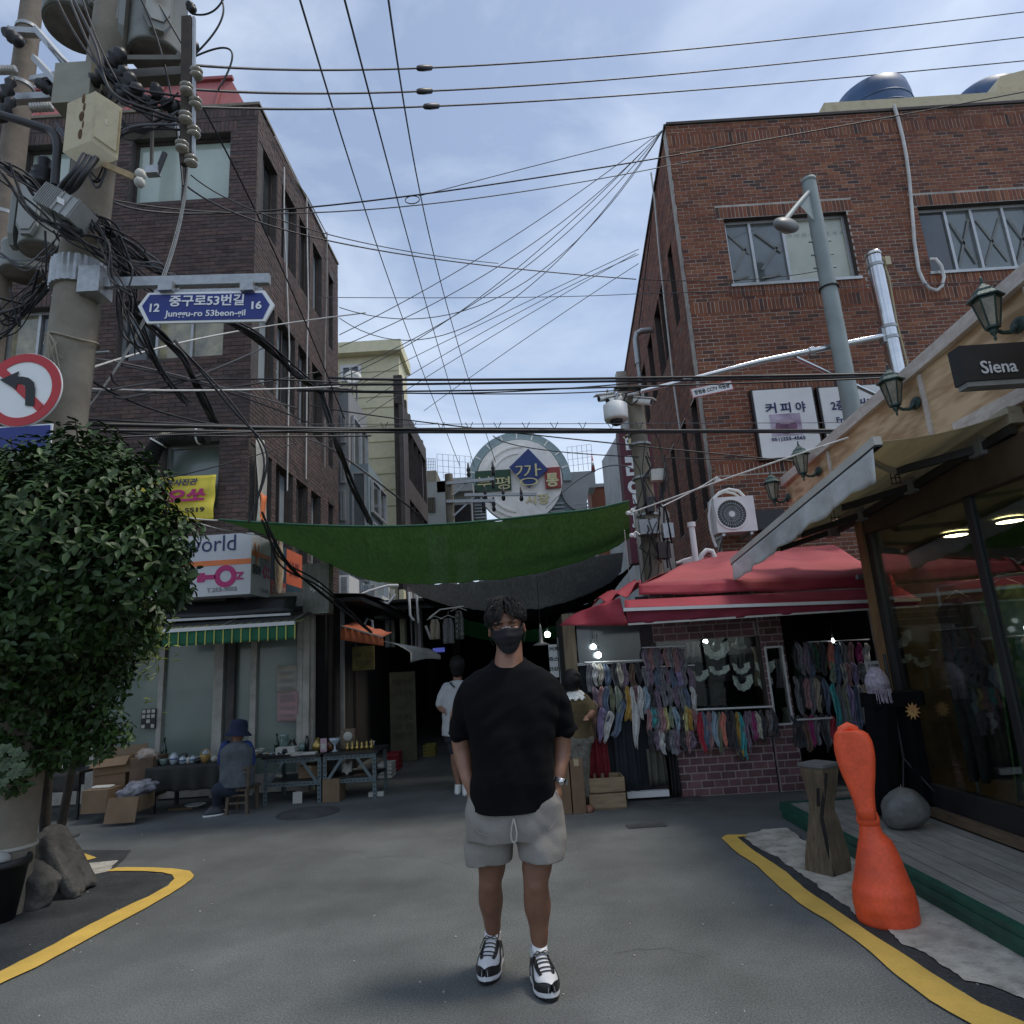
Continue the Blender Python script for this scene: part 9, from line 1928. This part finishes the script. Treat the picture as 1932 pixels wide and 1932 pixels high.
b=MB();b.loft([ering(g(x,y),w_,r_,24,2.3)for x,y,w_,r_ in((432,835,.07,.07),(432,860,.15,.10),(430,900,.20,.12),(430,1000,.19,.13),(425,1150,.185,.14),(425,1290,.19,.145))]);chain(b,[g(345,900),g(305,970),g(285,1035)],[.07,.065,.06],14);chain(b,[g(520,900),g(555,970),g(575,1035)],[.07,.065,.06],14)
o=b.build('t_shirt',GRY,wm);fuse(o,.012,4);displace(o,lambda p:.008*noise.noise(p*6)+.005*noise.noise(p*14))
b=MB();b.loft([ering(g(430,1280),.165,.12,20),ering(g(432,1340),.17,.12,20)]);chain(b,[g(415,1330),g(412,1400)],[.10,.095],14);chain(b,[g(495,1330),g(500,1400,-.05)],[.10,.095],14);fuse(b.build('shorts',JEAN,wm),.014,4)
MB().tube([g(405,895,-.13),g(370,860,-.12),g(385,850,.0),g(400,900,.14)],.010,6).build('bag_strap',BLKM,wm)
for(x,y,dy)in((438,1700,.03),(500,1690,-.08)):MB().tube([g(x,y,dy),g(x,1750,dy)],[.044,.047],14).build('sock',WHITE,wm)
for(x,y,dy)in((436,1775,.02),(500,1755,-.1)):
    q=g(x,y,dy);q.z=.045;MB().loft([ering(q+V((0,yy,zz_)),rx_,rz_,16)for yy,zz_,rx_,rz_ in((0,-.045,.045,.12),(0,-.02,.047,.122),(.0,.01,.042,.10),(-.02,.04,.035,.06))]).build('shoe',WHITE,wm)
# stooping woman
Yg=7.12;g=q3(Yg);wo=fig('w','woman in olive brown top with a white lace collar stooping at the scarves',g(1480,1800))
OLV=mat('olive_brown_top',(.105,.078,.035),.95,var=.15,bump=.2);PTN=mat('patterned_trousers',(.10,.095,.075),.95,col2=(.19,.18,.15),scale=30,bump=.1)
b=MB();b.ball(g(1385,845,.0),.078,.09,.10,20,14);chain(b,[g(1390,880),g(1395,925),g(1410,975)],[.048,.045,.055],14)
chain(b,[g(1500,1005,-.03),g(1555,1070,-.05),g(1535,1130,-.16),g(1500,1150,-.26)],[.05,.042,.035,.025],12);chain(b,[g(1340,1005,.02),g(1320,1090,.0),g(1340,1180,-.1)],[.05,.04,.03],12)
for s_ in range(5):q=g(1498,1150,-.26);chain(b,[q,q+V((-.012*s_+.02,-.03,-.01)),q+V((-.012*s_+.015,-.055,-.025))],[.011,.009,.007],8)
for(x,dx)in((1440,0),(1490,20)):chain(b,[g(x,1700),g(x+8+dx,1790,-.02)],[.035,.035],12)
fuse(b.build('body',SKIN,wo),.011,5)
b=MB();b.ball(g(1378,835,-.02),.102,.11,.12,20,12);b.ball(g(1366,880,-.02),.075,.075,.06,14,8);o=b.build('hair',HAIR,wo);fuse(o,.011,2);displace(o,lambda p:.012*noise.noise(p*18))
b=MB();b.loft([ering(g(x,y,d_),w_,r_,24,2.2)for x,y,w_,r_,d_ in((1405,955,.07,.07,0),(1415,985,.14,.10,0),(1425,1030,.165,.12,0),(1425,1120,.155,.12,.02),(1430,1220,.15,.12,.03),(1432,1310,.165,.13,.03))]);chain(b,[g(1480,1000,-.02),g(1530,1045,-.04),g(1548,1085,-.08)],[.07,.062,.052],14);chain(b,[g(1350,1000),g(1330,1050),g(1322,1100)],[.07,.06,.055],14)
o=b.build('top',OLV,wo);fuse(o,.012,4);displace(o,lambda p:.010*noise.noise(p*7)+.006*noise.noise(p*16))
MB().sheet(lambda u,v:g(1400,960,.0)+V((sin(lerp(-2.6,2.6,u))*(.06+.085*v)+.01,-cos(lerp(-2.6,2.6,u))*(.055+.06*v),.045-.085*v+.012*cos(u*70)*v)),60,5,.005).build('lace_collar',LACE,wo)
b=MB();b.loft([ering(g(1432,1290,.03),.16,.13,20),ering(g(1435,1360,.02),.17,.13,20)]);chain(b,[g(1400,1370),g(1410,1500),g(1430,1640),g(1445,1760)],[.10,.08,.068,.062],14);chain(b,[g(1465,1370),g(1468,1500,-.02),g(1478,1640,-.02),g(1490,1770,-.04)],[.10,.08,.068,.062],14);o=b.build('trousers',PTN,wo);fuse(o,.012,3);displace(o,lambda p:.008*noise.noise(p*9))
for(x,y)in((1440,1790),(1495,1805)):q=g(x,y,-.03);q.z=.035;MB().loft([ering(q+V((.02,-.03,zz_)),rx_,rz_,16)for zz_,rx_,rz_ in((-.035,.05,.11),(-.01,.05,.11),(.02,.04,.08))]).build('shoe',mat('terracotta_shoe',(.22,.10,.07),.7,var=.1,bump=.05),wo)
# seated figure with bucket hat
Ys=8.02;g=lambda x,y,dy=0.0:at(.34*x,1021.5+.34*y,Ys+dy);se=fig('s','seated person in navy bucket hat, grey vest and blue sleeves seen from behind',g(1300,1480))
b=MB();b.ball(g(1322,1060,.02),.08,.09,.10,18,12);chain(b,[g(1318,1085),g(1315,1130),g(1315,1160)],[.05,.05,.07],14)
chain(b,[g(1385,1160,.05),g(1395,1215,.06),g(1388,1265,.12)],[.045,.04,.032],12);chain(b,[g(1240,1160,.05),g(1228,1215,.1),g(1235,1270,.16)],[.045,.04,.032],12)
for s_ in range(5):q=g(1388,1268,.12);chain(b,[q,q+V((-.008*s_,.02,-.025)),q+V((-.008*s_,.03,-.05))],[.010,.009,.007],8)
fuse(b.build('body',SKIN,se),.012,4)
NV=mat('navy_hat_cloth',(.016,.022,.055),.9,var=.15,bump=.15);BLS=mat('blue_sleeve_cloth',(.02,.045,.17),.85,var=.15,bump=.1);VST=mat('grey_vest',(.075,.088,.10),.9,col2=(.11,.125,.14),scale=20,bump=.2)
hq=g(1322,1050,.02);MB().lathe(hq,[(.155,-.055),(.16,-.05),(.105,.0),(.10,.07),(.085,.115),(.03,.13),(.001,.132)],26,ax=(.08,.05,1)).build('bucket_hat',NV,se)
b=MB();b.loft([ering(g(x,y,d_),w_,r_,24,2.3)for x,y,w_,r_,d_ in((1316,1110,.07,.07,0),(1316,1125,.13,.10,0),(1314,1155,.185,.12,0),(1312,1210,.185,.13,.02),(1312,1270,.18,.14,.03),(1312,1330,.19,.15,.04),(1312,1362,.19,.15,.04))]);o=b.build('vest',VST,se);fuse(o,.012,5);displace(o,lambda p:.009*noise.noise(p*8)+.004*noise.noise(p*20))
b=MB();chain(b,[g(1370,1135,.03),g(1388,1180,.05),g(1393,1225,.07)],[.065,.06,.052],14);chain(b,[g(1255,1135,.03),g(1240,1180,.06),g(1230,1225,.1)],[.065,.06,.052],14);fuse(b.build('sleeves',BLS,se),.012,3)
b=MB();chain(b,[g(1330,1365,.08),g(1270,1375,.0),g(1215,1375,-.05),g(1208,1420,.0),g(1205,1460,.02)],[.10,.09,.078,.062,.05],14);chain(b,[g(1330,1365,.15),g(1275,1372,.2),g(1228,1375,.25),g(1218,1430,.25),g(1218,1465,.25)],[.10,.09,.075,.06,.05],14);o=b.build('jeans',mat('dark_blue_jeans',(.022,.030,.05),.9,var=.2,bump=.15),se);fuse(o,.013,4)
for(x,dy)in((1203,.0),(1222,.25)):
    q=g(x,1480,dy);q.z=0;MB().loft([ering(q+V((-.02,-.02,zz_)),rx_,ry_,16,2,None,.5)for zz_,rx_,ry_ in((0.019,.11,.045),(.04,.112,.046),(.065,.085,.042),(.10,.05,.04))]).build('shoe',mat('dark_trainer',(.05,.055,.065),.6,var=.3,bump=.1),se);MB().loft([ering(q+V((-.02,-.02,zz_)),rx_,ry_,16,2,None,.5)for zz_,rx_,ry_ in((0,.118,.048),(.018,.118,.048))]).build('sole',WHITE,se)
# ---------------------------------------------------------------- overhead lines
CB=mat('black_cable',(.014,.014,.016),.5,var=.15,bump=0);CBL=mat('faded_cable',(.10,.10,.11),.7,var=.15,bump=0);ORC=mat('orange_cable',(.50,.16,.06),.6,var=.1,bump=0)
def W1(p0,pm,p1,r,lab,m=None,name='overhead_cable',cat='cable',g='overhead lines',n=26):return wire(at(*p0),at(*pm),at(*p1),r,m or CB,lab,cat,g,n,name)
HV=[(((352,122,4.75),(1090,111,8.5),(2000,14,12.5)),'highest of the three black power lines across the sky'),(((352,168,4.75),(1090,155,8.5),(2000,62,12.5)),'middle one of the three black power lines across the sky'),(((352,201,4.75),(1090,186,8.5),(2000,108,12.5)),'lowest of the three black power lines across the sky')]
def quadx(P,x):  # y and Y on the line at picture x
    a,b_,c_=P;t0=(x-a[0])/(c_[0]-a[0]);return None
for(P,lab),x in zip(HV,(800,801,812)):
    a,m_,c_=(at(*P[0]),at(*P[1]),at(*P[2]))
    # Lagrange curve through the three measured points at their own parameters
    tm=(P[1][0]-P[0][0])/(P[2][0]-P[0][0])
    L=lambda t:a*((t-tm)*(t-1)/((0-tm)*(0-1)))+m_*((t-0)*(t-1)/((tm-0)*(tm-1)))+c_*((t-0)*(t-tm)/((1-0)*(1-tm)))
    o=MB().tube([L(i/40)for i in range(41)],.0115,6).build('power_line',CB);tag(o,lab,'cable','power lines across the sky')
    best=min(range(401),key=lambda i:abs(proj(L(i/400))[0]-x));q=L(best/400);q2=L(min(1,best/400+.02));d=(q2-q).normalized()
    t=thing('line_sleeve','black sleeve clamped on the '+lab.split(' of ')[0].replace(' one','')+' power line','sleeve',q,'sleeves on the power lines')
    MB().tube([q-d*.14,q-d*.10,q-d*.02,q+d*.12,q+d*.16],[.012,.034,.040,.034,.012],10).build('body',BLKM,t);MB().tube([q-d*.12,q-d*.05+V((0,0,.03)),q+d*.08+V((0,0,.03)),q+d*.14],.012,6).build('jumper',BLKM,t)
for P,lab in((((560,-20,4.2),(700,430,10.0),(868,880,20)),'left one of three lines converging down the alley'),(((645,-20,4.2),(775,470,10.5),(895,880,20)),'middle one of three lines converging down the alley'),(((730,-20,4.2),(800,400,9.5),(935,872,20)),'right one of three lines converging down the alley')):
    a,m_,c_=(at(*p)for p in P);o=MB().tube([a*((t-.28)*(t-1)/.28)+m_*(t*(t-1)/(.28*-.72))+c_*(t*(t-.28)/.72)for t in[i/40 for i in range(41)]],.010,5).build('alley_line',CB);tag(o,lab,'cable','lines running down the alley')
# fan of cords from the top corner of the red brick block
top=(1252,244,9.9)
fan=[((640,632,9.3),(960,452,9.7)),((640,655,9.3),(990,470,9.7)),((640,705,9.4),(990,505,9.7)),((560,742,9.2),(900,565,9.7)),((640,580,9.3),(970,545,9.7)),((640,600,9.4),(930,590,9.7))]
for i,(e,m_)in enumerate(fan):W1(e,m_,top,.007,ORD[i]+' from the top of the thin cords fanning out from the red brick roof corner',CBL,'thin_cord','cord','cords from the roof corner')
W1((790,370,9.9),(1020,310,9.9),(1240,255,9.9),.007,'faint straight cord rising to the red brick roof corner',CBL,'thin_cord','cord')
for i,(e,m_,t_)in enumerate((((640,745,11.5),(900,615,10.5),(1205,470,10.2)),((690,760,11.5),(960,600,10.5),(1205,480,10.2)),((800,775,13),(990,640,11),(1205,497,10.2)),((600,845,9.4),(920,640,10),(1200,478,10.2)))):W1(e,m_,t_,.006,ORD[i]+' of the faint cords rising to the middle of the red brick side wall',CBL,'thin_cord','cord','faint cords to the side wall')
W1((200,372,5.2),(830,362,7.6),(1960,168,9.6),.010,'black line sagging from the concrete pole to the far upper right',CB)
W1((215,378,5.2),(760,390,7.6),(1300,305,9.9),.008,'second black line just below the one to the upper right',CB)
b=MB();q=at(778,377,7.65);b.tube([q+V((.095*cos(a),.02*sin(a),.075*sin(a)))for a in[2*pi*k/24 for k in range(25)]],.007,6);tag(b.build('cable_loop',CB),'small coiled loop hanging on the black line in mid sky','cable')
W1((345,345,5.0),(700,470,7.5),(1200,527,10.1),.009,'thin black line from the insulator rack down to the red brick side',CB)
W1((360,330,5.0),(630,445,6.5),(940,497,9.5),.006,'thin line close above the one ending on the red brick side',CB)
W1((354,150,4.75),(520,480,7.0),(650,790,9.0),.009,'thin black line running steeply down past the plum brick corner',CB)
W1((600,561,9.3),(980,561,9.8),(1205,554,10.1),.006,'level thin line across the middle sky',CBL)
W1((1205,554,10.1),(1500,545,9.9),(1960,527,9.9),.007,'thin line crossing the red brick front below the windows',CBL)
W1((1205,527,10.1),(1400,528,9.9),(1560,508,9.9),.007,'thin drooping line under the left window of the red brick front',CB)
# thick bundles across at two heights
for i,(P,r)in enumerate(((((620,712,8.9),(980,716,8.6),(1950,700,8.3)),.020),(((600,726,8.9),(1000,722,8.6),(1950,706,8.3)),.018),(((560,735,8.9),(940,736,8.6),(1700,712,8.3)),.013),(((600,728,8.9),(860,742,8.7),(1250,718,8.5)),.010),(((560,738,8.9),(1000,743,8.6),(1195,731,8.8)),.009))):W1(*P,r,ORD[i]+' of the upper bundle of black cables crossing the street',g='upper cable bundle')
for i,(P,r)in enumerate(((((160,800,5.2),(900,812,8.2),(1600,812,8.2)),.022),(((180,812,5.2),(900,816,8.2),(1600,815,8.2)),.016),(((220,825,5.2),(900,808,8.2),(1590,818,8.2)),.010),(((160,790,5.2),(560,806,7.4),(1000,812,8.4)),.012))):W1(*P,r,ORD[i]+' of the lower bundle of black cables crossing the street',g='lower cable bundle')
W1((560,800,8.0),(900,800,8.4),(1700,797,8.4),.005,'very thin line with small clips above the lower cable bundle',CBL)
b=MB()
for k in range(11):q=at(lerp(725,1260,k/10),806,8.3);b.tube([q+V((-.05,0,.07)),q+V((-.015,0,.0)),q+V((0,0,-.03)),q+V((.015,0,.0)),q+V((.05,0,.07))],.005,5)
tag(b.build('cable_clips',CB,kind='stuff'),'small black forked clips along the lower cable bundle','clips')
W1((584,765,9.0),(930,812,8.8),(1600,880,8.6),.010,'black cable slanting down from the plum brick corner to the right',CB)
W1((930,822,8.8),(1200,862,8.8),(1950,865,8.5),.008,'black cable below the lower bundle towards the white lantern board',CB)
W1((1030,960,24),(1100,900,14),(1195,886,9),.010,'grey cable looping from the market arch to the concrete pole',CBL)
W1((160,895,5.3),(300,905,7.0),(560,835,9.1),.008,'thin cable along the plum brick front above the hose',CB)
for i,P in enumerate((((210,705,5.2),(340,740,6.6),(600,702,9.1)),((210,735,5.2),(420,715,7.2),(640,722,9.0)),((155,742,5.1),(360,733,6.8),(640,735,9.0)),((160,710,5.1),(400,800,6.8),(640,812,9.0)),((150,790,5.1),(300,820,6.5),(700,822,8.8)),((215,748,5.2),(330,725,6.5),(500,655,9.1)),((150,680,5.1),(300,700,6.5),(560,770,9.1)),((230,690,5.3),(430,740,7.4),(600,805,9.0)))):W1(*P,R.uniform(.007,.013),ORD[i]+' of the slack cables strung in front of the plum brick wall',[CB,CBL][i%4==2],g='slack cables before the plum brick wall')
W1((155,700,5.1),(420,630,8.2),(690,590,9.6),.011,'pale rising cable in front of the second floor windows',WCORD)
W1((155,733,5.1),(430,736,7.0),(660,728,9.0),.010,'pale level cable in front of the plum brick wall',WCORD)
W1((430,810,7.2),(460,808,7.4),(500,810,7.7),.014,'short orange length of cable on the lower bundle',ORC)
for i,(x0,x1)in enumerate(((360,262),(357,256),(353,250))):W1((x0,200+8*i,4.8),((x0+x1)/2+2+8*i,500,5.2),(x1-100+6*i,775,5.4),.005,ORD[i]+' of three straight pale guy wires running down past the street sign',WCORD,'guy_wire','guy wire','pale guy wires by the pole')
# cable bundles at the pole
Rb=random.Random(9)
def bundle(pts,k,spread,rr,lab,nm='cable_bundle',m=None):
    t=thing(nm,lab,'cable bundle',at(*pts[0]));P0=[at(*p)for p in pts]
    for i in range(k):
        ofs=[V((Rb.gauss(0,spread),Rb.gauss(0,spread*.7),Rb.gauss(0,spread)))for _ in P0]
        Q=[p+o*(1 if 0<j<len(P0)-1 else .8)for j,(p,o)in enumerate(zip(P0,ofs))]
        pp=[spline(Q,s_/(len(Q)*6))for s_ in range(len(Q)*6+1)]
        MB().tube(pp,Rb.uniform(*rr),5).build('cable',m or(CB if Rb.random()<.85 else CBL),t)
bundle([(-30,290,4.3),(40,335,4.5),(85,370,4.6),(125,395,4.6)],9,.030,(.009,.016),'bundle of black cables arriving from the left edge at the splice box')
bundle([(150,400,4.7),(190,425,4.8),(235,470,5.2),(290,505,6.0),(330,525,6.6)],12,.045,(.007,.014),'tangled bundle of black cables leaving the splice box to the right')
bundle([(250,590,5.2),(300,625,5.8),(345,680,6.4),(385,760,7.2),(420,820,7.8)],7,.025,(.008,.014),'black cable bundle running down in front of the second floor window')
bundle([(410,598,6.6),(480,635,7.4),(560,705,8.4),(610,740,8.9)],8,.03,(.009,.015),'thick black cable bundle passing behind the street sign')
bundle([(600,728,8.9),(622,790,8.9),(640,840,9.0),(665,910,9.6),(700,988,10.2)],7,.035,(.009,.016),'black cable bundle dropping along the alley corner of the plum brick block')
bundle([(232,480,5.1),(225,560,5.1),(245,620,5.1),(270,660,5.2)],8,.05,(.005,.011),'loose black cables hanging right of the concrete pole above the street sign')
bundle([(185,420,4.7),(200,470,4.75),(215,520,4.8),(240,545,4.8)],7,.07,(.004,.009),'loose looping wires over the grey street sign arm')
bundle([(-20,560,5.2),(20,600,5.3),(60,570,5.4),(100,520,5.2)],8,.08,(.006,.012),'messy black wires left of the concrete pole behind the round sign')
bundle([(-10,640,5.4),(30,600,5.4),(80,560,5.3),(110,480,5.2)],6,.09,(.005,.010),'second messy group of wires left of the concrete pole')
bundle([(500,975,6.4),(540,1060,7.0),(610,1110,8.2),(700,1190,9.6)],4,.03,(.008,.013),'black cables sloping down in front of the cafe sign')
bundle([(470,985,6.2),(500,860,6.2),(440,760,6.0),(330,640,5.8)],2,.02,(.008,.012),'pair of thick black cables curving up from the cafe sign to the street sign')
bundle([(105,240,5.0),(150,300,4.75),(185,340,4.7),(230,250,4.6),(340,235,4.7)],4,.03,(.007,.012),'black leads looping between the pole top and the insulator rack')
bundle([(0,330,4.4),(60,390,4.5),(130,440,4.6),(200,470,4.8),(300,560,5.6)],6,.05,(.006,.012),'second slack cable bundle passing below the splice box')
bundle([(215,440,4.9),(245,520,5.1),(262,610,5.4),(300,690,6.0),(352,760,6.8)],6,.035,(.007,.013),'black cables dropping from the splice box past the left end of the street sign')
bundle([(130,-10,4.8),(175,80,4.7),(215,175,4.65),(290,215,4.65),(345,232,4.7)],2,.02,(.010,.014),'thick black cables sweeping down across the transformers to the insulator rack')
bundle([(210,150,4.8),(260,185,4.7),(310,190,4.7),(345,180,4.7)],5,.06,(.006,.011),'tangled leads below the right transformer')
bundle([(95,90,6.5),(150,150,5.4),(190,205,4.8),(230,160,4.8)],4,.05,(.006,.010),'black leads crossing between the brown pole and the concrete pole')
bundle([(180,150,5.0),(215,220,4.75),(260,250,4.7),(345,215,4.7)],4,.04,(.006,.010),'dark leads sagging under the top transformers')
bundle([(-10,470,6.8),(40,500,6.6),(100,470,5.6),(120,430,5.2)],4,.05,(.006,.010),'loose wires between the two concrete poles below the transformers')
W1((584,830,9.2),(620,845,9.2),(660,870,10),.012,'short pale looped pipe end at the alley corner',CBL)
W1((660,870,10),(740,930,10),(805,985,10.5),.016,'thick black hose sloping down between the cream building and the nets',CB)
for i,P in enumerate((((345,350,4.9),(310,120,4.9),(250,-30,4.7)),((380,150,4.9),(330,60,4.9),(270,-40,4.8)),((340,230,4.8),(200,140,4.7),(100,-20,4.6)),((345,245,4.8),(240,180,4.7),(150,-20,4.6)),((365,105,4.9),(420,30,4.9),(400,-20,4.9)),((362,26,4.9),(400,22,4.9),(425,-10,4.9)),((360,110,4.9),(435,95,5.0),(412,170,5.0)))):W1(*P,.009,ORD[i]+' of the dropping lead wires around the two top transformers',g='transformer leads')
t=thing('feed_pipe','thick black bent pipe from the left edge down to the cable termination','pipe',at(100,350,4.7));MB().tube([spline([at(x,y,4.75)for x,y in((-40,205),(20,222),(70,238),(100,250),(108,275),(106,310),(103,350))],k/30)for k in range(31)],.034,10).build('pipe',BLKM,t)
for i,(x,y)in enumerate(((160,292),(170,296),(182,298))):
    P=[at(x,y,4.55),at(x-18-2*i,y+30,4.5),at(x-40,y+55,4.55),at(108+8*i,362+2*i,4.7)];tag(MB().tube([spline(P,k/20)for k in range(21)],.024,8).build('feeder_cable',BLKM),ORD[i]+' thick black cable curving out of the bottom of the beige meter box','cable','thick cables of the meter box')
# white ropes of the green net
W1((1190,968,7.2),(1380,900,6.4),(1600,826,5.4),.009,'white rope from the green net up to the shop fascia',WCORD,'rope','rope','white ropes of the nets')
W1((1250,955,8.0),(1310,925,8.0),(1352,900,8.0),.008,'short white rope knotted near the air conditioner',WCORD,'rope','rope','white ropes of the nets')
W1((345,975,7.0),(380,980,7.05),(415,982,7.1),.008,'white cord tying the left corner of the green net',WCORD,'rope','rope','white ropes of the nets')
W1((370,985,7.0),(440,1003,7.3),(520,1012,8),.005,'thin white cord below the left corner of the green net',WCORD,'rope','rope','white ropes of the nets')
W1((1178,1000,7.3),(1184,1060,7.6),(1190,1110,7.9),.005,'thin white cord hanging from the right end of the green net',WCORD,'rope','rope','white ropes of the nets')
for i,(x,y)in enumerate(((1185,968),(1192,1010))):q=at(x,y,7.2);tag(MB().ball(q,.03,.02,.025,8,6).tube([q,q+V((.05,0,.04)),q+V((.09,0,.0))],.008,5).build('rope_knot',WHITE,kind='stuff'),['upper','lower'][i]+' white knot at the right end of the green net','knot')
q=at(1353,905,8.0);b=MB()
for k in range(6):b.tube([q+V((R.uniform(-.05,.05),0,R.uniform(-.02,.04)))for _ in range(4)],.008,5)
tag(b.build('rope_knot',WCORD,kind='stuff'),'tangled white rope knot above the air conditioner','knot')
# weathered vertical cords on the alley side of the plum brick block
for i,(pts,m_)in enumerate(((((1562,930),(1560,1200),(1572,1450),(1590,1932)),WCORD),(((1688,1090),(1692,1400),(1697,1700),(1690,1932)),WCORD),(((1802,1290),(1800,1600),(1790,1932)),CORD),(((1510,760),(1560,860),(1620,990),(1690,1090),(1800,1300)),WCORD))):
    P_=[LS.p(*LS.hit(*Z1(x,y)),.05)for x,y in pts]
    if i<3:e=P_[-1].copy();P_.append(V((e.x,e.y,e.z-2.6)))
    tag(MB().tube(P_,.014,6).build('wall_cable',m_),('first','second','third','topmost sloping')[i]+' pale cable from the corner on the alley side of the plum brick block','cable','pale cables on the plum brick side wall')
